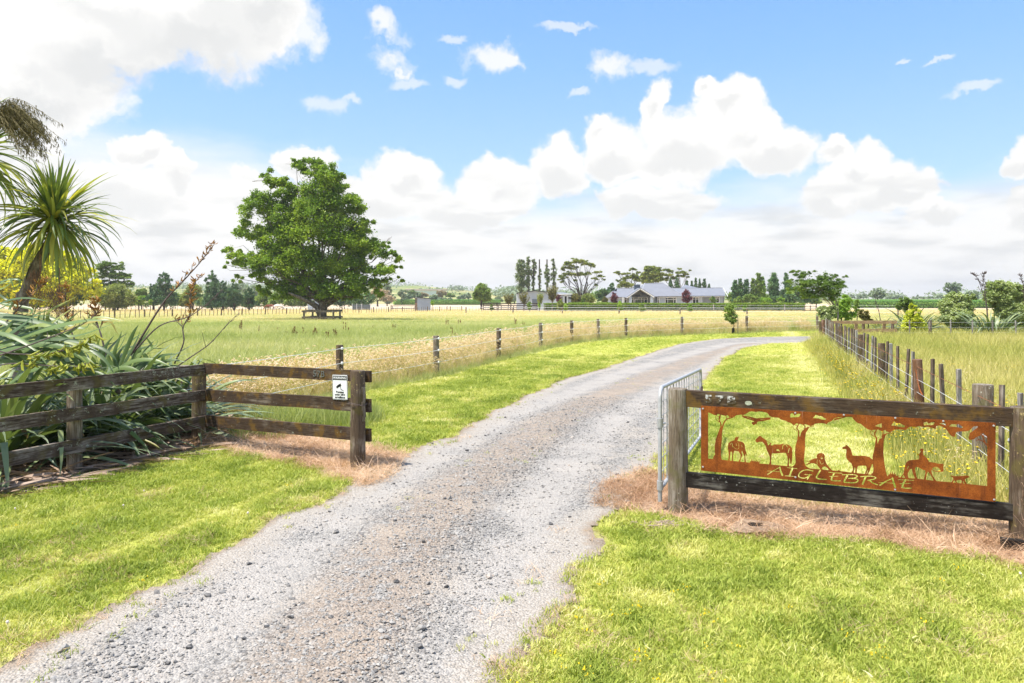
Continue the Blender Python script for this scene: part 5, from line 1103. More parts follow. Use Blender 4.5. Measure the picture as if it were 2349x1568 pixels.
# ------------------------------------------------------------------ trees
def leaf_quads(C, size, up=.35, asp=.62, rng=RNG, stretch=None, dirv=None):
    """one bent diamond per centre; normals random with a pull upwards"""
    n = len(C); nr = rng.normal(0, 1, (n, 3)); nr[:, 2] = np.abs(nr[:, 2]) + up * 1.5; nr /= np.linalg.norm(nr, axis=1)[:, None]
    a = rng.normal(0, 1, (n, 3)) if dirv is None else dirv + rng.normal(0, .35, (n, 3))
    a -= nr * np.sum(a * nr, 1)[:, None]; a /= np.linalg.norm(a, axis=1)[:, None] + 1e-9; b = np.cross(nr, a)
    s = size * rng.uniform(.65, 1.35, n)[:, None]; f = nr * s * .12
    V = np.stack([C - a * s * .5, C + b * s * asp * .5 + f, C + a * s * .5, C - b * s * asp * .5 + f], 1).reshape(-1, 3)
    return V, np.arange(4 * n).reshape(-1, 4)
def make_tree(name, label, px, d, blobs, leaf, clumps, lpc, lmat, bmat='bark_dark', tr=.2, fork=None, flat=.75, cr=.28, depth=.9, cat='tree', group=None, base=None,
              up=.35, asp=.62, limbs=True, twigs=5, shell=.45, tseed=0, leafdir=None, multi=1, wob=.12, trunkx=None, skew=0):
    rng = np.random.default_rng(abs(hash(label)) % 99991 if False else sum(map(ord, label)) * 7 + tseed); k = d / F
    gx0 = X_at(px, d); g0 = float(gz(0, d)) if base is None else base
    e = empty(name, (gx0, d, g0), label=label, cat=cat, group=group)
    B = [(X_at(x, d) - gx0, rng.uniform(-.35, .35) * min(rx, 60) * k, CAMH - (y - HY) * k - g0, rx * k, min(rx, ry * 1.4) * depth * k, ry * k) for x, y, rx, ry in blobs]
    area = np.array([b[3] * b[5] for b in B]); w = np.maximum(1, np.round(clumps * area / area.sum())).astype(int)
    Cs, Ls = [], []
    for b, m_ in zip(B, w):
        v = rng.normal(0, 1, (m_, 3)); v /= np.linalg.norm(v, axis=1)[:, None]; r = (shell + (1 - shell) * rng.random(m_)) ** (1 / 1.6)
        v = v * r[:, None]; c = np.array(b[:3]) + v * np.array(b[3:]) ; c[:, 2] = np.maximum(c[:, 2], .25)
        rad = cr * np.sqrt(b[3] * b[5]) * rng.uniform(.6, 1.3, m_); Cs.append(c)
        o = rng.normal(0, .55, (m_, lpc, 3)); o[..., 2] *= flat; o[..., 2] -= .25 * np.hypot(o[..., 0], o[..., 1]) ** 2 * .5
        o[..., 0] += skew * o[..., 2]
        Ls.append((c[:, None] + o * rad[:, None, None]).reshape(-1, 3))
    L = np.concatenate(Ls); L[:, 2] = np.maximum(L[:, 2], .05)
    dv = None
    if leafdir is not None: dv = np.tile(np.array(leafdir, float), (len(L), 1))
    V, Fc = leaf_quads(L, leaf, up, asp, rng, dirv=dv)
    link('crown', np_mesh('crown', V, Fc, [M[lmat]]), e)
    if tr > 0:
        mb = MB(); zs = min(b[2] - b[5] for b in B); fk = fork if fork is not None else max(.6, zs + .3)
        fx = 0 if trunkx is None else X_at(trunkx, d) - gx0
        for q in range(multi):
            a = q * 2 * PI / max(1, multi); ox, oy = (math.cos(a) * tr * 1.2, math.sin(a) * tr * 1.2) if multi > 1 else (0, 0)
            mb.tube([(ox, oy, -.15), (ox * 1.1, oy * 1.1, .25), (ox * 1.5 + fx * .5 + rng.uniform(-.05, .05), oy * 1.5, fk * .55), (ox * 2.5 + fx, oy * 2.5, fk)], [tr * 1.5, tr * 1.08, tr * .95, tr * .8], 9)
        if limbs:
            for bi, b in enumerate(B):
                c = np.array(b[:3]); s0 = np.array([fx, 0, fk * rng.uniform(.82, 1.0)]); L_ = np.linalg.norm(c - s0); q1 = s0 + (c - s0) * .35 + np.array([0, 0, .12 * L_]) + rng.normal(0, wob * .3 * L_, 3)
                q2 = s0 + (c - s0) * .72 + rng.normal(0, wob * .25 * L_, 3); r0 = tr * .55 * min(1, .35 + b[3] / (max(bb_[3] for bb_ in B) + 1e-6) * .5)
                mb.tube([s0, q1, q2, c], [r0, r0 * .7, r0 * .45, r0 * .22], 6)
                cl = Cs[bi]; idx = rng.permutation(len(cl))[:twigs]
                for i_ in idx:
                    st_ = q2 if rng.random() < .5 else c; m_ = (st_ + cl[i_]) / 2 + rng.normal(0, .05 * L_, 3); mb.tube([st_, m_, cl[i_]], [r0 * .3, r0 * .18, r0 * .07], 4)
        mb.obj('trunk', M[bmat], e, True)
    return e
def lm(name, *a, **k): M[name] = leaf_mat(name, *a, **k)
lm('leaf_plane', (.090, .165, .026), (.22, .33, .042), (.45, .53, .08), rough=.42, trans=.38, patch=.45)
lm('leaf_gold', (0.230, 0.322, 0.014), (0.782, 0.713, 0.023), (0.900, 0.900, 0.069), trans=.42, patch=.8)
lm('leaf_mid', (0.106, 0.176, 0.042), (0.200, 0.294, 0.066), (0.353, 0.446, 0.106), trans=.3, patch=.4)
lm('leaf_olive', (0.146, 0.192, 0.049), (0.270, 0.315, 0.079), (0.474, 0.484, 0.146), trans=.3, patch=.4)
lm('leaf_dark', (0.060, 0.134, 0.052), (0.118, 0.222, 0.082), (0.230, 0.354, 0.131), trans=.15, patch=.5)
lm('leaf_pine', (0.050, 0.115, 0.056), (0.101, 0.189, 0.086), (0.189, 0.302, 0.139), trans=.15, patch=.5, rough=.6)
lm('leaf_fresh', (0.147, 0.265, 0.039), (0.294, 0.451, 0.069), (0.529, 0.647, 0.118), trans=.42, patch=.8)
lm('leaf_silver', (0.189, 0.257, 0.086), (0.344, 0.412, 0.171), (0.618, 0.653, 0.360), trans=.32, patch=.8, rough=.4)
lm('leaf_bronze', (.10, .10, .03), (.19, .18, .05), (.30, .27, .08), trans=.35, patch=.6)
lm('leaf_purple', (0.088, 0.024, 0.035), (0.167, 0.048, 0.063), (0.294, 0.098, 0.098), trans=.25)
lm('leaf_hazy', (0.167, 0.225, 0.147), (0.255, 0.323, 0.206), (0.372, 0.431, 0.274), trans=.2, patch=.03)  # far leaves paled to grey green: distance haze put into the leaf colour
lm('leaf_tan', (0.314, 0.255, 0.176), (0.470, 0.372, 0.255), (0.627, 0.490, 0.333), trans=.2)
lm('leaf_poplar', (0.108, 0.157, 0.069), (0.196, 0.255, 0.118), (0.372, 0.421, 0.235), trans=.3)
lm('leaf_hedge', (0.055, 0.109, 0.022), (0.109, 0.192, 0.032), (0.200, 0.309, 0.055), trans=.25)
lm('leaf_hedge_new', (0.130, 0.220, 0.020), (0.240, 0.360, 0.030), (0.360, 0.460, 0.060), trans=.35)
lm('leaf_crop', (0.108, 0.235, 0.039), (0.216, 0.392, 0.069), (0.392, 0.588, 0.118), trans=.35)
lm('leaf_goldcon', (0.255, 0.333, 0.029), (0.588, 0.627, 0.059), (0.800, 0.800, 0.137), trans=.3, patch=2)
def B3(l): return [(428 + x * .3512, 305.9 + y * .3512, rx * .3512, ry * .3512) for x, y, rx, ry in l]
big = make_tree('plane_tree', 'very large full leafy green tree standing alone in the paddock inside a rail guard', 740, 72, B3([(800,205,105,70),(905,270,110,75),(715,200,35,40),(560,300,80,70),(640,370,110,80),(850,380,190,120),(1010,330,70,70),(990,460,140,100),(1120,480,70,70),(470,480,110,100),(640,520,160,120),(830,560,200,140),(410,640,85,90),(560,690,160,110),(760,720,180,120),(1020,650,170,120),(1180,595,60,48),(1140,720,110,80),(290,770,70,45),(255,860,28,28),(380,830,95,60),(560,860,150,90),(800,870,200,110),(1030,850,170,110),(1230,760,100,75),(1300,720,45,40),(1350,800,60,45),(1370,880,55,35),(1375,955,48,22),(1280,900,90,60),(330,950,55,28),(470,930,70,45),(520,1000,100,50),(690,990,150,85),(880,1010,150,75),(1050,990,150,75),(1200,970,100,55),(1250,1040,60,30),(640,1050,110,35),(760,1060,90,35),(900,1060,90,30),(1020,1060,100,30),(1130,1050,80,30)]),
    .20, 980, 170, 'leaf_plane', 'bark', .34, fork=1.9, flat=.78, cr=.275, depth=.95, twigs=4, shell=.25, asp=.75)
# stout low forks of the big tree
mb = MB(); k = 72 / F
def bt_(px, py, y=0): return (X_at(px, 72) - big.location.x, y, Z_at(py, 72) - big.location.z)
mb.tube([(.05, 0, .0), bt_(728, 705), bt_(716, 695, -.5), bt_(700, 686, -1), bt_(672, 672, -1.5)], [.42, .30, .25, .19, .10], 10)
mb.tube([(.1, 0, .6), bt_(746, 704, .3), bt_(760, 694, .6), bt_(778, 684, .8), bt_(800, 668, 1)], [.30, .19, .15, .12, .07], 8)
mb.tube([(0, 0, .4), bt_(738, 690, .2), bt_(742, 660, .3), bt_(738, 600, .2)], [.42, .34, .26, .16], 9)
mb.obj('limb', M['bark'], big, True)
# left tree line
def Lc(l): return [(122.3 + x * .1719, 599.5 + y * .1719, rx * .1719, ry * .1719) for x, y, rx, ry in l]
make_tree('golden_tree', 'bright golden yellow tree behind the cabbage trees at the left edge', 60, 135, [(25,640,55,58),(85,612,55,50),(10,600,50,30),(130,640,62,60),(185,652,42,40),(210,672,20,22),(75,670,70,35),(150,680,60,20),(60,590,40,22),(165,612,38,18),(-40,640,50,60)], .8, 560, 75, 'leaf_gold', 'bark_dark', .4, cr=.28, flat=.55, shell=.5, up=.5, asp=.45, leafdir=(.9, -.3, .25))
lm('leaf_under', (0.050, 0.126, 0.013), (0.118, 0.235, 0.020), (0.235, 0.336, 0.034), trans=.3)
make_tree('green_understorey', 'dark green lower foliage beneath the bright golden tree', 90, 137, [(30,672,60,26),(100,676,70,24),(165,680,50,18)], .6, 120, 70, 'leaf_under', 'bark_dark', .0, cat='shrub')
make_tree('airy_tree', 'tall open crowned tree directly right of the golden tree', 262, 150, Lc([(720,80,130,70),(870,70,90,60),(640,180,90,70),(820,190,150,70),(960,210,90,60),(1000,300,80,50),(700,300,110,60),(860,300,120,60),(1060,330,45,25)]), .42, 150, 60, 'leaf_mid', 'bark_dark', .35, fork=3, cr=.30, flat=.4, shell=.3)
make_tree('round_bush', 'big rounded olive green bush in front of the tall open tree', 270, 147, Lc([(850,470,200,140),(720,500,110,110),(980,520,120,100),(850,370,110,60)]), .36, 200, 75, 'leaf_olive', 'bark_dark', .2, cat='shrub', shell=.55)
make_tree('scrub_tree', 'low mixed green tree between the olive bush and the pines', 325, 165, Lc([(1160,420,70,50),(1220,400,50,35),(1100,500,60,60),(1200,470,50,50)]), .4, 70, 60, 'leaf_mid', 'bark_dark', .15, shell=.5)
make_tree('yellow_shrub', 'pale yellow green shrub just left of the first dark pine', 318, 158, Lc([(1130,530,70,50),(1190,500,60,40)]), .34, 60, 60, 'leaf_fresh', 'bark_dark', .1, cat='shrub')
make_tree('young_shrub', 'tiny bright green shrub at the foot of the first dark pine', 345, 150, Lc([(1298,550,22,40)]), .25, 14, 50, 'leaf_fresh', 'bark_dark', .05, cat='shrub')
def pine(label, px, d, top, bot, w, lf='leaf_pine', n=90, leaf=.42, irregular=.25, group='dark pines along the left horizon', cat='tree'):
    rng = random.Random(int(px * 7)); H = bot - top; bl = []
    for i in range(9):
        u_ = i / 8; y = top + H * (.06 + .84 * u_); r = w * (.16 + .84 * u_ ** .75) * rng.uniform(.8, 1.15); bl.append((px + rng.uniform(-.15, .15) * w, y, r * .8, H * .085))
        if u_ > .12:
            for s in (-1, 1): bl.append((px + s * r * rng.uniform(.55, .95), y - rng.uniform(.02, .06) * H, r * .35, H * .07))
    return make_tree('pine_tree', label, px, d, bl, leaf, n, 55, lf, 'bark_dark', .22, fork=1.5, cr=.42, flat=.9, shell=.2, asp=.35, leafdir=(.2, 0, 1), limbs=True, twigs=1, group=group, cat=cat)
pine('dark pine with a tall narrow tip, leftmost of the pine row', 376, 152, 626, 702, 34, n=160)
pine('short dark pine close on the left of the tall tipped one', 352, 156, 650, 702, 22)
pine('dense dark pine beside the bright green bush, tallest of the middle pair', 486, 150, 624, 705, 30, n=160)
pine('smaller dark pine touching the right side of the middle pair', 512, 156, 645, 705, 22)
pine('broad dark pine left of the big tree crown', 537, 152, 648, 705, 24, n=120)
pine('lowest dark pine, under the left edge of the big tree crown', 572, 156, 660, 705, 19)
make_tree('green_bush', 'light green bush between the two groups of dark pines', 443, 155, Lc([(1860,420,100,90),(1800,500,80,80),(1930,370,60,50),(1720,560,50,40)]), .36, 120, 70, 'leaf_olive', 'bark_dark', .15, cat='shrub', shell=.5)
make_tree('bush_row', 'dense green bushes seen beneath the crown of the big tree', 650, 185, [(610,690,22,14),(640,686,24,18),(675,688,26,17),(705,686,20,18),(735,684,26,20),(600,680,14,14)], .45, 190, 60, 'leaf_mid', 'bark_dark', .1, cat='shrub', shell=.5)
make_tree('bush_row', 'dark bushes right of the big trunk, under the crown', 790, 190, [(770,686,30,18),(805,684,26,18),(835,686,24,16)], .45, 130, 60, 'leaf_dark', 'bark_dark', .1, cat='shrub', shell=.5)
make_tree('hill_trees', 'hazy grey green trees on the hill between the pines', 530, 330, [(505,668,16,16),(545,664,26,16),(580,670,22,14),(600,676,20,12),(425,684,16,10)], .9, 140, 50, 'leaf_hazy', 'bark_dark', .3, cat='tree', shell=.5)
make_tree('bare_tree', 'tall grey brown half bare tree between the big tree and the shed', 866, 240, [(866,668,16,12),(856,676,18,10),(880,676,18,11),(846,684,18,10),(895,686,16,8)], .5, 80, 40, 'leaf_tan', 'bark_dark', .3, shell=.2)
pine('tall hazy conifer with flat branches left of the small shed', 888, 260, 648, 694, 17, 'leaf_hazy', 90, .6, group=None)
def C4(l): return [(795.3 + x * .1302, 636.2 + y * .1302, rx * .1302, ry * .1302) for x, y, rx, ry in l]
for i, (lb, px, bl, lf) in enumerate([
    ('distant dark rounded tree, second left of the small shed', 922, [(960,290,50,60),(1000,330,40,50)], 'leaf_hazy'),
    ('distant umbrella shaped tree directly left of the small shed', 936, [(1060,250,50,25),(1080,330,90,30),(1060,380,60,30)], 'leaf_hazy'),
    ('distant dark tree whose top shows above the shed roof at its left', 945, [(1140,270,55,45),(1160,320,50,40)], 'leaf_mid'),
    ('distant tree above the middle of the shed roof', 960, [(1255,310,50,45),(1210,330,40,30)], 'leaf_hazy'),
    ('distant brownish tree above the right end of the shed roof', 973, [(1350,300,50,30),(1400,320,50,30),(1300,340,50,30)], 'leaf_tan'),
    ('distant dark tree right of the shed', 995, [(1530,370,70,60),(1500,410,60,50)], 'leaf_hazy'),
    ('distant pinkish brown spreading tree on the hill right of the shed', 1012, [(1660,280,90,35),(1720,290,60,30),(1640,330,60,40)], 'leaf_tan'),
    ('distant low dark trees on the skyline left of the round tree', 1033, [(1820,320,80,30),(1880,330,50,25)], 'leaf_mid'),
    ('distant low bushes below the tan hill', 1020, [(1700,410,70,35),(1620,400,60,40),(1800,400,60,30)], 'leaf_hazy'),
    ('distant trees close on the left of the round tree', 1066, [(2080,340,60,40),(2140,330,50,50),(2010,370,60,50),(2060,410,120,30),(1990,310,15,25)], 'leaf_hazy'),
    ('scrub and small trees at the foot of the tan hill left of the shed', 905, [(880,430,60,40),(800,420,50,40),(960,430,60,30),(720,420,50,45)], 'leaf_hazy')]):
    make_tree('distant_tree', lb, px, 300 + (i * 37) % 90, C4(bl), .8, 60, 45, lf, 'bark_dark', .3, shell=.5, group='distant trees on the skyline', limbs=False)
make_tree('shelter_trees', 'mixed dark green trees filling the gaps behind the left pines', 460, 190, [(330,690,30,14),(390,688,36,16),(440,690,34,14),(500,690,40,16),(560,690,36,14),(610,692,30,11)], .5, 260, 60, 'leaf_mid', 'bark_dark', 0, shell=.5, limbs=False)
make_tree('shelter_trees', 'dark low trees closing the view behind the upright poplars on the right', 1745, 185, [(1690,684,24,12),(1730,682,26,13),(1770,684,24,12),(1810,680,28,15),(1845,684,22,11),(1875,686,16,9)], .45, 240, 60, 'leaf_mid', 'bark_dark', 0, shell=.5, limbs=False)
make_tree('shelter_trees', 'low dark trees behind the barn and the house', 1400, 205, [(1395,680,20,14),(1420,676,16,14),(1250,684,14,10),(1275,682,16,10),(1310,684,24,9),(1350,684,26,10)], .45, 170, 60, 'leaf_mid', 'bark_dark', 0, shell=.5, limbs=False)
# middle of the skyline
def C5(l): return [(1101 + x * .1302, 581.1 + y * .1302, rx * .1302, ry * .1302) for x, y, rx, ry in l]
make_tree('round_tree', 'solid round dark green tree left of the cattle yard', 1104, 185, C5([(20,640,110,80),(100,700,100,90),(-20,740,110,90),(60,800,140,60),(30,570,60,40)]), .42, 170, 70, 'leaf_mid', 'bark_dark', .3, shell=.45)
make_tree('distant_tree', 'pale distant rounded tree between the round dark tree and the barn', 1147, 320, C5([(340,810,65,50),(300,830,50,40)]), .7, 50, 50, 'leaf_hazy', 'bark_dark', .3, group='distant trees on the skyline', limbs=False)
make_tree('distant_tree', 'distant olive tree touching the left wall of the barn', 1180, 330, C5([(610,800,50,45),(570,830,50,30)]), .7, 40, 50, 'leaf_hazy', 'bark_dark', .3, group='distant trees on the skyline', limbs=False)
def poplar(label, x, top, bot, w, n, lf='leaf_poplar', d=205):
    bl = []; rng = random.Random(int(x)); m_ = 9
    for i in range(m_):
        u_ = i / (m_ - 1); bl.append((x + rng.uniform(-.2, .2) * w, top + (bot - top) * (.04 + .92 * u_), w * (.35 + .65 * math.sin(PI * min(1, .15 + u_ * .8))) * 1.25, (bot - top) * .075))
    r = C5(bl); return make_tree('poplar_tree', label, r[0][0], d, r, .36, n, 42, lf, 'bark_dark', .22, fork=14, cr=.40, flat=1.1, shell=.1, group='poplars behind the barn', asp=.55, limbs=False)
poplar('dense broad poplar, first from the left behind the barn', 735, 130, 700, 88, 210)
poplar('slender poplar, second from the left behind the barn', 850, 90, 660, 48, 75)
poplar('thin half bare poplar, third from the left behind the barn', 945, 115, 650, 42, 52)
poplar('very thin bare poplar, fourth from the left behind the barn', 1050, 270, 650, 30, 26)
poplar('sparse poplar just left of the tall bronze tree', 1185, 225, 600, 42, 60)
poplar('wispy poplar with a broken top next to the umbrella tree', 1300, 130, 680, 46, 50)
make_tree('umbrella_tree', 'large wide umbrella crowned tree with many bare limbs behind the barn', 1334, 195, C5([(1560,190,110,45),(1700,130,110,45),(1840,170,110,45),(1960,220,80,40),(1480,270,80,40),(1640,250,110,35),(1560,360,110,35),(1760,370,120,35),(1900,360,90,30),(2060,340,80,30),(2140,400,80,30),(2180,470,55,18),(1450,420,90,40),(1430,490,60,50),(2030,450,70,28),(1680,480,60,25),(2040,560,50,20)]), .42, 230, 60, 'leaf_olive', 'bark_dark', .45, fork=1.2, cr=.34, flat=.35, shell=.2, twigs=6, multi=3, wob=.2)
make_tree('dark_tree', 'dark open tree between the umbrella tree and the house', 1388, 190, C5([(2080,700,60,40),(2150,660,60,40),(2230,690,70,50),(2180,780,90,60),(2080,790,60,50),(2290,600,50,40),(2330,560,30,50),(2340,650,50,50),(2290,790,60,50)]), .4, 130, 55, 'leaf_dark', 'bark_dark', .25, shell=.3)
for lb, x, y, rx, ry, lf, nm in (('brown green rounded bush behind the hedge, right of the barn door', 1670, 800, 105, 80, 'leaf_bronze', 'round_bush'), ('darker rounded bush behind the hedge, between the bronze bush and the dark tree', 1910, 800, 110, 80, 'leaf_olive', 'round_bush'), ('small bright lime bush between the two rounded bushes', 1800, 845, 38, 28, 'leaf_fresh', 'lime_bush'), ('small reddish bush behind the hedge left of the house', 2200, 830, 40, 50, 'leaf_bronze', 'red_bush')):
    r = C5([(x, y, rx, ry), (x - rx * .5, y + 10, rx * .5, ry * .7), (x + rx * .5, y + 15, rx * .5, ry * .6)]); make_tree(nm, lb, r[0][0], 158, r, .30, 75, 60, lf, 'bark_dark', .1, cat='shrub', shell=.5)
def vase(label, x, base, top, w, lf, n=46, d=146):
    """ornamental tree with ascending branches"""
    px = 1101 + x * .1302; k = d / F; g0 = float(gz(0, d)); e = empty('ornamental_tree', (X_at(px, d), d, g0), label=label, cat='tree', group='ornamental trees before the barn'); rng = random.Random(x)
    H = CAMH - (581.1 + top * .1302 - HY) * k - g0; Wd = w * .1302 * k; mb = MB(); f_ = H * .34; mb.tube([(0, 0, -.1), (0, 0, f_)], [.09, .07], 7); L = []
    for i in range(n // 2):
        a = rng.random() * 6.28; r = Wd * math.sqrt(rng.random()); hh = H * rng.uniform(.72, 1.0) - .22 * r; p = Vector((r * math.cos(a), r * math.sin(a), hh)); s = Vector((0, 0, f_ * rng.uniform(.85, 1.15)))
        q = s.lerp(p, .5) + Vector((p.x * .12, p.y * .12, -.1)); mb.tube([s, q, p], [.035, .022, .008], 4)
        for j in range(46): u_ = rng.uniform(.25, 1.02); c = (s.lerp(q, u_ * 2) if u_ < .5 else q.lerp(p, u_ * 2 - 1)); L.append((c.x + rng.gauss(0, .13), c.y + rng.gauss(0, .13), c.z + rng.gauss(0, .13)))
    mb.obj('trunk', M['bark_pale'], e, True); V, Fc = leaf_quads(np.array(L), .24, .2, .6); link('crown', np_mesh('crown', V, Fc, [M[lf]]), e)
vase('bronze vase shaped ornamental tree left of the barn', 500, 950, 690, 95, 'leaf_bronze')
vase('bronze vase shaped ornamental tree before the left wall of the barn', 780, 950, 670, 105, 'leaf_bronze')
vase('smaller olive ornamental tree beside the dark barn shutter', 1050, 900, 690, 70, 'leaf_olive')
vase('tallest bronze ornamental tree before the middle of the barn', 1275, 885, 545, 105, 'leaf_bronze', 90)
def small(name, label, cx_, top, bot, w, lf, d, conv=None, cat='tree', leaf=.2, n=40, group=None, trunk=.05):
    x, y0, y1, ww = (cx_, top, bot, w) if conv is None else conv(cx_, top, bot, w); H = y1 - y0
    return make_tree(name, label, x, d, [(x, y0 + H * .18, ww * .45, H * .18), (x - ww * .1, y0 + H * .42, ww * .8, H * .22), (x + ww * .1, y0 + H * .68, ww * .85, H * .22), (x, y0 + H * .85, ww * .6, H * .14)], leaf, n, 45, lf, 'bark_pale', trunk, cat=cat, shell=.35, group=group, cr=.4, limbs=False)
c5 = lambda a, t_, b, w: (1101 + a * .1302, 581.1 + t_ * .1302, 581.1 + b * .1302, w * .1302); c6 = lambda a, t_, b, w: (1394.8 + a * .1302, 611.7 + t_ * .1302, 611.7 + b * .1302, w * .1302)
gsap = 'small green trees along the far wire fences'
small('sapling', 'small green tree at the left end of the cattle yard', 203, 905, 1012, 38, 'leaf_mid', 138, c5, group=gsap)
small('sapling', 'dark green upright tree right of the cattle yard', 872, 838, 1000, 42, 'leaf_mid', 136, c5, group=gsap)
small('sapling', 'thin green tree at the left end of the hedge', 1045, 868, 975, 26, 'leaf_fresh', 138, c5, group=gsap)
small('sapling', 'bushy light green tree before the left part of the hedge', 1420, 812, 1000, 62, 'leaf_olive', 134, c5, n=80, group=gsap)
small('sapling', 'bright green tree touching the bushy light green one', 1510, 890, 1015, 38, 'leaf_fresh', 132, c5, group=gsap)
small('sapling', 'green tree before the hedge under the left purple maple', 210, 610, 788, 48, 'leaf_fresh', 132, c6, n=60, group=gsap)
small('sapling', 'green tree before the hedge below the house porch', 605, 648, 802, 52, 'leaf_mid', 130, c6, n=60, group=gsap)
small('sapling', 'green tree before the hedge below the right purple maple', 1443, 660, 797, 48, 'leaf_fresh', 130, c6, n=60, group=gsap)
small('sapling', 'round green tree before the right part of the hedge', 1597 / .4806 * 1 if False else 2413, 680, 822, 46, 'leaf_fresh', 128, c6, n=50, group=gsap)
small('maple', 'dark purple maple beside the barn door', 1392, 730, 865, 60, 'leaf_purple', 150, c5, n=50)
small('maple', 'dark purple maple at the left corner of the house', 118, 440, 655, 78, 'leaf_purple', 156, c6, n=80)
small('maple', 'tall dark purple maple in the middle of the house front', 1378, 395, 650, 95, 'leaf_purple', 156, c6, n=100)
small('shrub', 'round green shrub against the right wall of the house', 1850, 530, 635, 62, 'leaf_mid', 160, c6, cat='shrub', n=40)
small('sapling', 'small leafy tree beside the shed on its right', 992, 689, 701, 4.5, 'leaf_fresh', 145, n=20)
# gum trees and conifers behind the house
def C6(l): return [(1394.8 + x * .1302, 611.7 + y * .1302, rx * .1302, ry * .1302) for x, y, rx, ry in l]
make_tree('gum_tree', 'tall airy gum tree with layered foliage, left behind the house', 1448, 215, C6([(170,110,60,25),(240,140,60,18),(330,120,60,25),(430,50,80,22),(400,180,90,35),(300,210,80,30),(180,250,50,20),(280,290,80,40),(480,150,70,30),(200,345,60,30),(350,330,110,40),(540,110,50,22),(520,220,90,50)]), .5, 210, 65, 'leaf_olive', 'bark_pale', .35, cr=.33, flat=.35, shell=.2, fork=3, twigs=5)
make_tree('gum_tree', 'broad gum tree rising behind the highest roof ridge', 1500, 212, C6([(700,40,90,50),(780,20,70,40),(860,60,80,40),(760,120,130,60),(900,140,80,45),(650,180,80,60),(860,220,120,50),(700,260,120,50)]), .55, 330, 70, 'leaf_olive', 'bark_pale', .35, cr=.33, flat=.4, shell=.3, fork=3, twigs=5)
make_tree('gum_tree', 'spreading gum tree with separate flat plumes, right behind the house', 1555, 215, C6([(1010,60,70,22),(1130,90,70,22),(1050,150,90,25),(1250,40,55,12),(1280,110,90,25),(1360,140,60,18),(1270,170,90,20),(1150,200,70,22),(1440,65,45,9),(1410,185,50,12),(1000,220,80,35)]), .5, 180, 65, 'leaf_olive', 'bark_pale', .3, cr=.33, flat=.3, shell=.2, fork=3, twigs=5)
for i, (lb, x, top, bot, w) in enumerate([('dark conifer behind the house roof, first of the row', 1100, 205, 350, 50), ('dark conifer behind the house roof, second of the row', 1215, 195, 350, 55), ('dark conifer behind the house roof, third of the row', 1390, 245, 350, 40), ('narrow conifer above the right roof, fourth of the row', 1475, 245, 350, 26), ('narrow conifer above the right roof, fifth of the row', 1545, 195, 380, 36), ('narrow conifer above the right roof, sixth of the row', 1615, 215, 380, 28), ('conifer above the right roof with a bulging top, last of the row', 1695, 200, 385, 50), ('low dark conifer at the far right end of the roof', 1780, 300, 385, 25)]):
    a = c6(x, top, bot, w); pine(lb, a[0], 200, a[1], a[2] + 8, a[3], 'leaf_dark', 60, .4, group='conifers behind the house')
def C8(x): return 1345.8 + x * .2708
def Y8(y): return 550.6 + y * .2708
for lb, x, top, bot, w, lf, n in (('dark slim tree right of the house, first of the group', 1255, 340, 530, 28, 'leaf_dark', 90), ('dark slim tree right of the house, second of the group', 1300, 330, 530, 26, 'leaf_dark', 90), ('dark slim tree right of the house, third of the group', 1350, 335, 530, 28, 'leaf_dark', 90), ('slim tree in front of the bright green poplar', 1410, 335, 530, 24, 'leaf_mid', 80), ('tallest poplar right of the house', 1458, 282, 530, 32, 'leaf_mid', 120), ('lighter green poplar touching the tallest one', 1492, 320, 530, 24, 'leaf_fresh', 90), ('dense column shaped dark poplar', 1583, 288, 530, 48, 'leaf_dark', 190), ('column shaped dark poplar left of the bent tree', 1692, 290, 530, 36, 'leaf_dark', 130)):
    m_ = 9; bl = [(C8(x) + random.uniform(-.1, .1) * w * .27, Y8(top) + (bot - top) * .2708 * (.04 + .92 * i / (m_ - 1)), w * .2708 * (.45 + .55 * min(1, i / 3)), (bot - top) * .2708 * .08) for i in range(m_)]
    make_tree('poplar_tree', lb, C8(x), 165, bl, .36, n, 48, lf, 'bark_dark', .2, cr=.5, flat=1.0, shell=.15, group='upright trees right of the house', limbs=False, asp=.5)
for lb, l, lf in (('low rounded green bushes below the slim trees right of the house', [(1330,500,50,25),(1380,490,50,30),(1280,515,40,18)], 'leaf_mid'), ('bright lime bushes between the poplars', [(1500,515,60,18),(1640,510,30,18)], 'leaf_fresh'), ('dark dense trees behind the bent tree', [(1760,470,60,70),(1840,480,70,60),(1900,500,60,40),(1800,430,50,40)], 'leaf_dark'), ('small lime yellow bush at the edge of the dark trees', [(1945,515,20,28)], 'leaf_fresh')):
    b_ = [(C8(x), Y8(y), rx * .2708, ry * .2708) for x, y, rx, ry in l]; make_tree('bush', lb, b_[0][0], 158, b_, .34, 80, 60, lf, 'bark_dark', .12, cat='shrub', shell=.5)
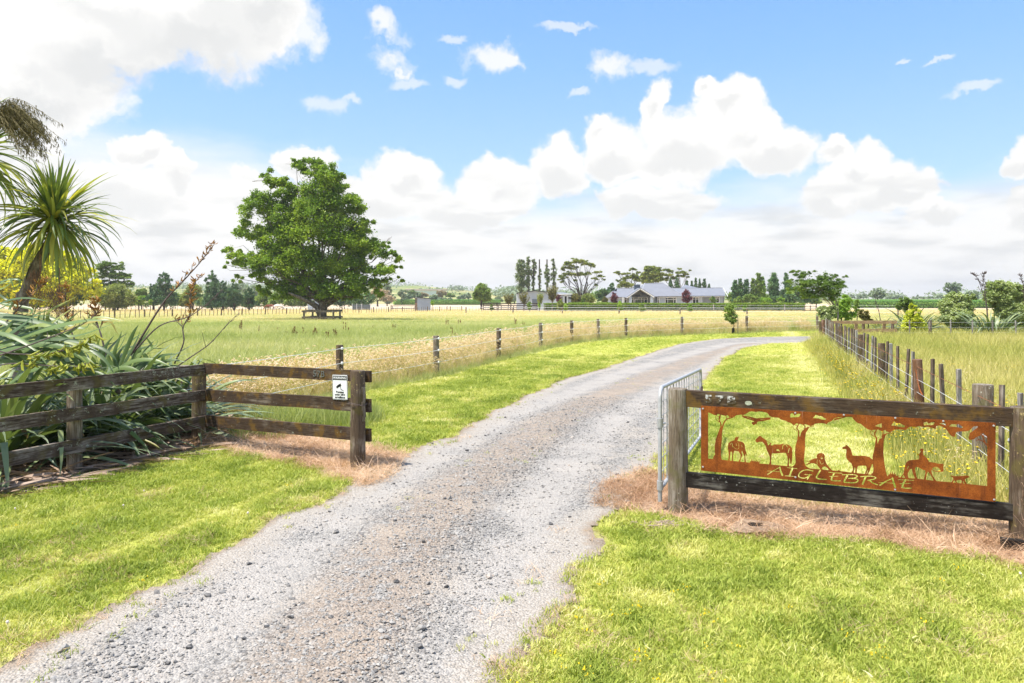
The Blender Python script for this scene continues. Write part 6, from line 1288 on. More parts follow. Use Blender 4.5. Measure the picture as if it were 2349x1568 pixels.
# right middle distance: planting behind the field fence
def C7(l): return [(1835.2 + x * .21876, 581.1 + y * .21876, rx * .21876, ry * .21876) for x, y, rx, ry in l]
make_tree('bent_tree', 'wind bent tree with a thin pale trunk behind the end of the batten fence', 1922, 42, [(1842,632,18,8),(1826,624,14,5),(1862,625,10,4),(1815,643,13,8),(1835,655,24,14),(1870,650,26,13),(1895,640,22,11),(1912,632,10,5),(1938,634,9,4),(1905,662,24,20),(1880,672,22,14),(1850,672,18,14),(1810,665,12,10),(1925,655,14,16),(1915,680,13,14)], .125, 210, 55, 'leaf_mid', 'bark_pale', .055, fork=1.5, cr=.40, flat=.5, shell=.2, asp=.42, leafdir=(-1, 0, -.3), twigs=5)
make_tree('tree_base_shrub', 'tall fresh green shrub behind the thin pale trunk', 1930, 43.5, C7([(430,560,90,90),(470,500,60,60),(400,620,100,70),(520,660,80,45)]), .11, 110, 75, 'leaf_fresh', 'bark_dark', .05, cat='shrub', shell=.5)
make_tree('tree_base_shrub', 'pale green shrub left of the thin trunk, at the fence corner', 1905, 40, C7([(290,640,90,60),(250,600,60,50),(330,590,60,40),(260,680,60,30)]), .10, 100, 75, 'leaf_silver', 'bark_dark', .05, cat='shrub', shell=.5)
make_tree('young_tree', 'small dark upright tree in the dry grass right of the bent tree', 1966, 62, C7([(595,530,25,40),(590,580,28,35),(600,500,14,20)]), .16, 30, 60, 'leaf_mid', 'bark_dark', .04, shell=.4)
make_tree('golden_conifer', 'small golden cone shaped conifer in front of the right flax clump', 2102, 35, C7([(1185,570,35,40),(1190,640,70,60),(1200,710,105,65),(1215,780,120,60),(1210,830,110,35)]), .085, 130, 90, 'leaf_goldcon', 'bark_dark', .05, cat='shrub', shell=.6, up=.6, leafdir=(.2, -.4, .5), asp=.45)
make_tree('pale_shrub', 'bushy pale green shrub between the two flax clumps on the right', 2196, 37, C7([(1640,470,90,60),(1560,560,90,70),(1700,560,100,80),(1620,660,150,80),(1700,740,130,60),(1540,700,70,50),(1780,470,50,40)]), .11, 320, 120, 'leaf_silver', 'bark_dark', .06, cat='shrub', shell=.5)
make_tree('large_shrub', 'large grey green shrub at the right edge behind the flax', 2330, 38, C7([(2080,350,90,60),(2200,380,110,70),(2030,450,80,80),(2150,500,130,90),(2290,430,80,90),(2340,560,90,110),(2220,620,120,90),(2300,740,110,70),(2120,620,80,70),(2420,450,90,120)]), .12, 560, 130, 'leaf_silver', 'bark_dark', .08, cat='shrub', shell=.45)
make_tree('low_shrub', 'low brown twiggy shrub behind the pine rails', 1990, 37, C7([(670,640,45,50),(700,690,60,25)]), .1, 40, 60, 'leaf_bronze', 'bark_dark', .03, cat='shrub')
make_tree('young_tree', 'dark green young tree behind the right flax clump', 2082, 46, C7([(1100,510,50,50),(1150,540,60,60),(1040,560,30,40)]), .14, 50, 60, 'leaf_mid', 'bark_dark', .05, cat='shrub')
for lb, l, lf, d in (('distant round tree standing alone beyond the maize on the right', [(815,400,70,35),(820,440,88,35),(780,430,50,40)], 'leaf_hazy', 330), ('tall distant tree with a domed crown beyond the maize near the right edge', [(1600,340,90,35),(1570,370,65,40),(1640,380,55,40),(1600,420,60,40)], 'leaf_hazy', 300), ('distant tree half hidden behind the pale shrub', [(1790,430,60,35),(1800,460,60,30)], 'leaf_hazy', 320), ('low distant trees on the horizon right of the bent tree', [(520,452,50,16),(650,450,60,20),(590,460,60,12)], 'leaf_hazy', 480), ('low distant trees on the horizon in the middle right', [(1010,462,70,14),(1080,465,40,12),(960,470,80,9)], 'leaf_hazy', 480), ('low distant trees on the horizon before the domed tree', [(1480,455,60,20),(1340,468,90,9),(1230,450,10,18),(1230,468,90,10)], 'leaf_hazy', 450)):
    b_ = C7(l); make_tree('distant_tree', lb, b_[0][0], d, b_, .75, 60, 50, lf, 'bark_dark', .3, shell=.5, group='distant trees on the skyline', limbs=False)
# continuous far skyline of small woods, either side of the frame too
rng = np.random.default_rng(5); L = []
for i in range(260):
    a = rng.uniform(-1.2, 1.2); d = rng.uniform(560, 900); h = rng.uniform(5, 11); r = rng.uniform(8, 22); c = np.array([math.tan(a) * d if abs(a) < 1.1 else 0, d, 0])
    rz = float(np.clip((d - 420) / 500, 0, 1) * np.clip((140 - c[0]) / 260, 0, 1)) * 15
    o = rng.normal(0, .5, (150, 3)) * [r, r * .5, h * .45]; L.append(c + o + [0, 0, rz + h * .4])
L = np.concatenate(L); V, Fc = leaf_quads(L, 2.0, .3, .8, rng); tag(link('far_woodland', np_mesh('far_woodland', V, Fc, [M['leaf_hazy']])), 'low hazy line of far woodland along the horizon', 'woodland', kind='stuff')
# sapling with a black guard by the white fence
sx0, sy0 = X_at(1682, 43.2), 43.2
e = make_tree('guarded_sapling', 'young leafy tree with a black trunk guard beside the white wire fence', 1682, 43.2, [(1676,705,10,10),(1672,718,11,12),(1680,728,12,12),(1686,738,8,8),(1671,733,8,9)], .10, 55, 55, 'leaf_mid', 'bark_pale', .022, fork=.9, cr=.42, shell=.3)
mb = MB(); mb.tube([(0, 0, -.02), (0, 0, .36)], [.085, .08], 12); mb.obj('trunk_guard', M['black'], e, True)
mb = MB(); mb.tube([(.3, .05, -.05), (.3, .05, 1.0)], .022, 6); mb.obj('stake', M['batten'], e)

# ------------------------------------------------------------------ strap-leaved plants
m, t = mat('flax_leaf'); g = t.n('ShaderNodeNewGeometry'); oi = t.n('ShaderNodeObjectInfo'); oc = objco(t)
bc = t.ramp(oi.outputs['Random'], [(0, (.045, .085, .035)), (.45, (.09, .15, .05)), (.8, (.16, .23, .065)), (.96, (.24, .29, .07)), (1, (.42, .32, .08))])
ln = t.noise(t.v('MULTIPLY', t.n('ShaderNodeTexCoord').outputs['UV'], (2, 60, 1)), 1.0, 3, .6)
bc = t.mix(t.m('MULTIPLY', ln.outputs[0], .22), bc, (.16, .22, .07)); bk = t.mix(.35, bc, (.36, .40, .28)); M['flax'] = finish(m, t, t.mix(g.outputs['Backfacing'], bc, bk), .40, spec=.35, trans=.22, transcol=(.20, .28, .05))
m, t = mat('cordyline_leaf'); oi = t.n('ShaderNodeObjectInfo')
bc = t.ramp(oi.outputs['Random'], [(0, (.09, .15, .045)), (.4, (.18, .25, .06)), (.75, (.33, .38, .075)), (1, (.55, .52, .09))]); M['cordy'] = finish(m, t, bc, .38, spec=.5, trans=.38, transcol=t.mix(1, bc, (1.3, 1.2, .6), 'MULTIPLY'))
def strap(L, w, th0, curl, segs=9, fold=.25, twist=0, m_='flax', bend_tip=0, name='leaf'):
    """blade in the x-z plane: starts at angle th0 above the horizontal and curls down along its length"""
    V, Fc, UV = [], [], []; x = z = 0.0; th = th0; ds = L / segs
    for i in range(segs + 1):
        u_ = i / segs; wd = w * (min(1, .55 + u_ * 2.2)) * (1 - max(0, u_ - .45) ** 1.7 * 2.72) ; wd = max(wd, .003); tw = twist * u_
        nx, nz = -math.sin(th), math.cos(th)
        for s in (-1, 0, 1):
            y = s * wd / 2 * math.cos(tw); h = abs(s) * wd / 2 * fold * (1 - .5 * u_) + s * wd / 2 * math.sin(tw); V.append((x + nx * h, y, z + nz * h)); UV.append((u_, (s + 1) / 2))
        x += math.cos(th) * ds; z += math.sin(th) * ds; th -= curl / segs * (.35 + 1.5 * u_) + (bend_tip if i == int(segs * .65) else 0)
    for i in range(segs):
        for q in (0, 1): a = i * 3 + q; Fc.append((a, a + 1, a + 4, a + 3))
    me = np_mesh(name, V, Fc, [M[m_]], True); uv = me.uv_layers.new(name='UVMap'); li = np.zeros(len(me.loops), np.int32); me.loops.foreach_get('vertex_index', li); uv.data.foreach_set('uv', np.array(UV, np.float32)[li].ravel()); return me
FV = []
for th in (85, 75, 66, 57, 48, 38, 28, 15, 2):
    for q in range(4): L_ = random.uniform(1.35, 2.0); FV.append((th, strap(L_, random.uniform(.065, .095), R(th + random.uniform(-4, 4)), random.uniform(.5, 1.5) + (th > 40) * .35, twist=random.uniform(-.7, .7), bend_tip=random.choice([0, 0, 0, 1.1]))))
DEADV = [strap(random.uniform(.9, 1.5), .05, R(a), random.uniform(.3, 1.4), 7, .4, random.uniform(-2, 2), 'straw', name='dry_leaf') for a in (20, 10, 0, -8, 35, -15)]
def flax(label, x, y, n, sc, wind=0.0, seed=1, spread=.22, emin=0, dead=0, emax=90):
    rng = random.Random(seed); e = empty('flax_bush', (x, y, float(gz(x, y))), label=label, cat='flax')
    cand = [v for v in FV if emin <= v[0] <= emax]
    for i in range(n):
        th, me = rng.choice(cand); a = rng.random() * 2 * PI
        if wind: a = math.atan2(math.sin(a), math.cos(a) + wind)
        r = spread * math.sqrt(rng.random()); b = a + rng.uniform(-.6, .6)
        s = sc * rng.uniform(.7, 1.12); link('leaf', me, e, (r * math.cos(b), r * math.sin(b), .02), (rng.gauss(0, .22), rng.gauss(0, .10), a), s)
    for i in range(dead):
        a = rng.random() * 2 * PI; link('dry_leaf', rng.choice(DEADV), e, (rng.gauss(0, spread), rng.gauss(0, spread), rng.uniform(.05, .22)), (rng.gauss(0, .8), rng.gauss(0, .15), a), rng.uniform(.7, 1.2))
    return e
flax('tall wind blown flax bush at the left edge, behind the first fence post', -6.5, 9.0, 170, 1.02, .55, 1, .35, dead=26)
flax('dense flax bush in the middle, leaning right over the timber fence', -5.85, 10.2, 170, .98, .75, 2, .35, dead=30, emax=80)
flax('flax bush behind the corner post with upright yellowish leaves', -5.35, 11.2, 130, .88, .45, 3, .3, dead=14)
flax('flax bush partly hidden at the far left edge of the picture', -7.6, 9.6, 120, 1.0, .4, 4, .4, dead=10)
flax('flax bush at the back, between the cabbage tree and the corner post', -6.9, 11.6, 90, 1.05, .4, 5, .35, dead=6)
flax('low flax bush in the left corner whose leaves reach through the rails', -7.6, 9.0, 90, .75, .1, 6, .3, dead=26, emax=80)
flax('broad upright flax clump behind the golden conifer', X_at(2100, 37.5), 37.5, 170, 1.15, 0, 11, .5, emin=35)
flax('sharp leaved flax clump in the dry grass behind the pine rails', X_at(2020, 40), 40, 40, .75, 0, 12, .3, emin=40)
flax('large drooping flax clump near the right edge before the grey green shrub', X_at(2278, 34.8), 34.8, 190, 1.15, 0, 13, .5, emin=25, dead=10)
for px, py, s in ((330, 1010, .62), (385, 1030, .55)):   # leaves poking out under the rails
    pass
def stalk(label, P, d, r0, pods=0, podmat='pod', pl=.085, branch=1.0, seed=1, name='flax_flower_stalk', down=False):
    rng = random.Random(seed); Q = [Vector((X_at(x, d + i * .05), d + i * .05, Z_at(y, d + i * .05))) for i, (x, y) in enumerate(P)]
    base = Q[0]; e = empty(name, base, label=label, cat='flower stalk'); Q = [q - base for q in Q]; C_ = [Vector(c) for c in catmull([tuple(q) for q in Q], 5)]; n = len(C_)
    mb = MB(); mb.tube(C_, [r0 * (1 - .75 * i / n) for i in range(n)], 6); V, Fc = [], []
    pd_ = MB()
    for i in range(int(n * .35), n):
        for q in range(2 if pods else 1):
            if rng.random() < .25: continue
            p = C_[i]; dr_ = (C_[min(i + 1, n - 1)] - C_[i - 1]).normalized(); side = Vector((rng.uniform(-1, 1), rng.uniform(-.6, .6), rng.uniform(-.3, .7))); b = (dr_ * .7 + side * .8).normalized(); L_ = branch * rng.uniform(.10, .24) * (1.2 - i / n)
            m1 = p + b * L_ * .6; tip = m1 + (b + Vector((0, 0, .5))).normalized() * L_ * .4; mb.tube([p, m1, tip], [r0 * .35, r0 * .28, r0 * .2], 4)
            for k in range(pods and rng.randint(2, 4)):
                s = p.lerp(tip, rng.uniform(.4, 1.0)); dv = Vector((rng.uniform(-1, 1), rng.uniform(-1, 1), -.8 if down else rng.uniform(-.1, 1))).normalized(); ll = pl * rng.uniform(.7, 1.2)
                bend = Vector((rng.uniform(-.3, .3), 0, .35)); pd_.tube([s, s + dv * ll * .35, s + (dv + bend * .4).normalized() * ll * .75, s + (dv + bend).normalized() * ll], [ll * .04, ll * .10, ll * .085, .001], 5)
    mb.obj('stem', M['stem_dark'], e, True)
    if pods: o = pd_.obj('seed_pods', M[podmat], e, True); o['kind'] = 'stuff'
    return e
stalk('long dark flower stalk leaning right, tallest against the sky', [(300,815),(372,699),(414,652),(456,606),(487,566)], 10.3, .016, 1, 'pod', .075, 1.0, 1)
stalk('thin bare stalk bending right above the corner post', [(305,810),(365,749),(428,729),(470,702),(508,668)], 10.2, .012, 0, seed=2)
stalk('upright stalk with orange seed pods above the corner of the fence', [(400,835),(421,787),(420,752),(436,717),(437,671),(457,634)], 10.6, .012, 1, 'pod', .085, 1.1, 3)
stalk('twiggy bare stalk leaning right over the paddock beyond the corner post', [(405,842),(440,818),(480,790),(515,752),(543,723)], 10.5, .012, 0, seed=4, branch=1.4)
stalk('pale stemmed stalk with orange pods left of the middle flax', [(243,815),(232,770),(224,745),(217,715),(222,690)], 10.2, .013, 1, 'pod', .085, 1.2, 5)
stalk('dark stalk with few orange pods beside the cabbage tree trunk', [(175,790),(160,750),(152,705),(149,660)], 10.0, .013, 1, 'pod', .08, .9, 6)
stalk('dark stalk crossing low over the left flax leaves', [(-20,822),(60,795),(140,765),(200,738),(235,705)], 8.6, .012, 0, seed=7)
stalk('drooping stalk with green pods above the top rail at the left', [(-30,800),(30,812),(100,812),(160,800),(215,770)], 8.3, .010, 1, 'pod_green', .13, .8, 8, down=True)
stalk('second drooping stalk with green pods near the first fence post', [(-40,850),(20,835),(90,838),(160,842),(200,835)], 8.2, .010, 1, 'pod_green', .13, .8, 9, down=True)
stalk('dark stalk rising steeply at the left edge', [(-30,760),(10,742),(50,700),(90,660),(118,640)], 9.2, .012, 1, 'pod', .08, .8, 10)
stalk('tall dark flax flower stalk with black pods, left of the right edge', [(2266,760),(2262,700),(2252,665),(2243,640),(2232,630)], 36, .02, 1, 'stem_dark', .13, 1.5, 21)
stalk('second dark flax flower stalk close beside the tall one', [(2268,760),(2264,700),(2258,662),(2255,635),(2260,628)], 36.2, .02, 1, 'stem_dark', .13, 1.4, 22)
stalk('dark flower stalk above the shrub at the right edge', [(2352,740),(2350,690),(2348,655),(2340,632)], 37, .03, 1, 'stem_dark', .13, 1.4, 23)
stalk('thin leaning flower stalk behind the pine rails', [(2021,745),(2016,715),(2010,698),(2006,680)], 40, .025, 0, seed=24)
# fallen dry straps under the flax
lm_ = []
for _ in range(7):
    lm_.append(strap(random.uniform(.35, .95), random.uniform(.018, .045), R(random.uniform(0, 10)), random.uniform(0, .5), 4, .3, random.uniform(-1.5, 1.5), 'straw', name='fallen_strap'))
lc = proto_coll('fallen_strap', lm_); x = RNG.uniform(-9.5, -3.9, 6200); y = RNG.uniform(5.4, 12.2, 6200); ok = sdfs(x, y)['lit'] < .12; x, y = x[ok], y[ok]; n = len(x)
rot = np.stack([RNG.normal(0, .25, n), RNG.normal(0, .12, n), np.where(RNG.random(n) < .6, RNG.normal(.25, .5, n), RNG.random(n) * 6.28)], -1)
scatter('flax_litter', lc, 7, np.stack([x, y, gz_full(x, y) + RNG.uniform(0, .05, n)], -1), rot, RNG.uniform(.6, 1.15, n), np.full(n, .5), 'dry brown fallen flax straps littering the ground under the timber fence', 'leaf litter')
# weeds along the inside of the gate fence
wx = RNG.uniform(-4.2, -2.3, 260); wy = 11.0 + (wx + 4.4) * .6 + RNG.normal(0, .35, 260)
P, ro, sc = place(wx, wy, RNG.uniform(.5, 1.0, 260), .2); scatter('fence_weeds', tallP, nt_, P, ro, sc, np.clip(RNG.random(260) * .3, 0, 1), 'green weeds behind the rails left of the gate post', 'weeds')

# cabbage trees
CV = []
for th in (88, 76, 64, 52, 40, 28, 14, 0, -16, -34, -52):
    for q in range(3): CV.append((th, strap(random.uniform(.85, 1.15), random.uniform(.046, .064), R(th), random.uniform(.25, .9) + (.5 if th < 30 else 0), 8, .3, random.uniform(-.5, .5), 'cordy')))
def cabbage(label, trunk_px, d, heads, tr, seed, skirts=()):
    rng = random.Random(seed); b = Vector((X_at(trunk_px[0][0], d), d, 0)); e = empty('cabbage_tree', b, label=label, cat='cabbage tree')
    mb = MB(); Q = [Vector((X_at(x, d), d, Z_at(y, d))) - b for x, y in trunk_px]; Q[0].z = -.1; mb.tube([Vector(c) for c in catmull([tuple(q) for q in Q], 4)], [tr * (1.25 - .5 * i / (4 * len(Q))) for i in range(4 * (len(Q) - 1) + 1)], 12)
    for hx, hy, hd, n, s in heads: c = Vector((X_at(hx, hd), hd, Z_at(hy, hd))) - b; mb.tube([Q[-1] + (Q[-2] - Q[-1]) * .25, Q[-1].lerp(c, .55) + Vector((0, 0, -.08)), c], [tr * .8, tr * .6, tr * .45], 8)
    mb.obj('trunk', M['bark_pale'], e, True)
    for hx, hy, hd, n, s in heads:
        c = Vector((X_at(hx, hd), hd, Z_at(hy, hd))) - b
        for i in range(n):
            th, me = rng.choice(CV); a = rng.random() * 2 * PI; link('leaf', me, e, c + Vector((math.cos(a) * .05, math.sin(a) * .05, rng.uniform(-.14, .14) + th * .0012)), (rng.gauss(0, .18), rng.gauss(0, .06), a), s * rng.uniform(.78, 1.1) * (.74 if th > 45 else .9 if th > 20 else 1))
    for sx_, sy_, sd2, w, h in skirts:
        mb = MB(); c = Vector((X_at(sx_, sd2), sd2, Z_at(sy_, sd2))) - b
        for i in range(150):
            x, y, z = rng.gauss(0, w * .35), rng.gauss(0, w * .35), -h * rng.random(); p = c + Vector((x * (.3 - z / h * .9), y, z)); mb.tube([p, p + Vector((rng.gauss(0, .03), rng.gauss(0, .03), -.07)), p + Vector((rng.gauss(0, .05), rng.gauss(0, .04), -.15))], [.004, .0035, .002], 3)
        mb.tube([c + Vector((0, 0, .25)), c, c - Vector((0, 0, h * .8))], [.012, .012, .006], 5); o = mb.obj('old_flower_spray', M['wire_rust' if False else 'spray'], e); o['kind'] = 'stuff'
    return e
M['spray'] = plain('old_flower_spray', (.26, .15, .10), .9, 0, .4, 60); M['olive_spray'] = plain('olive_flower_spray', (.16, .13, .05), .8, 0, .5, 60)
cabbage('cabbage tree with a spiky round head in front of the golden tree', [(47,800),(47,718),(62,668),(80,620),(100,580)], 12, [(124,506,12.0,300,1.12),(108,566,12.25,26,.55)], .095, 1, ((92,618,11.9,.28,.42),(136,650,11.9,.26,.55)))
cb = cabbage('cabbage tree at the left edge, only part of its head in the frame', [(-120,900),(-118,700),(-105,520),(-90,400)], 11.5, [(-66,352,11.5,190,1.2)], .10, 2)
mb = MB(); rng = random.Random(3); b = cb.location; org = Vector((X_at(-35, 11.3), 11.3, Z_at(285, 11.3))) - b
for i in range(75):
    u_ = rng.random(); L_ = rng.uniform(.75, 1.12); yy = rng.gauss(0, .16); rise_ = rng.uniform(.0, .30); tip = org + Vector((L_ * rng.uniform(.75, 1.05), yy, rise_ - .62 * rng.random() ** .8)); m1 = org.lerp(tip, .5) + Vector((0, 0, .20 + rise_ * .4))
    pts_ = [Vector(c) for c in catmull([tuple(org), tuple(m1), tuple(tip)], 6)]; mb.tube(pts_, .0035, 3)
    for p in pts_[4:]:
        for q in range(7):
            s = p + Vector((rng.gauss(0, .02), rng.gauss(0, .02), rng.gauss(-.02, .02))); mb.tube([s, s + Vector((rng.gauss(.01, .012), rng.gauss(0, .01), -rng.uniform(.03, .07)))], [.0055, .002], 3)
o = mb.obj('flower_panicle', M['olive_spray'], cb); o['kind'] = 'stuff'
# ------------------------------------------------------------------ buildings
def lap(name, c, dark, step, axis='z', rough=.5, w=.10, metal=0, spec=.4):
    """painted boards or ribbed sheet: colour with thin shadow lines at the laps, bumped"""
    m, t = mat(name); o = objco(t); s = t.n('ShaderNodeSeparateXYZ'); t.l(o, s.inputs[0]); v = {'x': 0, 'y': 1, 'z': 2}[axis]
    f = t.m('FRACT', t.m('DIVIDE', s.outputs[v], step)); ln = t.m('LESS_THAN', f, w); nz = t.noise(o, .9, 4, .6)
    cc = t.mix(t.ss(nz.outputs[0], .3, .7), sc3(c, .94), sc3(c, 1.05)); cc = t.mix(t.m('MULTIPLY', ln, .45), cc, dark)
    return finish(m, t, cc, rough, bump=f, bstr=.5, bdist=.02, metal=metal, spec=spec)
M['weatherboard'] = lap('painted_weatherboard', (.40, .45, .50), (.22, .25, .28), .18)
M['barn_sheet'] = lap('pale_steel_cladding', (.44, .475, .51), (.40, .43, .46), .19, 'x')
M['shed_sheet'] = lap('grey_steel_cladding', (.34, .39, .45), (.20, .23, .27), .16, 'x')
M['roof'] = lap('grey_steel_roof', (.21, .215, .24), (.15, .155, .175), .40, 'x', .4)
M['roof_side'] = lap('grey_steel_roof_side', (.21, .215, .24), (.15, .155, .175), .40, 'y', .4)
M['trim'] = plain('white_trim', (.80, .80, .78), .45, 0, .03); M['fascia'] = plain('dark_fascia', (.05, .055, .065), .5, 0, .1)
M['chimney'] = lap('slate_blue_boards', (.075, .10, .135), (.03, .04, .05), .2); M['soffit'] = plain('pale_soffit', (.55, .54, .47), .6, 0, .04); M['porch'] = plain('grey_porch_wall', (.26, .27, .26), .7, 0, .08, 3)
m, t = mat('window_glass'); finish(m, t, (.02, .024, .028), .06, spec=.9); M['glass'] = m
m, t = mat('window_dim'); finish(m, t, (.012, .012, .013), .5); M['dark'] = m
HD = 168.0; KH = HD / F; HG = float(gz(0, HD))
def hx(c): return (1394.8 + c * .1302 - CX) * KH
def hz(c): return CAMH - (611.7 + c * .1302 - HY) * KH - HG
hxo = hx(1050); house = empty('house', (hxo, HD, HG), label='long single storey pale blue grey house with grey steel roof and gabled porch', cat='house')
def HP(c, y, z): return (hx(c) - hxo, y, hz(z))
def faces(name, fs, mt_, parent, th=.0):
    mb = MB()
    for f in fs: mb.add(f, [tuple(range(len(f)))])
    return mb.obj(name, M[mt_] if isinstance(mt_, str) else mt_, parent)
def solid_face(name, P, mt_, parent, off):      # slab with real thickness
    mb = MB(); mb.poly(P, off); return mb.obj(name, M[mt_] if isinstance(mt_, str) else mt_, parent)
EZ = 522; DEP = 9.0
def wall(c0, c1, y, z0, z1=EZ, name='wall', mt_='weatherboard', th=.18):
    solid_face(name, [(hx(c0) - hxo, y, -.1), (hx(c1) - hxo, y, -.1), (hx(c1) - hxo, y, hz(z1)), (hx(c0) - hxo, y, hz(z1))], mt_, house, (0, th, 0))
# walls: main front, right wing front, ends
wall(50, 300, .6, 0); wall(765, 870, .9, 0); wall(870, 1330, 0, 0); wall(1330, 1670, .2, 0); wall(1670, 1900, 1.6, 0); wall(1900, 2045, 0, 0)
solid_face('wall', [(hx(2045) - hxo, 0, -.1), (hx(2045) - hxo, DEP, -.1), (hx(2045) - hxo, DEP, hz(EZ)), (hx(2045) - hxo, DEP / 2, hz(388)), (hx(2045) - hxo, 0, hz(EZ))], 'weatherboard', house, (-.15, 0, 0))
solid_face('wall', [(hx(55) - hxo, .6, -.1), (hx(55) - hxo, DEP, -.1), (hx(55) - hxo, DEP, hz(EZ)), (hx(55) - hxo, .6, hz(EZ))], 'weatherboard', house, (.15, 0, 0))
solid_face('wall', [(hx(50) - hxo, DEP, -.1), (hx(2045) - hxo, DEP, -.1), (hx(2045) - hxo, DEP, hz(EZ)), (hx(50) - hxo, DEP, hz(EZ))], 'weatherboard', house, (0, -.15, 0))
def X(c): return hx(c) - hxo
def Z(c): return hz(c)
T_ = (0, 0, -.06); mid = DEP / 2
# right wing gable roof, main hip, left wing
solid_face('roof', [(X(1180), -.55, Z(524)), (X(2062), -.55, Z(520)), (X(2115), mid, Z(372)), (X(1150), mid, Z(378))], 'roof', house, T_)
solid_face('roof', [(X(1180), DEP + .5, Z(524)), (X(1150), mid, Z(378)), (X(2115), mid, Z(372)), (X(2062), DEP + .5, Z(520))], 'roof', house, T_)
solid_face('roof', [(X(560), -.6, Z(528)), (X(1330), -.6, Z(526)), (X(1040), mid + .3, Z(284)), (X(712), mid + .3, Z(288))], 'roof', house, T_)
solid_face('roof', [(X(1330), -.6, Z(526)), (X(1400), DEP + 1, Z(526)), (X(1040), mid + .3, Z(284))], 'roof_side', house, T_)
solid_face('roof', [(X(480), DEP + 1, Z(526)), (X(560), -.6, Z(528)), (X(712), mid + .3, Z(288))], 'roof_side', house, T_)
solid_face('roof', [(X(480), DEP + 1, Z(526)), (X(712), mid + .3, Z(288)), (X(1040), mid + .3, Z(284)), (X(1400), DEP + 1, Z(526))], 'roof', house, T_)
solid_face('roof', [(X(150), 0, Z(545)), (X(700), 0, Z(540)), (X(640), mid, Z(378)), (X(205), mid, Z(380))], 'roof', house, T_)
solid_face('roof', [(X(20), .2, Z(548)), (X(150), 0, Z(545)), (X(200), 3, Z(432)), (X(98), 2.2, Z(432))], 'roof', house, T_)
solid_face('roof', [(X(205), mid, Z(380)), (X(640), mid, Z(378)), (X(640), DEP + .5, Z(545)), (X(30), DEP + .5, Z(545))], 'roof', house, T_)
solid_face('roof', [(X(30), DEP + .5, Z(545)), (X(20), .2, Z(548)), (X(98), 2.2, Z(432)), (X(205), mid, Z(380))], 'roof_side', house, T_)
# rear hip whose peak shows over the right wing
solid_face('roof', [(X(1345), mid, Z(378)), (X(1700), mid, Z(378)), (X(1500), mid + 3.2, Z(312))], 'roof', house, T_); solid_face('roof', [(X(1700), mid, Z(378)), (X(1750), mid + 6, Z(378)), (X(1500), mid + 3.2, Z(312))], 'roof_side', house, T_)
# ridge caps
for a, b in (((X(712), mid + .3, Z(286)), (X(1040), mid + .3, Z(282))), ((X(1150), mid, Z(376)), (X(2115), mid, Z(370))), ((X(205), mid, Z(378)), (X(480), mid, Z(376))), ((X(1040), mid + .3, Z(282)), (X(1330), -.6, Z(524))), ((X(712), mid + .3, Z(286)), (X(560), -.6, Z(526)))):
    mb = MB(); mb.beam(a, b, .22, .05); mb.obj('ridge_cap', M['trim'] if False else M['roof_cap'] if 'roof_cap' in M else M.setdefault('roof_cap', plain('ridge_cap', (.30, .305, .33), .4)), house)
# porch gable facing the drive
ax_, az_ = 530, 383; PY = -3.0; back = 1.2
for (ex, ez, sgn) in ((293, 545, -1), (772, 532, 1)):
    P = [(X(ex), PY, Z(ez)), (X(ax_), PY, Z(az_)), (X(ax_) + .0, mid, Z(az_)), (X(ex), .2, Z(ez))]; solid_face('porch_roof', P if sgn > 0 else P[::-1], 'roof_side', house, (0, 0, -.08))
    mb = MB(); mb.beam((X(ex), PY - .02, Z(ez) - .14), (X(ax_), PY - .02, Z(az_) - .14), .06, .26); mb.obj('barge_board', M['trim'], house)
    mb = MB(); mb.beam((X(ex), PY - .03, Z(ez) + .03), (X(ax_), PY - .03, Z(az_) + .03), .08, .07); mb.obj('barge_flashing', M['fascia'], house)
    solid_face('soffit', [(X(ex), PY + .02, Z(ez) - .1), (X(ax_), PY + .02, Z(az_) - .1), (X(ax_), back, Z(az_) - .1), (X(ex), back, Z(ez) - .1)], 'soffit', house, (0, 0, -.03))
solid_face('porch_wall', [(X(330), back, -.1), (X(740), back, -.1), (X(740), back, Z(545)), (X(ax_), back, Z(398)), (X(330), back, Z(545))], 'porch', house, (0, .12, 0))
for c0, c1 in ((338, 382), (708, 752)): mb = MB(); mb.box(((X(c0) + X(c1)) / 2, PY + .3, Z(530) / 2), (X(c1) - X(c0), .45, Z(530) + .1)); mb.obj('porch_pillar', M['weatherboard'], house)
for c in (245, 262): mb = MB(); mb.box((X(c), -.8, Z(545) / 2), (.13, .13, Z(545))); mb.obj('verandah_post', M['trim'], house)
# gutters
for a, b, z in ((870, 1335, 529), (1335, 2050, 524), (20, 290, 548)): mb = MB(); mb.beam((X(a), -.62, Z(z)), (X(b), -.62, Z(z) + .03), .12, .14); mb.obj('gutter', M['fascia'], house); mb = MB(); mb.beam((X(a), -.58, Z(z) - .14), (X(b), -.58, Z(z) - .11), .10, .12); mb.obj('eaves_board', M['trim'], house)
for c in (1035 + 600, 872): mb = MB(); mb.tube([(X(c), -.25, 0), (X(c), -.25, Z(545))], .05, 6); mb.obj('downpipe', M['trim'], house)
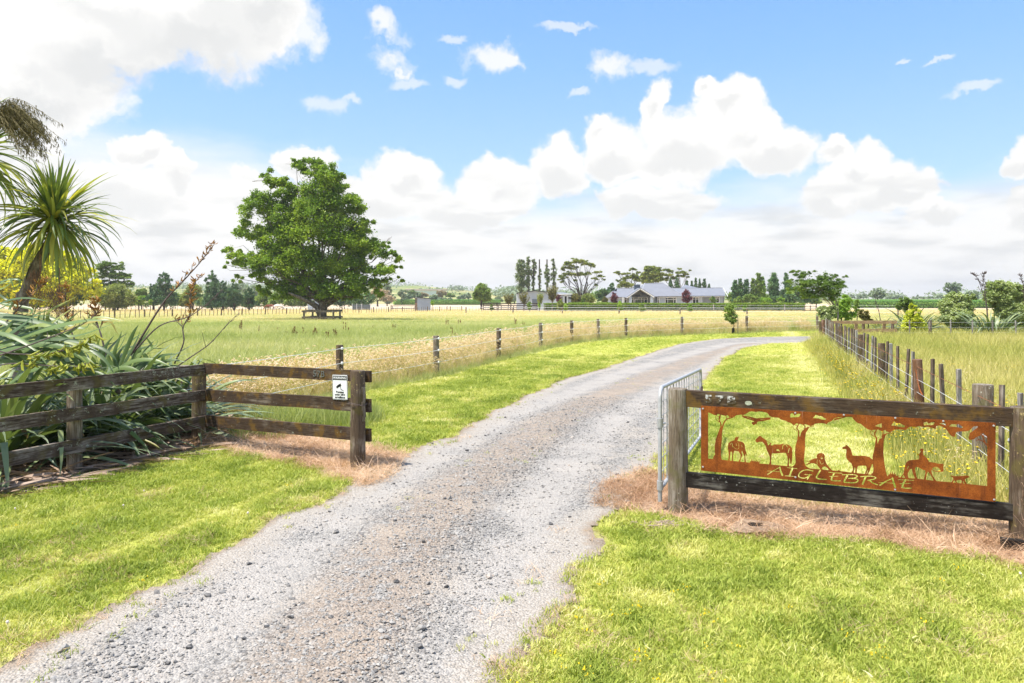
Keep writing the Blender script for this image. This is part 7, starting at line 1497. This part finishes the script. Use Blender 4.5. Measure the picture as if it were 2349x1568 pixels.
# windows and doors: white frames, dark panes
def window(c0, c1, z0, z1, y, cols, rows=(1,), lights=(), name='window'):
    x0, x1, a, b = X(c0), X(c1), Z(z1), Z(z0); fw = .11; e_ = MB()
    for x in (x0 - fw / 2, x1 + fw / 2): e_.box((x, y - .04, (a + b) / 2), (fw, .14, b - a + fw * 2 - .004))
    for z in (a - fw / 2, b + fw / 2): e_.box((0 * x0 + (x0 + x1) / 2, y - .043, z), (x1 - x0 - .004 + fw * 0, .13, fw))
    tot = sum(cols); x = x0
    for c in cols[:-1]: x += (x1 - x0) * c / tot; e_.box((x, y - .046, (a + b) / 2), (.09, .12, b - a))
    if len(rows) > 1: zz = b - (b - a) * rows[0] / sum(rows); e_.box(((x0 + x1) / 2, y - .049, zz), (x1 - x0, .11, .09))
    fr = e_.obj(name, M['trim'], house); x = x0
    for c in cols:
        w_ = (x1 - x0) * c / tot; pn = MB(); pn.box((x + w_ / 2, y - .012, (a + b) / 2), (w_ - .1, .02, b - a - .02)); pn.obj('pane', M['glass'], fr); x += w_
window(1010, 1195, 552, 655, 0, (1, 2.4, 1), (1, 2.6)); window(1498, 1598, 548, 648, .2, (1, 1), (1, 2.8)); window(1905, 1955, 545, 636, 0, (1,), (1, 2.6))
window(548, 706, 552, 660, back, (1, 1, 1), (1, 3.2)); window(385, 462, 550, 660, back, (1, 1.2), (1, 3)); window(492, 540, 590, 660, back, (1,)); window(757, 812, 552, 655, .9, (1, 2), (1, 3)); window(300, 335, 560, 658, .6, (1,), (1, 3)); window(876, 900, 555, 650, 0, (1,), (1, 3)); window(2052, 2053, 560, 600, 2.0, (1,))
# chimney
mb = MB(); c0, c1 = X(487), X(588); mb.box(((c0 + c1) / 2, 2.0, (Z(330) + Z(450)) / 2), (c1 - c0, 1.0, Z(330) - Z(450))); ch_ = mb.obj('chimney', M['chimney'], house)
mb = MB(); mb.box(((c0 + c1) / 2, 2.0, Z(322)), (c1 - c0 + .12, 1.12, .16)); mb.obj('chimney_cap', M['chimney'], ch_); mb = MB(); mb.tube([((c0 + c1) / 2, 2, Z(318)), ((c0 + c1) / 2, 2, Z(292)), ((c0 + c1) / 2, 2, Z(286))], [.17, .17, .05], 8); mb.obj('flue', M['trim'], ch_)
# right gable overhang
for (y0, z0, y1, z1) in ((-.55, 520, mid, 372), (mid, 372, DEP + .5, 520)):
    mb = MB(); mb.beam((X(2085) + .15, y0, Z(z0) - .12), (X(2130), y1, Z(z1) - .12) if y1 == mid else (X(2085) + .15, y1, Z(z1) - .12), .06, .24); mb.obj('barge_board', M['trim'], house)

# barn
BD = 158.0; KB = BD / F; BG = float(gz(0, BD))
def bx(c): return (1101 + c * .1302 - CX) * KB - bxo
bxo = 0; bxo = (1101 + 975 * .1302 - CX) * KB
def bz(c): return CAMH - (581.1 + c * .1302 - HY) * KB - BG
barn = empty('barn', (bxo, BD, BG), label='wide pale steel clad barn with a shallow gable, behind the cattle yard', cat='barn')
solid_face('wall', [(bx(650), 0, -.1), (bx(1310), 0, -.1), (bx(1310), 0, bz(705)), (bx(975), 0, bz(668)), (bx(650), 0, bz(712))], 'barn_sheet', barn, (0, .15, 0))
solid_face('wall', [(bx(1310), -.4, -.1), (bx(1610), -.4, -.1), (bx(1610), -.4, bz(735)), (bx(1310), -.4, bz(728))], 'barn_sheet', barn, (0, .15, 0))
solid_face('wall', [(bx(1310), -.4, bz(728)), (bx(1310), 0, bz(728)), (bx(1310), 0, 0), (bx(1310), -.4, 0)], 'barn_sheet', barn, (-.1, 0, 0))
solid_face('wall', [(bx(1610), -.4, -.1), (bx(1610), 12, -.1), (bx(1610), 12, bz(735)), (bx(1610), -.4, bz(735))], 'barn_sheet', barn, (-.1, 0, 0)); solid_face('wall', [(bx(650), .15, -.1), (bx(650), 14, -.1), (bx(650), 14, bz(712)), (bx(650), .15, bz(712))], 'barn_sheet', barn, (.1, 0, 0))
solid_face('roof', [(bx(642), -.2, bz(710)), (bx(975), -.2, bz(662)), (bx(975), 14, bz(662)), (bx(642), 14, bz(710))], 'roof_side', barn, (0, 0, -.06))
solid_face('roof', [(bx(975), -.2, bz(662)), (bx(1320), -.2, bz(700)), (bx(1320), 14, bz(700)), (bx(975), 14, bz(662))], 'roof_side', barn, (0, 0, -.06))
solid_face('roof', [(bx(1300), -.7, bz(728)), (bx(1622), -.7, bz(718)), (bx(1500), 6, bz(690)), (bx(1300), 6, bz(684))], 'roof', barn, (0, 0, -.06)); solid_face('roof', [(bx(1500), 6, bz(690)), (bx(1622), -.7, bz(718)), (bx(1622), 12, bz(718))], 'roof_side', barn, (0, 0, -.06))
for a, b in (((642, 710), (975, 662)), ((975, 662), (1180, 688))): mb = MB(); mb.beam((bx(a[0]), -.26, bz(a[1])), (bx(b[0]), -.26, bz(b[1])), .1, .2); mb.obj('barge_board', M['fascia'], barn)
mb = MB(); mb.beam((bx(1300), -.74, bz(730)), (bx(1622), -.74, bz(722)), .12, .22); mb.obj('gutter', M['trim'], barn)
mb = MB(); mb.box(((bx(918) + bx(1040)) / 2, -.05, bz(860)), (bx(1040) - bx(918), .12, bz(812) - bz(908))); mb.obj('roller_shutter', lap('dark_shutter', (.12, .14, .17), (.05, .06, .07), .12), barn)
mb = MB(); mb.box(((bx(1484) + bx(1524)) / 2, -.44, bz(822)), (bx(1524) - bx(1484), .12, bz(757) - bz(888))); dr2 = mb.obj('door', M['dark'], barn)
mb = MB(); [mb.box((bx(c), -.47, bz(822)), (.22, .1, bz(752) - bz(890))) for c in (1478, 1536)]; mb.box(((bx(1478) + bx(1536)) / 2, -.47, bz(752)), (bx(1536) - bx(1478), .1, .2)); mb.obj('door_frame', M['trim'], dr2)
mb = MB(); mb.box(((bx(1556) + bx(1604)) / 2, -.44, bz(785)), (bx(1604) - bx(1556), .12, bz(765) - bz(806))); wn_ = mb.obj('window', M['glass'], barn)
mb = MB(); mb.box(((bx(1556) + bx(1604)) / 2, -.47, bz(763)), (bx(1606) - bx(1554), .1, .14)); mb.obj('window_frame', M['trim'], wn_)
# small field shelter
SD = 150.0; KS = SD / F; SG = float(gz(0, SD)); sxo = (795.3 + 1245 * .1302 - CX) * KS
def fx(c): return (795.3 + c * .1302 - CX) * KS - sxo
def fz(c): return CAMH - (636.2 + c * .1302 - HY) * KS - SG
shed = empty('field_shed', (sxo, SD, SG), label='small grey steel field shed with an open brown left end, alone in the far paddock', cat='shed')
solid_face('wall', [(fx(1245), 0, -.1), (fx(1470), .9, -.1), (fx(1470), .9, fz(382)), (fx(1245), 0, fz(368))], 'shed_sheet', shed, (0, .08, 0))
solid_face('wall', [(fx(1470), .9, -.1), (fx(1430), 3.2, -.1), (fx(1430), 3.2, fz(385)), (fx(1470), .9, fz(382))], 'shed_sheet', shed, (-.05, 0, 0)); solid_face('wall', [(fx(1180), 2.4, -.1), (fx(1430), 3.2, -.1), (fx(1430), 3.2, fz(385)), (fx(1180), 2.4, fz(368))], 'shed_sheet', shed, (0, -.05, 0))
for c, y in ((1182, 2.35), (1213, 1.2), (1243, .1)): mb = MB(); mb.box((fx(c), y, fz(370) / 2), (.12, .12, fz(370))); mb.obj('post', M['post'], shed)
for a, b, ya, yb in ((1184, 1211, 2.3, 1.25), (1215, 1241, 1.15, .15)): solid_face('half_door', [(fx(a), ya, 0), (fx(b), yb, 0), (fx(b), yb, fz(455)), (fx(a), ya, fz(455))], 'post_rust', shed, (.02, .04, 0))
solid_face('roof', [(fx(1172), 2.5, fz(366)), (fx(1240), -.2, fz(352)), (fx(1480), .75, fz(378)), (fx(1438), 3.4, fz(384))], 'shed_sheet', shed, (0, 0, -.06)); mb = MB(); mb.beam((fx(1240), -.22, fz(356)), (fx(1480), .73, fz(381)), .04, .16); mb.obj('fascia', M['fascia'], shed)
# little grey shed behind the big tree, netting frame beside it
wsd = 165.0; kx = wsd / F; wg = float(gz(0, wsd)); sx1 = (705.5 - CX) * kx; w = (719.5 - 705.5) * kx; zt = CAMH - (687 - HY) * kx - wg
s2_ = empty('grey_shed', (sx1, wsd, wg), label='small pale grey shed partly hidden behind the big tree trunk', cat='shed')
mb = MB(); mb.add([(0, 0, -.1), (w * 1.6, .3, -.1), (w * 1.6, .3, zt - .3), (0, 0, zt), (0, 3, -.1), (w * 1.6, 3.3, -.1), (w * 1.6, 3.3, zt - .3), (0, 3, zt)], [(0, 1, 2, 3), (5, 4, 7, 6), (4, 0, 3, 7), (1, 5, 6, 2)]); mb.obj('wall', M['shed_sheet'], s2_)
mb = MB(); mb.poly([(-.15, -.15, zt + .06), (w * 1.6 + .15, .15, zt - .24), (w * 1.6 + .15, 3.4, zt - .24), (-.15, 3.2, zt + .06)], (0, 0, -.06)); mb.obj('roof', M['roof'], s2_)
nf = empty('netting_frame', ((808 - CX) * .1, 164, wg), label='pale frame hung with dark netting right of the big trunk', cat='frame')
m, t = mat('shade_net'); finish(m, t, (.11, .13, .13), .8); M['net'] = m
mb = MB(); mb.box((2.1, .08, .75), (4.2, .03, 1.3)); mb.obj('net', M['net'], nf)
for x in (0, 1.05, 2.2, 4.2): mb = MB(); mb.tube([(x, 0, -.1), (x, 0, 1.6)], .05, 6); mb.obj('pole', M['rope'], nf)
# distant red roofed barn on the hill
fb = empty('hill_building', (X_at(979, 420), 420, 0), label='tiny pale roofed farm building among the trees on the far hill', cat='building')
mb = MB(); mb.box((0, 0, CAMH - (684 - 684) + 3.0), (22, 8, 2.6)); mb.obj('wall', M['trim'], fb); mb = MB(); mb.box((0, 0, 5.9 + .9), (24, 9, .8)); mb.obj('roof', plain('pink_roof', (.55, .42, .38), .6), fb)

# ------------------------------------------------------------------ clipped hedge
hD = 148.0; hg = float(gz(0, hD)); hx0, hx1 = X_at(1247.5, hD), X_at(1847, hD); hh = CAMH - (697 - HY) * hD / F - hg
hedge = empty('hedge', (hx0, hD, hg), label='long low clipped hedge with bright green new growth in front of the house', cat='hedge'); Lh = hx1 - hx0
n = 52000; q = RNG.random(n); x = RNG.random(n) * Lh; top_ = q < .35
y = np.where(top_, RNG.random(n) * 1.5, RNG.normal(0, .05, n)); z = np.where(top_, hh + RNG.normal(0, .04, n), RNG.random(n) * hh); z += (vnoise(x, y, 2.2, 7) - .5) * .12 * (z / hh)
C_ = np.stack([x, y + (vnoise(x, z, .8, 9) - .5) * .25, z], -1); new = z > hh * .58 + (vnoise(x, y, .5, 5) - .5) * .35
for nm, sel, mt_ in (('old_growth', ~new, 'leaf_hedge'), ('new_growth', new, 'leaf_hedge_new')):
    V, Fc = leaf_quads(C_[sel], .20, .2, .6); o = link(nm, np_mesh(nm, V, Fc, [M[mt_]]), hedge)
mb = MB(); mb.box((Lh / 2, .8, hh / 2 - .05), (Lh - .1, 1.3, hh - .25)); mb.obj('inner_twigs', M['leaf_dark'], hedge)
for lb, c0, c1, d, h in (('short dark clipped hedge left of the barn bushes, behind the long hedge', 1560, 1915, 153, 1.9), ('second short clipped hedge behind the long hedge, left of the house', 2055, 2320, 153, 1.9)):
    x0, x1 = X_at(1101 + c0 * .1302, d), X_at(1101 + c1 * .1302, d); e = empty('hedge', (x0, d, float(gz(0, d))), label=lb, cat='hedge'); n = 3600
    C_ = np.stack([RNG.random(n) * (x1 - x0), RNG.random(n) * .8, RNG.random(n) ** .6 * h], -1); V, Fc = leaf_quads(C_, .2, .2, .6); link('foliage', np_mesh('foliage', V, Fc, [M['leaf_mid']]), e)

# ------------------------------------------------------------------ maize
def maize_plant():
    V, Fc = [], []
    for k in range(9):
        a = random.uniform(0, 2 * PI); z0 = .25 + k * .2; L_ = random.uniform(.5, .8); b = len(V); ca, sa = math.cos(a), math.sin(a)
        for u_, w_, zz in ((0, .045, 0), (.35, .055, .22), (.75, .04, .16), (1, .006, -.10)):
            V += [(ca * L_ * u_ - sa * w_, sa * L_ * u_ + ca * w_, z0 + zz), (ca * L_ * u_ + sa * w_, sa * L_ * u_ - ca * w_, z0 + zz)]
        for i in range(3): Fc.append((b + 2 * i, b + 2 * i + 1, b + 2 * i + 3, b + 2 * i + 2))
    return V, Fc
mzP, nm_ = protos('maize_plant', [maize_plant for _ in range(6)], [M['leaf_crop']])
def maize(name, x0, x1, y0, y1, n, label):
    y = y0 + (y1 - y0) * RNG.random(n) ** 2.2; x = x0 + (x1 - x0) * RNG.random(n); x = x * y / y0; ok = np.abs(x) < y * .80; x, y = x[ok], y[ok]; n = len(x); rot = np.stack([RNG.normal(0, .08, n), RNG.normal(0, .08, n), RNG.random(n) * 6.28], -1)
    scatter(name, mzP, nm_, np.stack([x, y, gz(x, y)], -1), rot, np.stack([RNG.uniform(1.0, 1.4, n)] * 2 + [RNG.uniform(.92, 1.08, n)], -1), np.full(n, .5), label, 'maize')
maize('maize_field', X_at(1935, 205), X_at(2620, 205), 205, 420, 46000, 'green maize crop filling the field beyond the dry grass on the right')
maize('left_maize_field', X_at(905, 300), X_at(1145, 300), 300, 420, 16000, 'strip of green maize left of the barn, beyond the small shed')

# ------------------------------------------------------------------ horses grazing behind the far fence
def horse(label, px, d, mt_, face=-1):
    e = empty('horse', (X_at(px, d), d, float(gz(0, d))), label=label, cat='horse', group='horses in the far paddock'); e.rotation_euler = (0, 0, 0 if face < 0 else PI)
    J = [(0, 0, 1.15, .30), (.5, 0, 1.2, .31), (.85, 0, 1.15, .20), (-.45, 0, 1.16, .32), (-.75, 0, 1.18, .22), (-1.0, 0, 1.1, .15), (-1.35, 0, .80, .11), (-1.5, 0, .62, .12), (-1.68, 0, .38, .07)]
    Eg = [(0, 1), (1, 2), (0, 3), (3, 4), (4, 5), (5, 6), (6, 7), (7, 8)]
    for s in (-1, 1):
        b = len(J); J += [(-.62, .14 * s, .95, .11), (-.60 - .04 * s, .15 * s, .52, .06), (-.60, .15 * s, .05, .06)]; Eg += [(3, b), (b, b + 1), (b + 1, b + 2)]
        b = len(J); J += [(.62, .15 * s, .92, .16), (.60, .15 * s, .70, .10), (.74, .15 * s, .48, .065), (.68 + .05 * s, .15 * s, .05, .06)]; Eg += [(1, b), (b, b + 1), (b + 1, b + 2), (b + 2, b + 3)]
    me = bpy.data.meshes.new('body'); me.from_pydata([j[:3] for j in J], Eg, []); me.materials.append(mt_); o = link('body', me, e)
    sk = o.modifiers.new('skin', 'SKIN'); sv = me.skin_vertices[0].data
    for i, j in enumerate(J): sv[i].radius = (j[3], j[3])
    sv[0].use_root = True; sb = o.modifiers.new('sub', 'SUBSURF'); sb.levels = 1; sb.render_levels = 1
    mb = MB(); mb.tube([(.95, 0, 1.22), (1.06, 0, 1.0), (1.08, 0, .55)], [.04, .07, .03], 6); mb.obj('tail', mt_, e); mb = MB()
    for s in (-1, 1): mb.tube([(-1.42, .05 * s, .82), (-1.44, .06 * s, .95)], [.035, .008], 4)
    mb.obj('ears', mt_, e); mb = MB(); mb.beam((-.85, 0, 1.38), (-1.38, 0, .92), .05, .14); mb.obj('mane', mt_, e)
horse('chestnut brown horse grazing beyond the far batten fence', 621, 160, plain('chestnut_coat', (.20, .06, .03), .6, 0, .2), -1)
horse('white horse grazing just right of the brown one', 637, 157, plain('white_coat', (.72, .66, .58), .7, 0, .06), 1)

# a water trough and rails seen as a thin line behind the far fence
fr_ = rail_row('long_rail', [D(440, 172), D(690, 168)], 14, 1.1, (1.0,), 'long single weathered rail along the foot of the far pines', 'post', .05, 'post', .16)

# ------------------------------------------------------------------ hero leaves of the left flax and weeds close by
def path_leaf(par, P, d0, d1, w, name='leaf'):
    n = len(P); Q = [Vector((X_at(x, d0 + (d1 - d0) * i / (n - 1)), d0 + (d1 - d0) * i / (n - 1), Z_at(y, d0 + (d1 - d0) * i / (n - 1)))) - par.location for i, (x, y) in enumerate(P)]
    C_ = [Vector(c) for c in catmull([tuple(q) for q in Q], 5)]; V, Fc, UV = [], [], []; m_ = len(C_)
    tw = random.uniform(-.5, .5)
    for i, p in enumerate(C_):
        u_ = i / (m_ - 1); d = (C_[min(i + 1, m_ - 1)] - C_[max(i - 1, 0)]).normalized(); s = d.cross(Vector((0, -.72, .69))).normalized(); s = Matrix.Rotation(tw * u_, 3, d) @ s; nr = d.cross(s)
        wd = max(.003, w * min(1, .6 + 2 * u_) * (1 - max(0, u_ - .4) ** 1.6 * 2.26))
        for k in (-1, 0, 1): V.append(tuple(p + s * (k * wd / 2) + nr * (abs(k) * wd * .12))); UV.append((u_, (k + 1) / 2))
    for i in range(m_ - 1):
        for q in (0, 1): a = i * 3 + q; Fc.append((a, a + 1, a + 4, a + 3))
    me = np_mesh(name, V, Fc, [M['flax']], True); uv = me.uv_layers.new(name='UVMap'); li = np.zeros(len(me.loops), np.int32); me.loops.foreach_get('vertex_index', li); uv.data.foreach_set('uv', np.array(UV, np.float32)[li].ravel()); link(name, me, par)
hf = empty('flax_bush', (-6.6, 9.0, 0), label='foremost flax bush with long broad blades arching to the right above the top rail', cat='flax')
for P, a, b, w in (([(-30,800),(60,768),(125,749),(195,735),(258,736)],8.9,8.7,.10), ([(-20,790),(30,760),(62,737),(104,705)],8.9,8.8,.085), ([(90,765),(122,737),(155,714),(190,692)],9.2,9.0,.08), ([(-30,722),(40,728),(85,736),(125,748),(150,758)],9.1,8.9,.11), ([(-20,810),(70,785),(130,777),(185,786),(225,806)],8.9,8.6,.085), ([(-30,815),(40,798),(95,790),(150,800),(200,835)],8.8,8.6,.085),
    ([(60,752),(90,745),(120,752),(150,775)],9.0,8.8,.07), ([(-10,700),(30,686),(70,684),(110,692)],9.3,9.0,.05), ([(95,770),(99,735),(103,700)],9.2,9.1,.06), ([(120,800),(160,800),(190,815),(215,850)],8.9,8.6,.07), ([(150,800),(190,820),(220,845),(250,860)],9.0,8.8,.075), ([(170,795),(205,800),(240,825),(262,858)],9.2,9.0,.07),
    ([(-30,660),(0,650),(22,640),(34,668)],9.0,8.9,.04), ([(-20,760),(30,772),(80,800),(110,840)],8.9,8.6,.075), ([(20,880),(70,850),(130,845),(190,880)],8.8,8.6,.07), ([(100,870),(160,845),(220,850),(270,890)],9.2,8.9,.07)):
    for rep in range(4): path_leaf(hf, [(x + rep * random.uniform(-25, 18), y + (rep > 0) * random.uniform(-12, 45)) for x, y in P], a + rep * .15, b + rep * .2, w * (.92 if not rep else .8))
h2 = empty('flax_bush', (-5.6, 10.1, 0), label='flax bush right of the middle with pale blades fanning upright behind the top rail', cat='flax')
for P, a, b, w in (([(270,850),(290,800),(305,765),(318,745)],10.2,10.2,.07), ([(275,850),(300,805),(315,775),(322,755)],10.2,10.1,.07), ([(285,860),(310,810),(330,775),(345,752)],10.3,10.3,.075), ([(290,860),(320,815),(345,790),(362,775)],10.4,10.3,.07), ([(265,850),(262,810),(272,780),(280,758)],10.3,10.3,.065), ([(300,860),(340,830),(375,815),(415,812)],10.4,10.2,.07), ([(300,868),(350,840),(390,826),(430,832)],10.5,10.3,.065), ([(240,850),(235,815),(245,790),(262,770)],10.1,10.1,.07), ([(250,860),(300,830),(350,826),(400,845)],10.2,10.0,.07), ([(300,880),(345,850),(400,840),(450,856)],10.5,10.3,.06), ([(285,890),(340,870),(390,862),(430,880)],10.2,10.0,.07), ([(230,870),(270,845),(310,850),(345,880)],9.9,9.7,.07),
    ([(180,1010),(240,985),(270,975),(300,992),(330,1020),(345,1045)],9.5,8.95,.06), ([(200,1020),(270,985),(305,970),(345,990),(385,1022)],9.8,9.1,.055), ([(260,1010),(310,1000),(355,1010),(408,1030)],9.8,9.3,.05), ([(290,930),(330,915),(370,925),(410,960)],10.2,9.9,.06), ([(250,930),(300,905),(350,915),(380,950)],10,9.7,.06), ([(200,960),(240,930),(290,930),(330,960)],9.8,9.4,.06), ([(330,900),(370,890),(420,895),(450,920)],10.4,10.2,.055)):
    for rep in range(3): path_leaf(h2, [(x + rep * random.uniform(-22, 18), y + rep * random.uniform(0, 25)) for x, y in P], a + rep * .25, b + rep * .3, w * (1 if not rep else .85))
# dry weed stalks at the foot of the right sign post
V = MB(); 
for k in range(9):
    a = random.uniform(0, 6.28); h = random.uniform(.25, .75); x, y = random.gauss(0, .05), random.gauss(0, .04); V.tube([(x, y, 0), (x + math.cos(a) * .06, y, h * .6), (x + math.cos(a) * .18, y + math.sin(a) * .05, h)], [.0022, .0018, .001], 3)
    for q in range(5): zz = h * random.uniform(.6, 1); V.tube([(x + math.cos(a) * .1, y, zz), (x + math.cos(a) * .1 + random.uniform(-.06, .06), y + random.uniform(-.03, .03), zz + .05)], [.0015, .004], 3)
px_, py_ = 4.30, 5.86; o = V.obj('dry_weed', M['straw'], None); o.location = (px_, py_, 0); tag(o, 'thin dry weed stalks growing at the foot of the right sign post', 'weed')
V = MB(); rng = random.Random(9)
for k in range(60):
    a = rng.random() * 6.28; r = rng.random() * .20; h = rng.uniform(.01, .03); c = Vector((r * math.cos(a) * 1.4, r * math.sin(a) * .7, 0)); V.tube([c, c + Vector((rng.gauss(0, .03), rng.gauss(0, .03), h))], [.0025, .0015], 3); V.tube([c + Vector((rng.gauss(0, .02), rng.gauss(0, .02), h)), c + Vector((rng.gauss(0, .03), rng.gauss(0, .03), h + .012))], [.004, .002], 4)
x, y = G(1520, 1208); o = V.obj('dead_clover', plain('dead_clover', (.38, .28, .24), .9, 0, .3, 50)); o.location = (x, y, .01); tag(o, 'patch of dead grey brown clover heads before the left sign post', 'weed'); o['kind'] = 'stuff'
# ------------------------------------------------------------------ thin summer haze over the far land
m, t = mat('haze'); t.n('ShaderNodeOutputMaterial'); out = [n for n in t.t.nodes if n.type == 'OUTPUT_MATERIAL'][0]
pv = t.n('ShaderNodeVolumePrincipled'); pv.inputs['Density'].default_value = .00030; pv.inputs['Color'].default_value = (1, .98, .95, 1); pv.inputs['Anisotropy'].default_value = .2
t.l(pv.outputs[0], out.inputs['Volume'])
mb = MB(); mb.box((0, 1400, 31), (6400, 6000, 86)); tag(mb.obj('haze', m), 'thin pale haze over the far paddocks and hills', kind='stuff')
